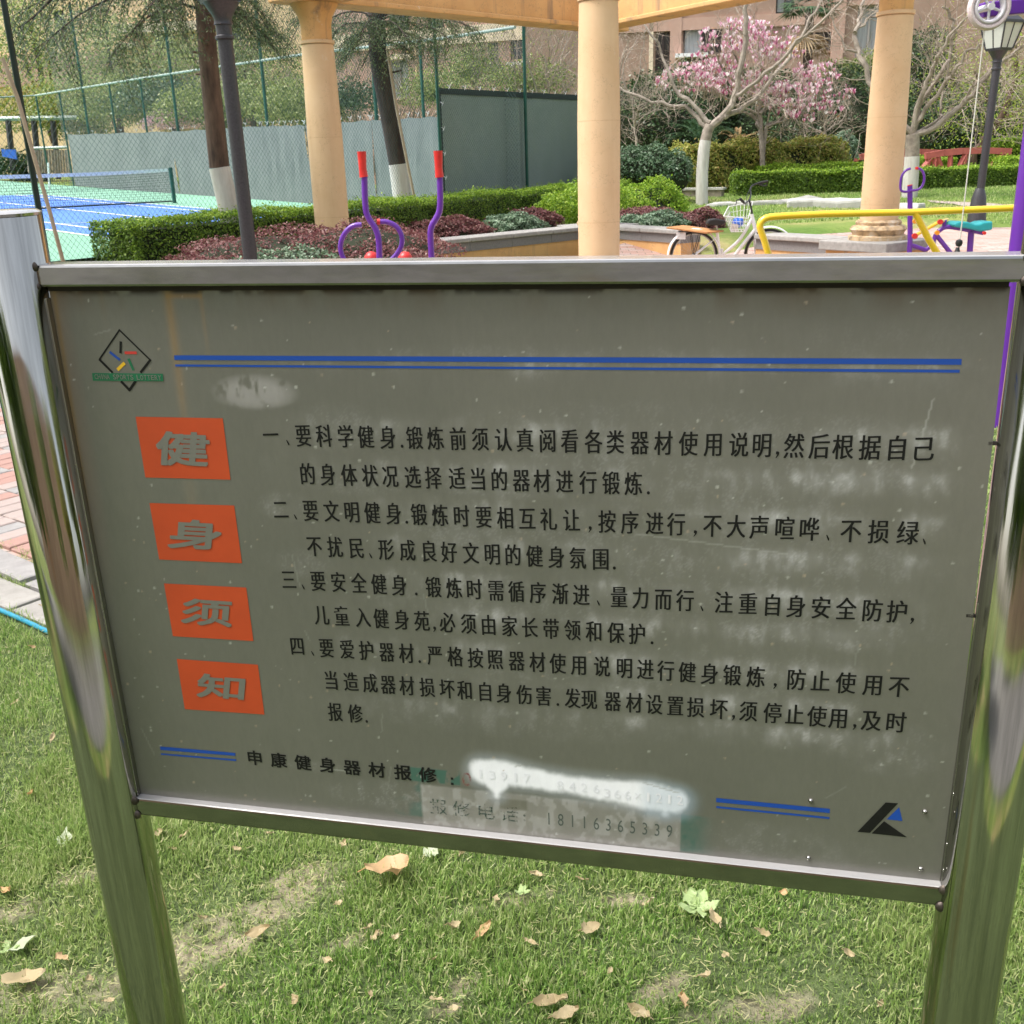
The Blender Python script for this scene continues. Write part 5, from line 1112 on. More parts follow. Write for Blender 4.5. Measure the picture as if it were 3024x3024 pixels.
low_mound('garden_shrub', 'dark red shrub mound behind the right red hand grip', r2, 760, 1235, 16.2, 290, 'redleaf', 11000, .04, 'dark red shrubs', dy=.42)
low_mound('garden_shrub', 'round grey-green shrub behind the seat wall, between two red ones', r2, 1175, 1215, 17.2, 180, 'greyleaf', 7000, .045, 'grey-green shrubs', dy=.4)
low_mound('garden_shrub', 'dark red shrub against the yellow-green bush left of the nearest column', r2, 1295, 1180, 18.3, 150, 'redleaf', 6000, .04, 'dark red shrubs', dy=.4)
p_ = at(*r2(1510, 1055), 19.6); mound('loose_bush', 'loose yellow-green bush just left of the nearest column', [((p_[0] + .1, p_[1], .6), (.85, .7, p_[2] - .62)), ((p_[0] + .6, p_[1] + .3, .6), (.7, .7, p_[2] - .5))], M['boxlite'], 13000, .05, 'yellow-green bushes', core=False, spread=1.2, jit=.14)
low_mound('garden_shrub', 'dark red shrub mound just right of the nearest column', r3, 140, 968, 18.8, 210, 'redleaf', 11000, .04, 'dark red shrubs', zb=.45)
low_mound('garden_shrub', 'grey-green shrub in front of the red mound right of the nearest column', r3, 200, 985, 18.1, 165, 'greyleaf', 7000, .045, 'grey-green shrubs', zb=.42)
low_mound('garden_shrub', 'dark red shrub behind the bicycle saddle and board', r3, 415, 972, 18.4, 125, 'redleaf', 8000, .04, 'dark red shrubs', zb=.42)
low_mound('garden_shrub', 'yellow-green bush right of the nearest column above the red shrubs', r3, 175, 832, 21.5, 185, 'boxlite', 13000, .05, 'yellow-green bushes', zb=.45, jit=.1, spread=1.0)
p_ = at(*r3(190, 700), 25.0); mound('garden_shrub', 'rounded blue-green bush right of the nearest column, above the yellow-green one', [((p_[0] - .55, p_[1], p_[2] - .42), (.65, .6, .5)), ((p_[0], p_[1], p_[2] - .45), (.6, .6, .56)), ((p_[0] + .5, p_[1] - .1, p_[2] - .55), (.5, .5, .5)), ((p_[0] - .9, p_[1], p_[2] - .6), (.6, .5, .5))], M['bluegreen'], 15000, .06, 'rounded bushes', jit=.08)
def hpix(pts, d0, d1): return [at(*r3(*p), d0 + (d1 - d0) * i / (len(pts) - 1))[:2] for i, p in enumerate(pts)]
def zof(x, y, d_): return at(*r3(x, y), d_)[2]
hedge('tall_hedge', 'tall loose yellow-green hedge behind the whitewashed trunk', hpix([(330, 740), (600, 740), (860, 740), (1050, 740)], 28.3, 29.5), 1.2, .6, zof(700, 672, 28.7), M['yelleaf'], 46000, .07, 'hedges behind the lawn', loose=.11)
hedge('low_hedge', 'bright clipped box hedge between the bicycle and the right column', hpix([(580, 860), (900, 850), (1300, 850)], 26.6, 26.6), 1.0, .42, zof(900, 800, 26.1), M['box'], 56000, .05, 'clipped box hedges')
hedge('low_hedge', 'bright clipped box hedge right of the right column behind the lamp post', hpix([(1330, 860), (1650, 850), (2000, 850)], 26.9, 27.4), 1.0, .42, zof(1700, 785, 26.6), M['box'], 50000, .05, 'clipped box hedges')
hedge('low_hedge', 'thin strip of clipped hedge just behind the bright hedge by the bicycle', hpix([(680, 790), (1200, 780)], 28.0, 28.6), .6, .62, zof(900, 768, 28), M['boxlite'], 16000, .05, 'clipped box hedges')
hedge('low_hedge', 'clipped hedge under the red bridge railing', hpix([(1420, 750), (1600, 745)], 30.5, 30.5), .7, .62, zof(1500, 738, 30.4), M['boxlite'], 9000, .06, 'clipped box hedges')
hedge('low_hedge', 'low clipped hedge at the right edge in front of the bridge', hpix([(1820, 770), (2050, 760)], 29.0, 29.0), .8, .62, zof(1880, 737, 28.7), M['boxlite'], 11000, .06, 'clipped box hedges')
hedge('low_hedge', 'far clipped hedge at the right edge behind the bridge', hpix([(1770, 690), (2050, 680)], 33, 33), 1.0, .9, zof(1850, 645, 32.5), M['boxlite'], 14000, .06, 'clipped box hedges')
c = mpt(r3, 1075, 715, 30.5); mound('garden_shrub', 'rounded dark green bush at the right end of the tall hedge', [(c, (.5, .5, .55))], M['greyleaf'], 5000, .06, 'rounded bushes')
# dark evergreen masses behind the hedges
k = 0
for (x, y, d_, rx, rz_, mt, lab) in [(130, 620, 33, 2.0, 1.5, 'aucuba', 'dark evergreen shrub behind the small bare tree right of the nearest column'), (330, 560, 36, 2.0, 1.7, 'aucuba', 'dark evergreen shrub behind the sago palm'), (560, 560, 37, 2.2, 1.6, 'aucuba', 'dark evergreen shrub under the pink magnolia'),
        (800, 580, 36, 2.0, 1.5, 'aucuba', 'dark evergreen shrub behind the dry brown fronds'), (1030, 600, 34, 1.9, 1.6, 'aucuba', 'dark evergreen shrub left of the right column, behind the rounded bush'), (1150, 520, 35, 1.7, 1.7, 'treeleaf', 'tall green shrub climbing the wall left of the right column'),
        (1480, 640, 34, 1.8, 1.2, 'aucuba', 'dark evergreen shrub behind the bridge, right of the right column'), (1440, 460, 37, 1.2, 2.2, 'aucuba', 'tall ivy-clad evergreen right of the right column'), (1680, 600, 36, 2.0, 1.4, 'aucuba', 'dark evergreen shrub behind the far lamp post'), (1880, 560, 38, 2.4, 1.8, 'treeleaf', 'green shrub at the right edge beneath the willow')]:
    c = mpt(r3, x, y, d_); mound('evergreen_shrub', lab, [(c, (rx, 1.2, rz_)), (c + [rx * .5, .3, -rz_ * .3], (rx * .7, 1, rz_ * .8))], M[mt], 15000, .09, 'evergreen shrubs under the building', 'shrub', jit=.12)

# ---- bare trees: limbs traced in space, twigs grown from them
def twigs(b, P0, D0, L, r, depth, g, up=.15, tips=None, n=3, sides=4):
    """grow a twig that forks"""
    p = np.array(P0, float); d_ = unit(np.array(D0, float)); pts_ = [p.copy()]; m_ = 4
    for i in range(m_):
        d_ = unit(d_ + g.normal(0, .16, 3) + [0, 0, up * .35]); p = p + d_ * L / m_; pts_.append(p.copy())
        if depth > 0 and i >= 1:
            for _ in range(1 if g.random() < .75 else 2):
                side = unit(np.cross(d_, g.normal(0, 1, 3))); twigs(b, p, d_ * .75 + side * .75, L * g.uniform(.45, .7), r * .55, depth - 1, g, up, tips, n, sides)
    b.tube(pts_, list(np.linspace(r, r * .45, m_ + 1)), sides if r > .01 else 3, False)
    if tips is not None and depth <= 1: tips.append(pts_[-1]); tips.append(pts_[-2])
def bare_tree(lab, trunk, limbs, y, grp, mt='barkgrey', wash=None, name='magnolia_tree', tw=(1.0, 2, 9), depth_jit=1.3, tips=None, seed=1, trunk_r=(.13, .12), twr=.016, up=.15):
    g = np.random.default_rng(seed); T_ = [np.array(p) for p in trunk]; t = thing(name, lab, 'tree', tuple(T_[0] - [0, 0, .05]), grp)
    rs = np.linspace(trunk_r[0], trunk_r[1], len(T_))
    if wash:
        MB().tube(T_[:wash + 1], list(rs[:wash + 1] + .006), 14).build('whitewash', M['lime'], t, smooth=True); MB().tube([T_[wash]] + T_[wash + 1:], list(rs[wash:]), 14).build('trunk', M[mt], t, smooth=True)
    else: MB().tube(T_, list(rs), 12).build('trunk', M[mt], t, smooth=True)
    cr = MB()
    for L_, r0, r1_ in limbs:
        Q = [np.array(q, float) for q in L_]; off = g.uniform(-depth_jit, depth_jit)
        for i in range(len(Q)): Q[i] = Q[i] + (Q[i] - np.array([0, 0, CH])) * (off * (i / (len(Q) - 1)) / y)
        Q = sm(Q, 2); Q = [Q[0]] + [q + g.normal(0, .022, 3) for q in Q[1:-1]] + [Q[-1]]; R_s = list(np.linspace(r0, r1_, len(Q)) * (.8 if len(trunk) > 2 else 1) * (1 + g.normal(0, .06, len(Q)))); MB().tube(Q, R_s, 8).build('limb', M[mt], t, smooth=True)
        for i in range(2, len(Q) - 1):
            dd = unit(Q[i + 1] - Q[i])
            for _ in range(tw[1]):
                if g.random() < .85: sd2 = unit(np.cross(dd, g.normal(0, 1, 3))); twigs(cr, Q[i] + (Q[i + 1] - Q[i]) * g.random(), dd * .5 + sd2, tw[0] * g.uniform(.5, 1.1), min(twr, R_s[i] * .5), 2, g, up, tips)
    if cr.f: tag(cr.build('twigs', M['twig'], t), kind='stuff')
    return t
Y = 22.8; T0 = hit(*r3(432, 952)); Y = T0[1]
r5a = lambda pts: A(r5, pts, Y)
trunk = [T0 - [0, 0, .1]] + A(r3, [(430, 900), (432, 800), (440, 700), (448, 655)], Y) + r5a([(840, 1240), (862, 1150), (885, 1100)])
limbs = [(r5a([(862, 1130), (800, 1060), (690, 960), (560, 925), (420, 905), (280, 860), (160, 820), (60, 740), (-20, 660)]), .075, .02),
         (r5a([(885, 1080), (800, 990), (700, 900), (600, 820), (530, 690), (500, 550), (440, 420), (340, 290), (280, 180)]), .075, .018),
         (r5a([(880, 1120), (960, 1060), (1020, 980), (1080, 890), (1122, 800), (1150, 600), (1180, 400), (1192, 200), (1182, 60), (1190, -150)]), .11, .05),
         (r5a([(1000, 1020), (1070, 1000), (1170, 960), (1270, 870), (1400, 720), (1540, 540), (1640, 380), (1730, 220), (1830, 50), (1920, -120)]), .085, .03),
         (r5a([(1120, 835), (1190, 790), (1290, 740), (1400, 620), (1550, 480), (1700, 330), (1830, 210), (1932, 110), (2060, -20)]), .06, .03)]
bare_tree('bare tree with a whitewashed trunk and wide grey limbs in front of the pink magnolia', trunk, limbs, Y, 'bare trees with whitewashed trunks', wash=4, tw=(.85, 1, 1), seed=4, trunk_r=(.135, .11), twr=.010)
T4 = hit(*rr(392, 650)); Y4 = T4[1]
trunk = [T4 - [0, 0, .1]] + A(rr, [(395, 560), (410, 350), (425, 100), (430, 0)], Y4) + A(rl, [(-30, 2320)], Y4)
rla = lambda pts: A(rl, pts, Y4)
limbs = [([trunk[-1]] + A(r6, [(900, 1230), (790, 1080), (690, 930), (650, 800), (590, 650), (540, 540), (515, 440), (500, 330)], Y4), .09, .06), (A(r6, [(500, 330), (530, 250), (550, 120), (580, -30), (600, -150)], Y4), .055, .03), (A(r6, [(500, 330), (560, 270), (640, 190), (745, 150), (860, 120)], Y4), .035, .015), (A(r6, [(530, 530), (440, 510), (370, 430), (290, 270), (270, 150)], Y4), .035, .014),
         ([trunk[-1]] + rla([(0, 2000), (150, 1530), (230, 1390), (360, 1100), (430, 950), (500, 770), (620, 590), (780, 430), (950, 250), (1050, 100)]), .075, .025),
         ([trunk[-1]] + rla([(80, 1850), (200, 1620), (330, 1430), (480, 1200), (580, 1030), (640, 850), (680, 700), (670, 500), (660, 330), (570, 170), (480, 120)]), .07, .03),
         ([trunk[-1]] + rla([(160, 1932), (350, 1700), (500, 1470), (620, 1320), (700, 1220), (830, 1030), (920, 850), (1060, 790), (1290, 745)]), .07, .03),
         ([trunk[-1]] + rla([(440, 2050), (480, 1932), (490, 1700), (540, 1480), (590, 1100), (640, 780)]), .045, .02),
         ([trunk[-1]] + rla([(300, 2250), (640, 1932), (830, 1770), (950, 1690), (1100, 1540), (1220, 1360), (1360, 1190), (1530, 1080), (1700, 930), (1897, 780)]), .09, .035),
         (rla([(880, 1700), (950, 1590), (1150, 1410), (1380, 1140), (1550, 960), (1750, 740), (1897, 640)]), .045, .025)]
bare_tree('large bare tree with a whitewashed trunk and many limbs right of the right column', trunk, limbs, Y4, 'bare trees with whitewashed trunks', wash=3, tw=(1.0, 1, 1), seed=9, trunk_r=(.17, .15), twr=.010)
# the pink magnolia: multi-stemmed, with flowers on its twigs
Ym = 28.0; base_ = A(r5, [(1345, 1330)], Ym)[0]; bz = float(gz(base_[0], base_[1])); base_[2] = bz
tipsm = []
a5 = lambda pts: A(r5, pts, Ym)
limbs = [([base_] + a5([(1340, 1200), (1320, 1000), (1325, 800), (1330, 600), (1300, 400), (1330, 250)]), .075, .02), ([base_] + a5([(1370, 1150), (1400, 1080), (1500, 1040), (1620, 930), (1790, 740), (1850, 620)]), .05, .015),
         (a5([(1320, 1130), (1270, 1040), (1170, 985), (1020, 850), (900, 780), (760, 700), (640, 640)]), .045, .012), (a5([(1322, 900), (1180, 800), (1020, 650), (930, 480), (900, 320)]), .04, .012), (a5([(1325, 850), (1200, 700), (1100, 500), (1050, 300), (1060, 200)]), .04, .012),
         (a5([(1330, 800), (1430, 640), (1500, 480), (1560, 330), (1600, 200)]), .035, .012), (a5([(1320, 1000), (1450, 850), (1560, 760), (1700, 620), (1800, 560)]), .035, .012), (a5([(1380, 1110), (1600, 1030), (1800, 960), (1950, 880), (2060, 780)]), .03, .01), (a5([(1300, 1000), (1100, 900), (850, 800), (600, 760), (470, 720)]), .03, .01)]
mg = bare_tree('pink flowering magnolia between the nearest and the right column', [base_, base_ + [0, 0, .3]], limbs, Ym, None, tw=(.7, 1, 1), seed=21, tips=tipsm, trunk_r=(.09, .085), twr=.012, depth_jit=1.0)
def flower_quads(P, n_pet=6, size=.12):
    out = []; 
    for p in P:
        yaw = rng.uniform(0, 2 * PI); s = size * rng.uniform(.7, 1.2); op = rng.uniform(.15, .8)
        for k_ in range(n_pet):
            a = yaw + 2 * PI * k_ / n_pet; o = op * rng.uniform(.7, 1.3); d_ = np.array([math.cos(a) * math.sin(o), math.sin(a) * math.sin(o), math.cos(o)]); sd2 = np.array([-math.sin(a), math.cos(a), 0]) * s * .24
            out.append([p, p + d_ * s * .55 + sd2, p + d_ * s, p + d_ * s * .55 - sd2])
    return np.array(out)
tp_ = np.array(tipsm); q3 = np.array([((RW.T @ (p - [0, 0, CH]))) for p in tp_]); ppx = 1512 + F * q3[:, 0] / -q3[:, 2]; ppy = 1512 - F * q3[:, 1] / -q3[:, 2]
X5, Y5 = (ppx - 1800) / .33644, ppy / .33644
inA = (((X5 - 1080) / 480) ** 2 + ((Y5 - 520) / 400) ** 2 < 1) | (((X5 - 1550) / 350) ** 2 + ((Y5 - 360) / 260) ** 2 < .8); inB = ((X5 - 1800) / 480) ** 2 + ((Y5 - 800) / 290) ** 2 < 1; inC = ((X5 - 600) / 250) ** 2 + ((Y5 - 700) / 220) ** 2 < 1
pf_ = np.where(inA, .62, np.where(inB, .5, np.where(inC, .5, .0))); keep = tp_[rng.random(len(tp_)) < pf_]
fx = []
for (x, y, rx, ry, n_) in [(1080, 520, 360, 350, 250), (980, 680, 280, 140, 95), (700, 700, 240, 130, 65), (470, 740, 60, 80, 14), (1500, 400, 260, 160, 50), (1420, 880, 160, 120, 38), (1700, 800, 200, 160, 60), (1700, 980, 150, 110, 40), (1980, 850, 170, 180, 45), (1860, 640, 200, 100, 30), (1250, 250, 200, 90, 26)]:
    for _ in range(n_):
        a, q = rng.uniform(0, 2 * PI), math.sqrt(rng.random()); p = at(*r5(x + rx * q * math.cos(a), y + ry * q * math.sin(a)), Ym + rng.uniform(-1.2, 1.2)); fx.append(p)
print('flowers', len(keep), len(fx))
allf = np.concatenate([keep[:260], np.array(fx)]); tag(quads('blossom', flower_quads(allf, 6, .128), M['blossom'], mg), kind='stuff')
tb_ = MB(); g = np.random.default_rng(5)
for p in fx: 
    q = p + np.array([g.normal(0, .12), g.normal(0, .12), -g.uniform(.15, .4)]); tb_.tube([p, q], [.005, .008], 3, False)
tag(tb_.build('flower_twig', M['twig'], mg), kind='stuff')
tag(quads('bud_leaf', leafquads(allf[::2] + rng.normal(0, .06, (len(allf[::2]), 3)), rng.normal(0, 1, (len(allf[::2]), 3)), .07, .5), leafmat('bronze_leaf', [(.35, .15, .05), (.5, .25, .1)], .3), mg), kind='stuff')
# small bare trees
for (lab, base5, limbs5, d_, sd_s, g_) in [('small bare pale tree just right of the nearest column', (240, 1290), [[(240, 1290), (220, 1180), (215, 1080), (210, 950), (200, 820), (260, 650), (300, 430), (320, 240)], [(215, 1090), (250, 980), (268, 860), (330, 720), (300, 500)], [(212, 1050), (150, 1040), (90, 1000), (20, 900)], [(230, 1100), (330, 1010), (430, 970), (520, 940)], [(205, 900), (150, 780), (110, 640), (160, 480), (250, 330)], [(150, 780), (60, 700), (120, 500), (170, 330)]], 30.5, 31, 'small bare trees'),
                                  ('small bare sapling left of the right column with one open flower', (1905, 1270), [[(1905, 1270), (1900, 1150), (1895, 1060), (1880, 980), (1860, 900)], [(1900, 1200), (1830, 1150), (1760, 1120), (1700, 1080)], [(1900, 1150), (1980, 1100), (2040, 1060), (2080, 960)]], 30.0, 33, 'small bare trees')]:
    L5 = [A(r5, q, d_) for q in limbs5]; bs_ = L5[0][0].copy(); bs_[2] = float(gz(bs_[0], bs_[1])); L5[0] = [bs_] + L5[0]
    bare_tree(lab, [bs_, L5[0][1]], [(q, .04 if i == 0 else .022, .008) for i, q in enumerate(L5)], d_, g_, name='sapling', tw=(.75, 2, 1), seed=sd_s, trunk_r=(.05, .045), twr=.009, depth_jit=.5)
# willow at the right edge
wb = mpt(r3, 1690, 780, 32.5); wb[2] = float(gz(wb[0], wb[1])); Yw = 32.5; tw_ = []
limbs = [([wb] + A(r3, [(1680, 740), (1750, 650), (1820, 560), (1870, 450), (1900, 330), (1890, 200)], Yw), .16, .05), (A(r3, [(1750, 650), (1790, 600), (1780, 520), (1750, 430), (1700, 330)], Yw), .08, .03), (A(r3, [(1820, 560), (1900, 520), (1990, 460)], Yw), .08, .03), (A(r3, [(1870, 450), (1820, 350), (1790, 230), (1760, 120)], Yw), .06, .02), (A(r3, [(1880, 400), (1950, 300), (2000, 180)], Yw), .06, .02)]
wt = bare_tree('twisted tree with fresh yellow-green leaves behind the far lamp post', [wb, wb + [0, 0, .3]], limbs, Yw, None, 'bark', name='willow_tree', tw=(1.5, 2, 1), seed=12, tips=tw_, trunk_r=(.2, .18), up=-.25)
tw_ = np.array(tw_); P = tw_[rng.integers(0, len(tw_), 6500)] + rng.normal(0, .28, (6500, 3)) * [1, 1, 1.3]; tag(quads('crown', leafquads(P, rng.normal(0, 1, P.shape), .085, .35, 1, 1), M['willow'], wt), kind='stuff')
# sago palm, its dry fronds, and a fan palm
def frond_q(base_, tip, rise, n=26, wl=.22, g=None):
    """feather leaf: an arching rachis with two rows of leaflets"""
    base_, tip = np.array(base_), np.array(tip); out = []; ax = []
    for t_ in np.linspace(0, 1, n): p = base_ + (tip - base_) * t_; p[2] += rise * 4 * t_ * (1 - t_) * .9; ax.append(p)
    for i in range(2, n - 1):
        d_ = unit(ax[i + 1] - ax[i]); s_ = unit(np.cross(d_, [0, 0, 1.])); l_ = wl * math.sin(PI * min(1, .15 + .85 * i / n)) ** .7
        for sg in (-1, 1): e = ax[i] + (s_ * sg + d_ * .7 + [0, 0, .15]) * l_ * .8; w__ = d_ * .014; out.append([ax[i] - w__, e * .5 + ax[i] * .5 - w__, e, e * .5 + ax[i] * .5 + w__])
    return out
cb = A(r5, [(800, 1275)], 31.0)[0]; cy = thing('sago_palm', 'dark green sago palm with arching feather fronds behind the tall hedge', 'palm', (cb[0], cb[1], .7)); g = np.random.default_rng(3)
MB().tube([(cb[0], cb[1], .65), (cb[0], cb[1], cb[2] + .1)], .16, 10).build('trunk', M['barkdark'], cy)
for k in range(34):
    a = g.uniform(0, 2 * PI); el = g.uniform(.1, 1.1); R_f = g.uniform(1.1, 1.5); tip = cb + [math.cos(a) * R_f * math.cos(el), math.sin(a) * R_f * math.cos(el), R_f * math.sin(el) * .75 - .1]
    quads('frond', np.array(frond_q(cb + [0, 0, .1], tip, .22, 22, .2)), M['frond'], cy)
db = A(r5, [(1120, 1275)], 30.6)[0]; dp = thing('dry_palm', 'withered brown palm fronds curling above the tall hedge', 'palm', (db[0], db[1], .7))
MB().tube([(db[0], db[1], .65), (db[0], db[1], db[2])], .12, 8).build('trunk', M['barkdark'], dp)
for (x, y, rs_) in [(900, 1230, .5), (960, 1180, .45), (1060, 1200, .3), (1130, 1130, .25), (1180, 1200, .3), (1290, 1180, .2), (1450, 1200, .5), (1570, 1200, .55), (1520, 1260, .5), (1010, 1260, .35)]:
    tip = A(r5, [(x, y)], 30.6 + g.uniform(-.4, .4))[0]; quads('dry_frond', np.array(frond_q(db, tip, rs_ * .5, 24, .15)), M['dryfrond'], dp)
fp0 = A(r5, [(1705, 1250)], 34)[0]; fp0[2] = .75; ft = A(r5, [(1760, 60)], 34)[0]; fpalm = thing('fan_palm', 'tall fan palm with a dark shaggy trunk in front of the building', 'palm', tuple(fp0))
MB().tube([fp0, fp0 * .6 + ft * .4, ft], [.16, .15, .13], 12).build('trunk', M['barkdark'], fpalm, smooth=True)
def fan(c, d_, s_, n=22, droop=.25):
    d_ = unit(np.array(d_)); sd2 = unit(np.cross(d_, [0, 0, 1.])); out = []
    for k_ in range(n):
        a = (k_ / (n - 1) - .5) * 3.6; e = d_ * math.cos(a) + sd2 * math.sin(a); tipq = c + e * s_ * g.uniform(.85, 1.1) - [0, 0, droop * s_]; w__ = unit(np.cross(e, np.cross(d_, sd2))) * .028; m__ = c * .45 + tipq * .55 + [0, 0, .08 * s_]; out.append([c, m__ + w__, tipq, m__ - w__])
    return out
for k in range(22): a = g.uniform(0, 2 * PI); el = g.uniform(-.2, 1.2); d_ = np.array([math.cos(a) * math.cos(el), math.sin(a) * math.cos(el), math.sin(el)]); quads('fan_leaf', np.array(fan(ft + d_ * .55, d_, .62)), M['frond'], fpalm)
for k in range(9): a = g.uniform(0, 2 * PI); d_ = np.array([math.cos(a) * .6, math.sin(a) * .6, -.8]); quads('dead_leaf', np.array(fan(ft - [0, 0, .4] + d_ * .5, d_, .6, 16, .4)), M['dryfrond'], fpalm)

# ---- conifers by the court
def conifer(lab, base_, pts_, r0, r1_, wash_i, branches, seed, mt, thin=1.0):
    g = np.random.default_rng(seed); t = thing('conifer_tree', lab, 'tree', tuple(base_), 'conifers by the court fence'); T_ = [np.array(base_)] + pts_; rs = np.linspace(r0, r1_, len(T_))
    MB().tube(T_[:wash_i + 1], list(rs[:wash_i + 1] + .006), 16).build('whitewash', M['lime'], t, smooth=True); MB().tube(T_[wash_i:], list(rs[wash_i:]), 16).build('trunk', M[mt], t, smooth=True)
    nq = []; br = MB()
    for k in range(9):
        i = g.uniform(.3, .95); q = T_[wash_i] + (T_[-1] - T_[wash_i]) * i; a = g.uniform(0, 2 * PI); e = q + np.array([math.cos(a), math.sin(a), .15]) * (r0 + g.uniform(.05, .12)); MB().tube([q, e], [.02, .014], 6).build('branch_stub', M[mt], t)
    for (P_, dens) in branches:
        P_ = sm(P_, 2); br.tube(P_, list(np.linspace(.02, .004, len(P_))), 5, False)
        Ls_ = np.cumsum([0] + [np.linalg.norm(b - a) for a, b in zip(P_, P_[1:])])
        for s in np.arange(.25, Ls_[-1], .05):
            i = min(np.searchsorted(Ls_, s), len(P_) - 1); f = (s - Ls_[i - 1]) / (Ls_[i] - Ls_[i - 1]); p = P_[i - 1] + (P_[i] - P_[i - 1]) * f
            if g.random() > dens * thin: continue
            dd = unit(P_[i] - P_[i - 1]); sd2 = unit(np.cross(dd, [0, 0, 1.])) * g.choice([-1, 1]); ln = g.uniform(.25, .75); hang = g.uniform(.25, 1.0); e = p + sd2 * ln * .6 + dd * ln * .35 - np.array([0, 0, hang * ln])
            br.tube([p, (p + e) / 2 + [0, 0, .05], e], [.006, .004, .002], 3, False)
            for f2 in np.linspace(.1, 1, int(10 + 14 * ln)): c = p + (e - p) * f2 + np.array([0, 0, .05 * 4 * f2 * (1 - f2)]) + g.normal(0, .02, 3); nq.append(c)
    tag(br.build('branches', M['barkdark'], t), kind='stuff')
    P = np.array(nq); P = np.repeat(P, 5, 0) + g.normal(0, .03, (len(P) * 5, 3)); D = g.normal(0, 1, P.shape); D[:, 2] -= .6; D = unit(D); S = unit(np.cross(D, g.normal(0, 1, P.shape))) * .0055; l_ = g.uniform(.03, .07, (len(P), 1))
    tag(quads('needles', np.stack([P - S, P + D * l_ * .5 - S, P + D * l_, P + D * l_ * .5 + S], 1), M['needle'], t), kind='stuff'); print('needles', len(P)); return t
Yt = 13.6; tr1 = A(r1, [(1330, 1330), (1305, 1180), (1252, 958), (1235, 800), (1210, 560), (1190, 350), (1170, 100), (1160, -80)], Yt); b1 = tr1[0].copy(); b1[2] = .45
def BR(pts_, y0, y1): return [at(*r1(*p), y0 + (y1 - y0) * i / (len(pts_) - 1)) for i, p in enumerate(pts_)]
br1 = [(BR([(1165, 20), (950, -80), (700, -40), (480, 60), (330, 180), (230, 260)], 13.6, 12.2), .85), (BR([(1165, -40), (900, -160), (560, -120), (300, -20), (120, 60)], 13.6, 13.2), .8), (BR([(1165, 60), (1000, 10), (860, 80), (740, 190), (650, 300)], 13.6, 12.6), .8),
       (BR([(1180, -20), (1100, -60), (1020, 20), (940, 100)], 13.6, 12.8), .8), (BR([(1190, 0), (1300, -60), (1420, -20), (1500, 120), (1560, 200)], 13.6, 15.6), .9), (BR([(1180, 40), (1330, 60), (1440, 130), (1500, 200)], 13.6, 15.4), .8), (BR([(1185, 0), (1320, 20), (1400, 80), (1440, 230)], 13.6, 15.2), .8), (BR([(1160, -60), (800, -220), (400, -160), (100, -60), (-60, 20)], 13.6, 12.6), .75), (BR([(330, -40), (250, 40), (180, 110), (100, 160)], 12.9, 12.5), .7), (BR([(1150, -30), (1000, -60), (900, -20), (850, 40)], 13.6, 12.4), .9), (BR([(1200, -60), (1400, -120), (1600, -60), (1700, 40), (1720, 130)], 13.6, 16.8), .8)]
conifer('conifer with a brown trunk whitewashed at its foot, beside the leaning lamp post', b1, tr1, .135, .105, 3, br1, 41, 'bark', .85)
Yt2 = 18.5; tr2 = A(r2, [(575, 1240), (560, 1150), (532, 938), (500, 760), (470, 600), (430, 400), (415, 280), (410, 150), (400, -60)], Yt2); b2 = tr2[0].copy(); b2[2] = .45
def B2(pts_, y0, y1): return [at(*r2(*p), y0 + (y1 - y0) * i / (len(pts_) - 1)) for i, p in enumerate(pts_)]
br2 = [(B2([(410, 170), (330, 130), (240, 130), (180, 170)], 18.5, 17.5), .95), (B2([(410, 200), (350, 180), (280, 200), (210, 250)], 18.5, 18.1), .95), (B2([(415, 250), (350, 230), (300, 260), (250, 300)], 18.5, 17.9), .6), (B2([(420, 170), (520, 120), (640, 130), (760, 170), (830, 230)], 18.5, 17.7), .95), (B2([(420, 220), (500, 180), (600, 190), (700, 230), (760, 260)], 18.5, 18.7), .9),
       (B2([(420, 120), (560, 60), (720, 80), (860, 120), (980, 160)], 18.5, 17.9), .9), (B2([(425, 260), (480, 240), (560, 260), (600, 300)], 18.5, 18.2), .6), (B2([(410, 100), (300, 60), (180, 80), (100, 150)], 18.5, 18.6), .9), (B2([(410, 140), (380, 100), (340, 150), (320, 230)], 18.5, 17.3), .9), (B2([(420, 150), (470, 110), (540, 150), (580, 220)], 18.5, 17.3), .9), (B2([(430, 100), (600, 20), (800, 60), (900, 130)], 18.5, 18.9), .9), (B2([(400, 240), (370, 290), (350, 330), (330, 380)], 18.5, 18.1), .5)]
conifer('dark conifer with a leaning trunk whitewashed at its foot, between two columns', b2, tr2, .16, .14, 3, br2, 42, 'barkdark')
for (lab, P_, d_, r_) in (('thin bamboo prop leaning against the near fence post at left', [(15, 335), (100, 560), (210, 950), (290, 1230), (362, 1500)], 11.0, .022), ('thin pole propped against the dark conifer between two columns', [(470, 280), (520, 600), (575, 880), (640, 1200)], 18.2, .024)):
    Q = A(r1 if d_ < 12 else r2, P_, d_); q = Q[-1].copy(); q[2] = .4; o = MB().tube(Q + [q], r_, 8).build('bamboo_pole', M['bamboo'], smooth=True); tag(o, lab, 'pole', 'thin props')

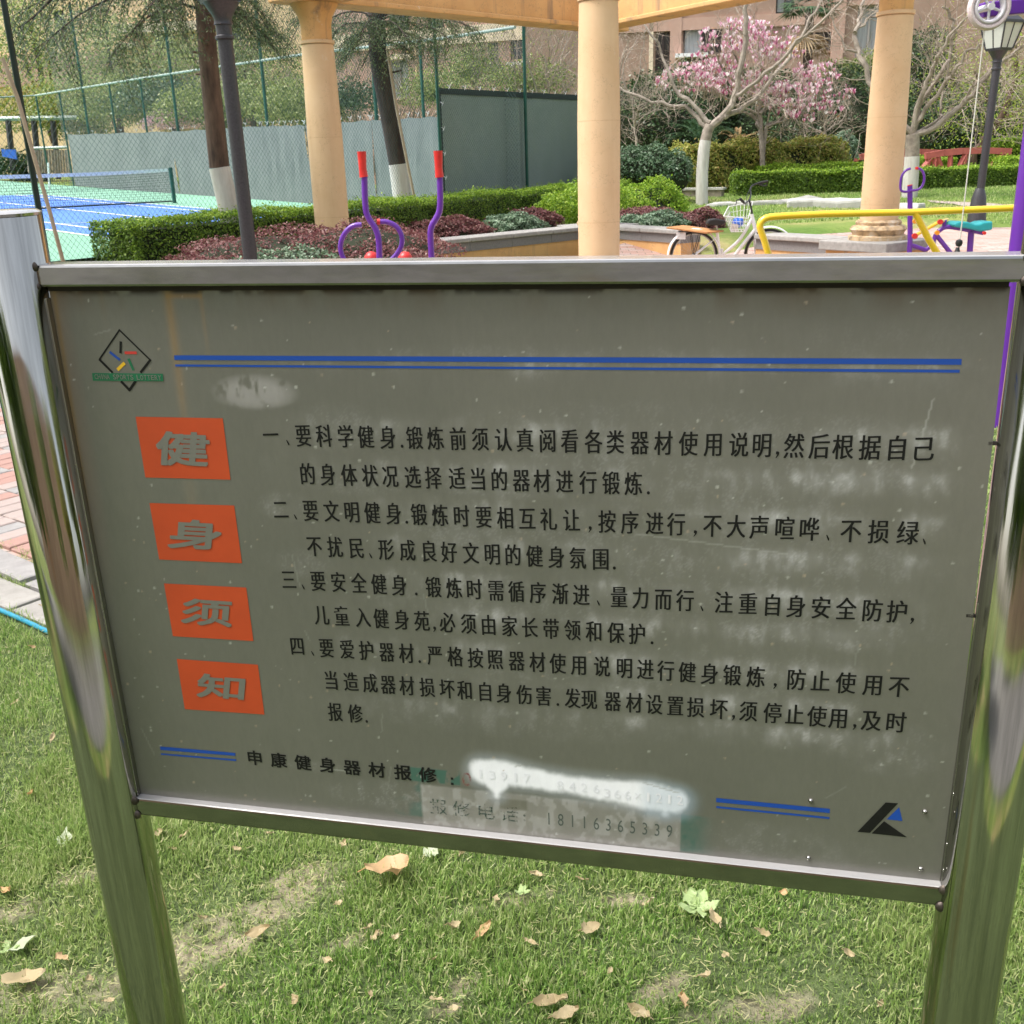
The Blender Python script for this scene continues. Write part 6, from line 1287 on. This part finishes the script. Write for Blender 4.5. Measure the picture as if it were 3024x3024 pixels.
# ---- leafy trees behind the far fence
def leafy(lab, r, cs, d_, mt, n, leaf, seed, trunk=True, grp='trees beyond the tennis court', name='leafy_tree', gap=.5):
    g = np.random.default_rng(seed); C_ = [(at(*r(x, y), d_ + g.uniform(-1.5, 1.5)), (rx, rx * .8, rz_)) for (x, y, rx, rz_) in cs]; c0 = C_[0][0]; gz0 = float(gz(c0[0], c0[1])); t = thing(name, lab, 'tree', (c0[0], c0[1], gz0), grp)
    br = MB(); br.tube([(c0[0], c0[1], gz0), (c0[0] + .1, c0[1], gz0 + 1.5), tuple(c0)], [.14, .12, .06], 8)
    for c, r_ in C_[1:]: br.tube([(c0[0], c0[1], gz0 + 1.6), tuple(c0 * .4 + c * .6 - [0, 0, .3]), tuple(c)], [.08, .05, .02], 6)
    br.build('trunk', M['bark'], t)
    P = []
    for c, r_ in C_:
        m_ = max(6, int(26 * r_[0])); cc = c + g.normal(0, .42, (m_, 3)) * r_            # leaf clumps
        k_ = int(n / len(C_) / m_); P.append((np.repeat(cc, k_, 0) + g.normal(0, .17 * r_[0] + .08, (m_ * k_, 3))))
    P = np.concatenate(P); tag(quads('crown', leafquads(P, g.normal(0, 1, P.shape) + [0, 0, .5], leaf, .6, .6), M[mt], t), kind='stuff'); return t
leafy('tall yellow-green leafy tree at the far left behind the court', r1, [(200, 200, 2.2, 2.0), (80, 320, 2.0, 1.4), (330, 300, 1.8, 1.6), (150, 60, 1.8, 1.2)], 50, 'treeleaf', 6000, .13, 51)
leafy('leafy tree behind the far fence between two slim posts', r1, [(620, 300, 2.0, 1.8), (480, 420, 1.8, 1.2), (720, 400, 1.6, 1.2), (600, 150, 1.6, 1.2)], 48, 'treeleaf', 5500, .13, 52)
leafy('leafy tree behind the far fence left of the brown conifer trunk', r1, [(960, 380, 1.6, 1.3), (870, 460, 1.4, 1.0), (1080, 400, 1.5, 1.2), (1020, 280, 1.2, .9)], 46, 'treeleaf', 5500, .12, 53)
leafy('leafy tree behind the far fence right of the brown conifer trunk', r1, [(1420, 480, 1.6, 1.4), (1540, 560, 1.4, 1.2), (1380, 330, 1.3, 1.0), (1600, 400, 1.4, 1.1)], 43, 'treeleaf', 6500, .12, 54)
for i_, (x, y, d_, rx, rz_, mt, lab) in enumerate([(130, 640, 48, 3.0, 1.2, 'yelleaf', 'thicket of yellowish shrubs at the far left, above the pergola'), (480, 620, 46, 2.8, 1.5, 'treeleaf', 'green shrub behind the left end of the far fence'), (700, 620, 45, 2.2, 1.3, 'treeleaf', 'green shrub behind the far fence, left of the pale blossom'),
        (920, 600, 44, 2.2, 1.2, 'bluegreen', 'dark green shrub above the pale blossom behind the far fence'), (1130, 650, 42, 1.8, 1.1, 'treeleaf', 'green shrub behind the far fence beside the brown trunk'), (1480, 620, 40, 2.0, 1.2, 'treeleaf', 'green shrub behind the far fence left of the left column'), (1700, 650, 38, 1.6, 1.1, 'treeleaf', 'green shrub behind the far fence beside the left column'), (60, 980, 47, 1.4, .9, 'aucuba', 'dark shrub below the blue tarpaulin'), (300, 720, 49, 2.6, 1.0, 'treeleaf', 'green shrub behind the pergola')]):
    c = at(*r1(x, y), d_); mound('background_shrub', lab, [(c, (rx, 1.4, rz_)), (c + [rx * .5, .4, -.4], (rx * .6, 1.2, rz_ * .8))], M[mt], 5500, .12, 'shrubs beyond the tennis court', jit=.2, core=False, spread=1.2)
c = at(*r1(945, 715), 43.5); pb = mound('blossom_shrub', 'pale pink blossoming shrub just above the grey windscreen', [(c, (1.1, .6, .55)), (c + [.7, 0, .5], (.5, .4, .4))], M['pinkblossom'], 1500, .10, None, core=False, jit=.2)
for (x, y, d_, rx, rz_, mt, lab) in [(730, 560, 36, 1.2, 1.0, 'treeleaf', 'sparse green shrub behind the far fence right of the leaning conifer'), (1250, 500, 36, 1.8, .9, 'treeleaf', 'green shrub behind the near fence, above the green windscreen'), (950, 430, 38, 1.2, 1.0, 'treeleaf', 'thin green shrub in front of the pink building'), (250, 600, 36, 1.2, .8, 'aucuba', 'dark shrub behind the fence right of the left column')]:
    c = at(*r2(x, y), d_); mound('background_shrub', lab, [(c, (rx, 1.0, rz_))], M[mt], 3200, .09, 'shrubs beyond the tennis court', jit=.3, core=False, spread=1.3)
# bare thicket in front of the pink building
g = np.random.default_rng(77); k = 0
for (x0, x1, d_, hh, lab, kk) in [(230, 420, 37, 3.6, 'bare twiggy tree behind the fence right of the left column', 5), (520, 700, 38, 3.8, 'bare twiggy tree behind the leaning conifer', 5), (820, 1000, 38, 4.0, 'bare twiggy tree above the green windscreen edge', 5), (1060, 1220, 37, 4.0, 'bare twiggy tree beside the slim green post', 5), (1300, 1500, 36, 4.2, 'bare twiggy tree just left of the nearest column', 6), (-60, 60, 40, 3.6, 'bare twiggy tree behind the left column', 4), (-500, -420, 44, 3.4, 'bare twiggy tree behind the far fence by the conifer branches', 4)]:
    bx_ = at(*r2((x0 + x1) / 2, 700), d_); bx_[2] = float(gz(bx_[0], bx_[1])); t = thing('bare_tree', lab, 'tree', tuple(bx_), 'bare twiggy trees in front of the pink building'); st_ = MB(); cr = MB(); tips_ = []
    for i in range(kk):
        a = at(*r2(g.uniform(x0, x1), 700), d_ + g.uniform(-1, 1)); a[2] = bx_[2]; st_.tube([a, a + [g.normal(0, .3), 0, hh * .5], a + [g.normal(0, .7), g.normal(0, .4), hh]], [.05, .035, .018], 6, False)
        for j in range(7): p = a + np.array([0, 0, hh * g.uniform(.25, .95)]); twigs(cr, p, [g.normal(0, 1), g.normal(0, .6), .9], g.uniform(1.0, 1.9), .018, 2, g, .2, tips_)
    st_.build('trunk', M['barkgrey'], t); tag(cr.build('twigs', M['twig'], t), kind='stuff')
    tp2 = np.array(tips_); P = tp2[g.integers(0, len(tp2), 420)] + g.normal(0, .05, (420, 3)); tag(quads('leaves', leafquads(P, g.normal(0, 1, P.shape), .07, .5), M['willow'], t), kind='stuff')

# ================================================================== FOREGROUND LAWN, PAVING, LEAVES
def hz(px, py, z=.02): 
    v = ray(px, py); return np.array([0, 0, CH]) + v * ((z - CH) / v[2])
k19 = 3024 / 1932
patches = [(hz(x * k19, y * k19), a, b_, an) for x, y, a, b_, an in [(x_, y_, a_ * .8, c_2 * .75, an_) for x_, y_, a_, c_2, an_ in [(560, 1660, .13, .05, .5), (470, 1730, .30, .07, .55), (390, 1800, .22, .06, .6), (170, 1655, .10, .04, .3), (60, 1880, .22, .07, .2), (30, 1720, .10, .05, 0), (1180, 1690, .10, .03, 0), (860, 1880, .10, .03, 1.0), (1240, 1870, .09, .03, .5), (640, 1790, .08, .03, .4), (1440, 1900, .14, .04, .2), (950, 1700, .12, .03, .3)]]]
def bare(x, y):
    m_ = np.zeros_like(x)
    for p, a, b_, an in patches:
        dx, dy = x - p[0], y - p[1]; u_ = dx * math.cos(an) + dy * math.sin(an); v_ = -dx * math.sin(an) + dy * math.cos(an); m_ = np.maximum(m_, np.exp(-((u_ / a) ** 2 + (v_ / b_) ** 2) * .55))
    q = np.sin(x * 31 + 2 * np.sin(y * 23)) * np.sin(y * 37 + 1.5 * np.sin(x * 19)) + .7 * np.sin(x * 71 - y * 53) * np.sin(y * 67 + x * 29)
    return np.clip(m_ * (1.0 + .45 * q), 0, 1)
def wav(x, y): return (np.sin(x * 5.2 + 1.3 * np.sin(y * 3.1)) * np.sin(y * 6.1 + 1.1 * np.sin(x * 4.3)) + .6 * np.sin(x * 13.7 + y * 9.1) * np.sin(y * 15.3 - x * 7.7)) / 1.6
# kerb frame: e along the kerb, n over the paving
ke = unit(np.array([.27, -.21])); kn = np.array([-ke[1], ke[0]]); k0 = hz(0, 1815)[:2]
def kd(x, y): return np.where((x - k0[0]) * ke[0] + (y - k0[1]) * ke[1] < .55, (x - k0[0]) * kn[0] + (y - k0[1]) * kn[1], -1.0)
_co = np.empty(len(lawn.data.vertices) * 3, np.float32); lawn.data.vertices.foreach_get('co', _co); _co = _co.reshape(-1, 3)
lawn.data.attributes.new('worn', 'FLOAT', 'POINT').data.foreach_set('value', (bare(_co[:, 0].astype(float), _co[:, 1].astype(float)) * .55).astype(np.float32))
def blades(n, x0, x1, y0, y1, hgt, wid, fall=1.0, zf=bumpf, dens=None):
    x = rng.uniform(x0, x1, n); y = rng.uniform(y0, y1, n); w_ = wav(x, y); b_ = bare(x, y)
    keep = (rng.random(n) < np.clip(.85 + .35 * w_, .4, 1) * (1 - b_ * .72)) & (kd(x, y) < -.03)
    if dens is not None: keep &= dens(x, y)
    x, y, w_, b_ = x[keep], y[keep], w_[keep], b_[keep]; n = len(x); z = zf(x, y) - .004
    h = hgt * rng.uniform(.45, 1.25, n) * np.clip(.85 + .5 * w_, .4, 1.5) * (1 - .45 * b_); a = rng.uniform(0, 2 * PI, n); ln = np.abs(rng.normal(.45, .35, n)).clip(0, 1.25) * fall
    D = np.stack([np.cos(a) * np.sin(ln), np.sin(a) * np.sin(ln), np.cos(ln)], 1); S = np.stack([-np.sin(a + rng.normal(0, .8, n)), np.cos(a), np.zeros(n)], 1) * (wid * rng.uniform(.6, 1.2, n))[:, None]
    P = np.stack([x, y, z], 1); mid = P + D * (h * .5)[:, None] + np.array([0, 0, 1]) * (h * .08)[:, None]; tip = P + D * h[:, None] - np.array([0, 0, 1]) * (h * .12 * ln)[:, None]
    A_ = np.stack([P - S * .5, P + S * .5, mid + S * .5, mid - S * .5], 1); B_ = np.stack([mid - S * .5, mid + S * .5, tip + S * .06, tip - S * .06], 1); return np.concatenate([A_, B_])
G = [blades(240000, -1.35, 1.6, 1.15, 3.1, .040, .0028), blades(100000, -3.0, -.9, 2.0, 4.6, .042, .0030), blades(50000, 1.0, 2.6, 1.6, 4.2, .045, .0034), blades(50000, -1.5, 1.4, 3.0, 5.0, .05, .0045), blades(45000, -1.4, 4.6, 4.2, 7.0, .05, .007)]
tag(quads('grass', np.concatenate(G), M['grass']), kind='stuff')
# straw clippings lying flat, thicker on the worn places
n = 90000; x = rng.uniform(-2.6, 2.2, n); y = rng.uniform(1.2, 3.9, n); kp = (rng.random(n) < .22 + .75 * bare(x, y) + .12 * np.clip(-wav(x, y), 0, 1)) & (kd(x, y) < 0); x, y = x[kp], y[kp]; n = len(x)
a = rng.uniform(0, 2 * PI, n); tl = rng.normal(0, .3, n); D = np.stack([np.cos(a), np.sin(a), tl], 1); S = np.stack([-np.sin(a), np.cos(a), 0 * a], 1) * .0011; l_ = rng.uniform(.006, .020, (n, 1)); P = np.stack([x, y, bumpf(x, y) + rng.uniform(.006, .026, n)], 1)
M['straw'] = leafmat('straw', [(.13, .20, .05), (.22, .27, .08), (.34, .34, .14), (.46, .42, .22)], .3)
tag(quads('grass_clippings', np.stack([P - S, P + S, P + D * l_ + S, P + D * l_ - S], 1), M['straw']), kind='stuff')
# tufts on the farther lawn
n = 60000; x = rng.uniform(3.0, 16, n); y = rng.uniform(16.5, 27, n); z = gz(x, y); a = rng.uniform(0, 2 * PI, n); h = rng.uniform(.02, .055, n)
ok = ~((x < 9.5) & (y < 19.2) & (x + 2.5 * (19.2 - y) > 6)); x, y, z, a, h = x[ok], y[ok], z[ok], a[ok], h[ok]; P = np.stack([x, y, z], 1); S = np.stack([-np.sin(a), np.cos(a), 0 * a], 1) * .008; U_ = np.stack([np.cos(a) * .4, np.sin(a) * .4, 0 * a + 1], 1) * h[:, None]
tag(quads('grass', np.stack([P - S, P + S, P + U_ + S * .2, P + U_ - S * .2], 1), M['grass']), kind='stuff')

# brick paving at the left edge
def K(e_, n_, z): p = k0 + ke * e_ + kn * n_; return (p[0], p[1], z)
def quad_sheet(name, e0, e1, n0, n1, z, mat): return tag(MB().add([K(e0, n0, z), K(e1, n0, z), K(e1, n1, z), K(e0, n1, z)], [(0, 1, 2, 3)]).build(name, mat), kind='structure')
pvm = quad_sheet('pavement', -6, .5, .34, 5.2, .034, M['plazabrick'])
bmeshes = {}
def brickmesh(nm_, lx, ly, h, mat):
    k = (nm_, mat.name)
    if k not in bmeshes:
        b = MB(); c = .006; lo = [(-lx / 2, -ly / 2), (lx / 2, -ly / 2), (lx / 2, ly / 2), (-lx / 2, ly / 2)]; hi = [(x_ - math.copysign(c, x_), y_ - math.copysign(c, y_)) for x_, y_ in lo]
        b.add([(x_, y_, 0) for x_, y_ in lo] + [(x_, y_, h - .004) for x_, y_ in lo] + [(x_, y_, h) for x_, y_ in hi], [(i, (i + 1) % 4, 4 + (i + 1) % 4, 4 + i) for i in range(4)] + [(4 + i, 4 + (i + 1) % 4, 8 + (i + 1) % 4, 8 + i) for i in range(4)] + [(8, 9, 10, 11)]); bmeshes[k] = b.mesh(nm_, mat)
    return bmeshes[k]
cnt = 0; rzk = math.atan2(ke[1], ke[0])
for bi in range(0, 22):
    nn_ = .36 + .115 + bi * .222
    for ei in range(-34, 22):
        ee = ei * .111 + (.055 if bi % 2 else 0); p = K(ee, nn_, 0); v = RW.T @ (np.array(p) - [0, 0, CH]); sx_ = 1512 + F * v[0] / -v[2]; 
        if not (-330 < sx_ < 210): continue
        if cnt >= 298: break
        mt = M[random.choices(['paverred', 'paverpink', 'pavergrey'], [.35, .5, .15])[0]]; o = bpy.data.objects.new('brick', brickmesh('brick', .104, .215, .05, mt)); link(o); o.parent = pvm
        o.location = (p[0], p[1], random.uniform(-.002, .003)); o.rotation_euler = (random.gauss(0, .006), random.gauss(0, .006), rzk + random.gauss(0, .008)); cnt += 1
for row, (n_, wd, ln_) in enumerate(((.26, .13, .5), (.10, .15, .42))):
    for i in range(-6, 1):
        p = K((i + .37 * row) * (ln_ + .035) + .1, n_, .0); o = bpy.data.objects.new('kerb_stone', brickmesh('kerb_stone%d' % row, ln_, wd, .045 if row else .055, M['pavergrey'] if row == 0 else M['kerb'])); link(o); o.parent = pvm
        o.location = (p[0], p[1], random.uniform(-.003, .002)); o.rotation_euler = (random.gauss(0, .01), random.gauss(0, .01), rzk + random.gauss(0, .02))
def edge_grass(x, y):
    d_ = kd(x, y); return (((d_ > .165) & (d_ < .20)) | ((d_ > .005) & (d_ < .03)) | ((d_ > .32) & (d_ < .40)) | ((np.abs(((d_ - .36) % .222) - 0) < .012) & (wav(x * 2, y * 2) > .1)))
n = 120000; x = rng.uniform(-3.2, -1.4, n); y = rng.uniform(3.0, 6.5, n); kp = edge_grass(x, y) & (wav(x * 1.4, y * 1.4) > -.3) & (kd(x, y) > 0); x, y = x[kp], y[kp]; n = len(x); a = rng.uniform(0, 2 * PI, n); h = rng.uniform(.015, .045, n) * np.where(kd(x, y) > .45, .5, 1)
P = np.stack([x, y, 0 * x + .03], 1); D = np.stack([np.cos(a) * .7, np.sin(a) * .7, 0 * a + .8], 1) * h[:, None]; S = np.stack([-np.sin(a), np.cos(a), 0 * a], 1) * .002
tag(quads('joint_grass', np.stack([P - S, P + S, P + D + S * .2, P + D - S * .2], 1), M['grass']), kind='stuff')
hp_ = [hz(px, py, .04) for px, py in [(-260, 1700), (-120, 1755), (0, 1801), (70, 1832), (137, 1863), (230, 1908), (330, 1965)]]
tag(MB().tube(sm([p for p in hp_], 3), .0095, 10).build('garden_hose', M['hose'], smooth=True), 'blue garden hose lying along the kerb at the left edge', 'hose')
gh = [hit(*r3(x, y)) for x, y in [(500, 1150), (700, 1152), (900, 1150), (1050, 1152)]]; 
gh2 = [hit(*rr(x, y)) for x, y in [(500, 1285), (700, 1272), (1000, 1240), (1330, 1190), (1800, 1130), (2100, 1090)]]
tag(MB().tube([p + [0, 0, .03] for p in sm(gh2)], .014, 6).build('thin_hose', M['hosegreen'], smooth=True), 'thin dark green hose lying along the edge of the far lawn', 'hose')

# fallen leaves: each a curled little sheet
def leafmesh(seed, L, Wd, curl, mat):
    g = np.random.default_rng(seed); n, m_ = 9, 5; vs = []
    for i in range(n):
        t = i / (n - 1); w_ = Wd * (math.sin(PI * min(1, t * .92 + .06)) ** .8) * (1 + g.normal(0, .22)) * .5
        for j in range(m_):
            s = (j / (m_ - 1) - .5) * 2; x_ = (t - .5) * L; y_ = s * w_ + .06 * Wd * math.sin(t * 5 + seed); z_ = curl * L * (.9 * (t - .5) ** 2 * 2 + .55 * s * s * (w_ / Wd) + .12 * math.sin(t * 7 + s * 2 + seed)) + g.normal(0, .03) * L; vs.append((x_, y_, z_))
    fs = [(i * m_ + j, i * m_ + j + 1, (i + 1) * m_ + j + 1, (i + 1) * m_ + j) for i in range(n - 1) for j in range(m_ - 1)]
    b = MB().add(vs, fs); b.tube([(-.5 * L, 0, curl * L * .45), (-.68 * L, .02 * L, curl * L * .3)], .0012, 4, False); me = b.mesh('fallen_leaf', mat, True); return me
def lf(px, py, L, Wd, curl, mt, lab, rot=None, tilt=0, cat='leaf', grp='fallen leaves on the lawn', lift=.022):
    p = hz(px * k19, py * k19, .03); sd3 = int(px * 7 + py); o = bpy.data.objects.new('fallen_leaf', leafmesh(sd3, L, Wd, curl, M[mt])); link(o); g = np.random.default_rng(sd3)
    o.location = (p[0], p[1], float(bumpf(p[0], p[1])) + lift); o.rotation_euler = (g.normal(0, .3) + tilt, g.normal(0, .25), g.uniform(0, 6.28) if rot is None else rot); tag(o, lab, cat, grp)
lf(733, 1668, .105, .075, .4, 'orangeleaf', 'largest fallen leaf, curled and tan, below the middle left of the board', .5, .3, lift=.04)
lf(874, 1632, .060, .020, .4, 'deadleaf', 'narrow tan leaf standing on end just below the board, right of the largest leaf', 1.4, .3, lift=.045)
lf(815, 1617, .04, .032, .25, 'paleleaf', 'pale rounded leaf close under the board between the two tan leaves', .4)
lf(1347, 1750, .058, .026, .35, 'deadleaf', 'brown curled leaf lying against the pale broadleaf weed', 1.7, .3, lift=.035)
lf(912, 1764, .050, .020, .4, 'orangeleaf', 'slim yellow-tan leaf in the grass at the middle of the lawn', .9, .2)
lf(1113, 1753, .045, .030, .35, 'deadleaf', 'curled tan leaf right of the middle of the lawn', .5)
lf(490, 1771, .055, .022, .3, 'deadleaf', 'flat pinkish-brown leaf on the worn patch right of the left post', .2)
lf(1040, 1899, .068, .026, .4, 'deadleaf', 'long brown curled leaf near the bottom edge, right of the middle', .1)
lf(1288, 1908, .045, .022, .3, 'orangeleaf', 'orange leaf standing in the grass near the bottom, left of the right post', 1.5, .5, lift=.035)
lf(124, 1592, .042, .042, .12, 'paleleaf', 'round pale green leaf on the grass left of the left post, upper one', 0)
lf(46, 1787, .052, .042, .15, 'paleleaf', 'pale green squarish leaf at the lower left edge', .5)
lf(14, 1689, .045, .020, .3, 'orangeleaf', 'leaf with an orange tip at the left edge of the lawn', 2.4)
lf(117, 1811, .028, .020, .3, 'orangeleaf', 'small orange and white leaf right of the pale green squarish one', 2.8)
lf(48, 1851, .085, .050, .35, 'deadleaf', 'crumpled brown leaf cluster at the lower left, under the pale green leaf', .3)
lf(1068, 1922, .055, .030, .3, 'deadleaf', 'tan leaf cut by the bottom edge, right of the middle', .3)
lf(1205, 1918, .05, .022, .4, 'deadleaf', 'brown leaf at the bottom edge left of the orange leaf', 2.5)
small = [(300, 1585), (352, 1587), (330, 1613), (509, 1581), (936, 1702), (1221, 1706), (715, 1777), (708, 1784), (747, 1782), (697, 1768), (857, 1757), (857, 1912), (985, 1872), (823, 1895), (170, 1850), (208, 1893), (262, 1893), (305, 1850), (83, 1151), (63, 1226), (240, 1830), (1010, 1653), (650, 1600), (450, 1612), (1370, 1810), (1440, 1765), (1480, 1690), (1100, 1660), (900, 1605), (620, 1830), (560, 1905), (700, 1890), (1330, 1850), (1600, 1800), (1660, 1890), (380, 1740), (60, 1500), (100, 1400), (30, 1330), (1000, 1780), (820, 1820), (640, 1720), (420, 1880), (1150, 1840)]
g = np.random.default_rng(8)
for x, y in small: lf(x, y, g.uniform(.017, .033), g.uniform(.010, .018), g.uniform(.3, .6), 'deadleaf' if g.random() < .8 else 'orangeleaf', 'small dry tan leaf lying among the grass blades', grp='small dry leaves on the lawn')
def weed(px, py, R_w, n_, lab, mt='weed', up=.5):
    p = hz(px * k19, py * k19, .02); t = thing('weed_plant', lab, 'weed', (p[0], p[1], .02), 'broadleaf weeds in the lawn'); g = np.random.default_rng(int(px))
    for k in range(n_):
        a = 2 * PI * k / n_ * 1.7 + g.normal(0, .2); me = leafmesh(int(px) + k, R_w * g.uniform(.7, 1.1), R_w * .42, .12, M[mt]); o = bpy.data.objects.new('leaf', me); link(o, t); o.location = (math.cos(a) * R_w * .45, math.sin(a) * R_w * .45, .012 + R_w * .3 * up); o.rotation_euler = (g.normal(0, .2), -up * g.uniform(.4, 1.1), a)
weed(1316, 1722, .055, 9, 'pale green broadleaf weed in the lawn right of the middle, beside a brown leaf')
weed(985, 1692, .022, 7, 'tiny round-leaved weed in the middle of the lawn'); weed(20, 1800, .03, 5, 'small weed at the lower left edge of the lawn')

# ================================================================== BEHIND THE CAMERA (seen only mirrored in the steel)
def rear():
    for i_, (x, y, h, mt) in enumerate([(-10, -13, 8, 'treeleaf'), (2.5, -17, 8, 'treeleaf'), (11, -12, 7, 'yelleaf'), (-15, -4, 7, 'treeleaf'), (15, -3, 7, 'treeleaf'), (-8.5, 3.5, 5.5, 'treeleaf'), (-7.5, -3.5, 5, 'box'), (-12, 8, 8, 'treeleaf'), (8.5, -1.5, 5, 'treeleaf')]):
        mound('camphor_tree', ['leafy tree mirrored in the left half of the steel', 'leafy tree mirrored in the middle of the board', 'yellowish tree mirrored in the right half of the board', 'leafy tree mirrored in the left post', 'leafy tree mirrored in the right post', 'rounded tree mirrored in the top of the left post', 'low green tree mirrored in the middle of the left post', 'tall tree mirrored in the outer edge of the left post', 'low tree mirrored in the inner side of the right post'][i_], [((x, y, h * .62), (2.8, 2.6, h * .38)), ((x + 1, y, h * .4), (2.0, 2.0, h * .3))], M[mt], 5000, .35, 'trees mirrored in the steel', 'tree', jit=.1, core=False)
rear()
tag(MB().add([(-16, -13, .02), (16, -13, .02), (16, -2.4, .02), (-16, -2.4, .02)], [(0, 1, 2, 3)]).build('rear_reflection_sheet', M['granite']), kind='structure')  # unseen ground sheet, added to grey what the steel reflects
tag(MB().box((-2, -34, 7), (70, 6, 14)).build('rear_building', M['pink']), 'brown rendered building mirrored high in the polished steel', 'building')
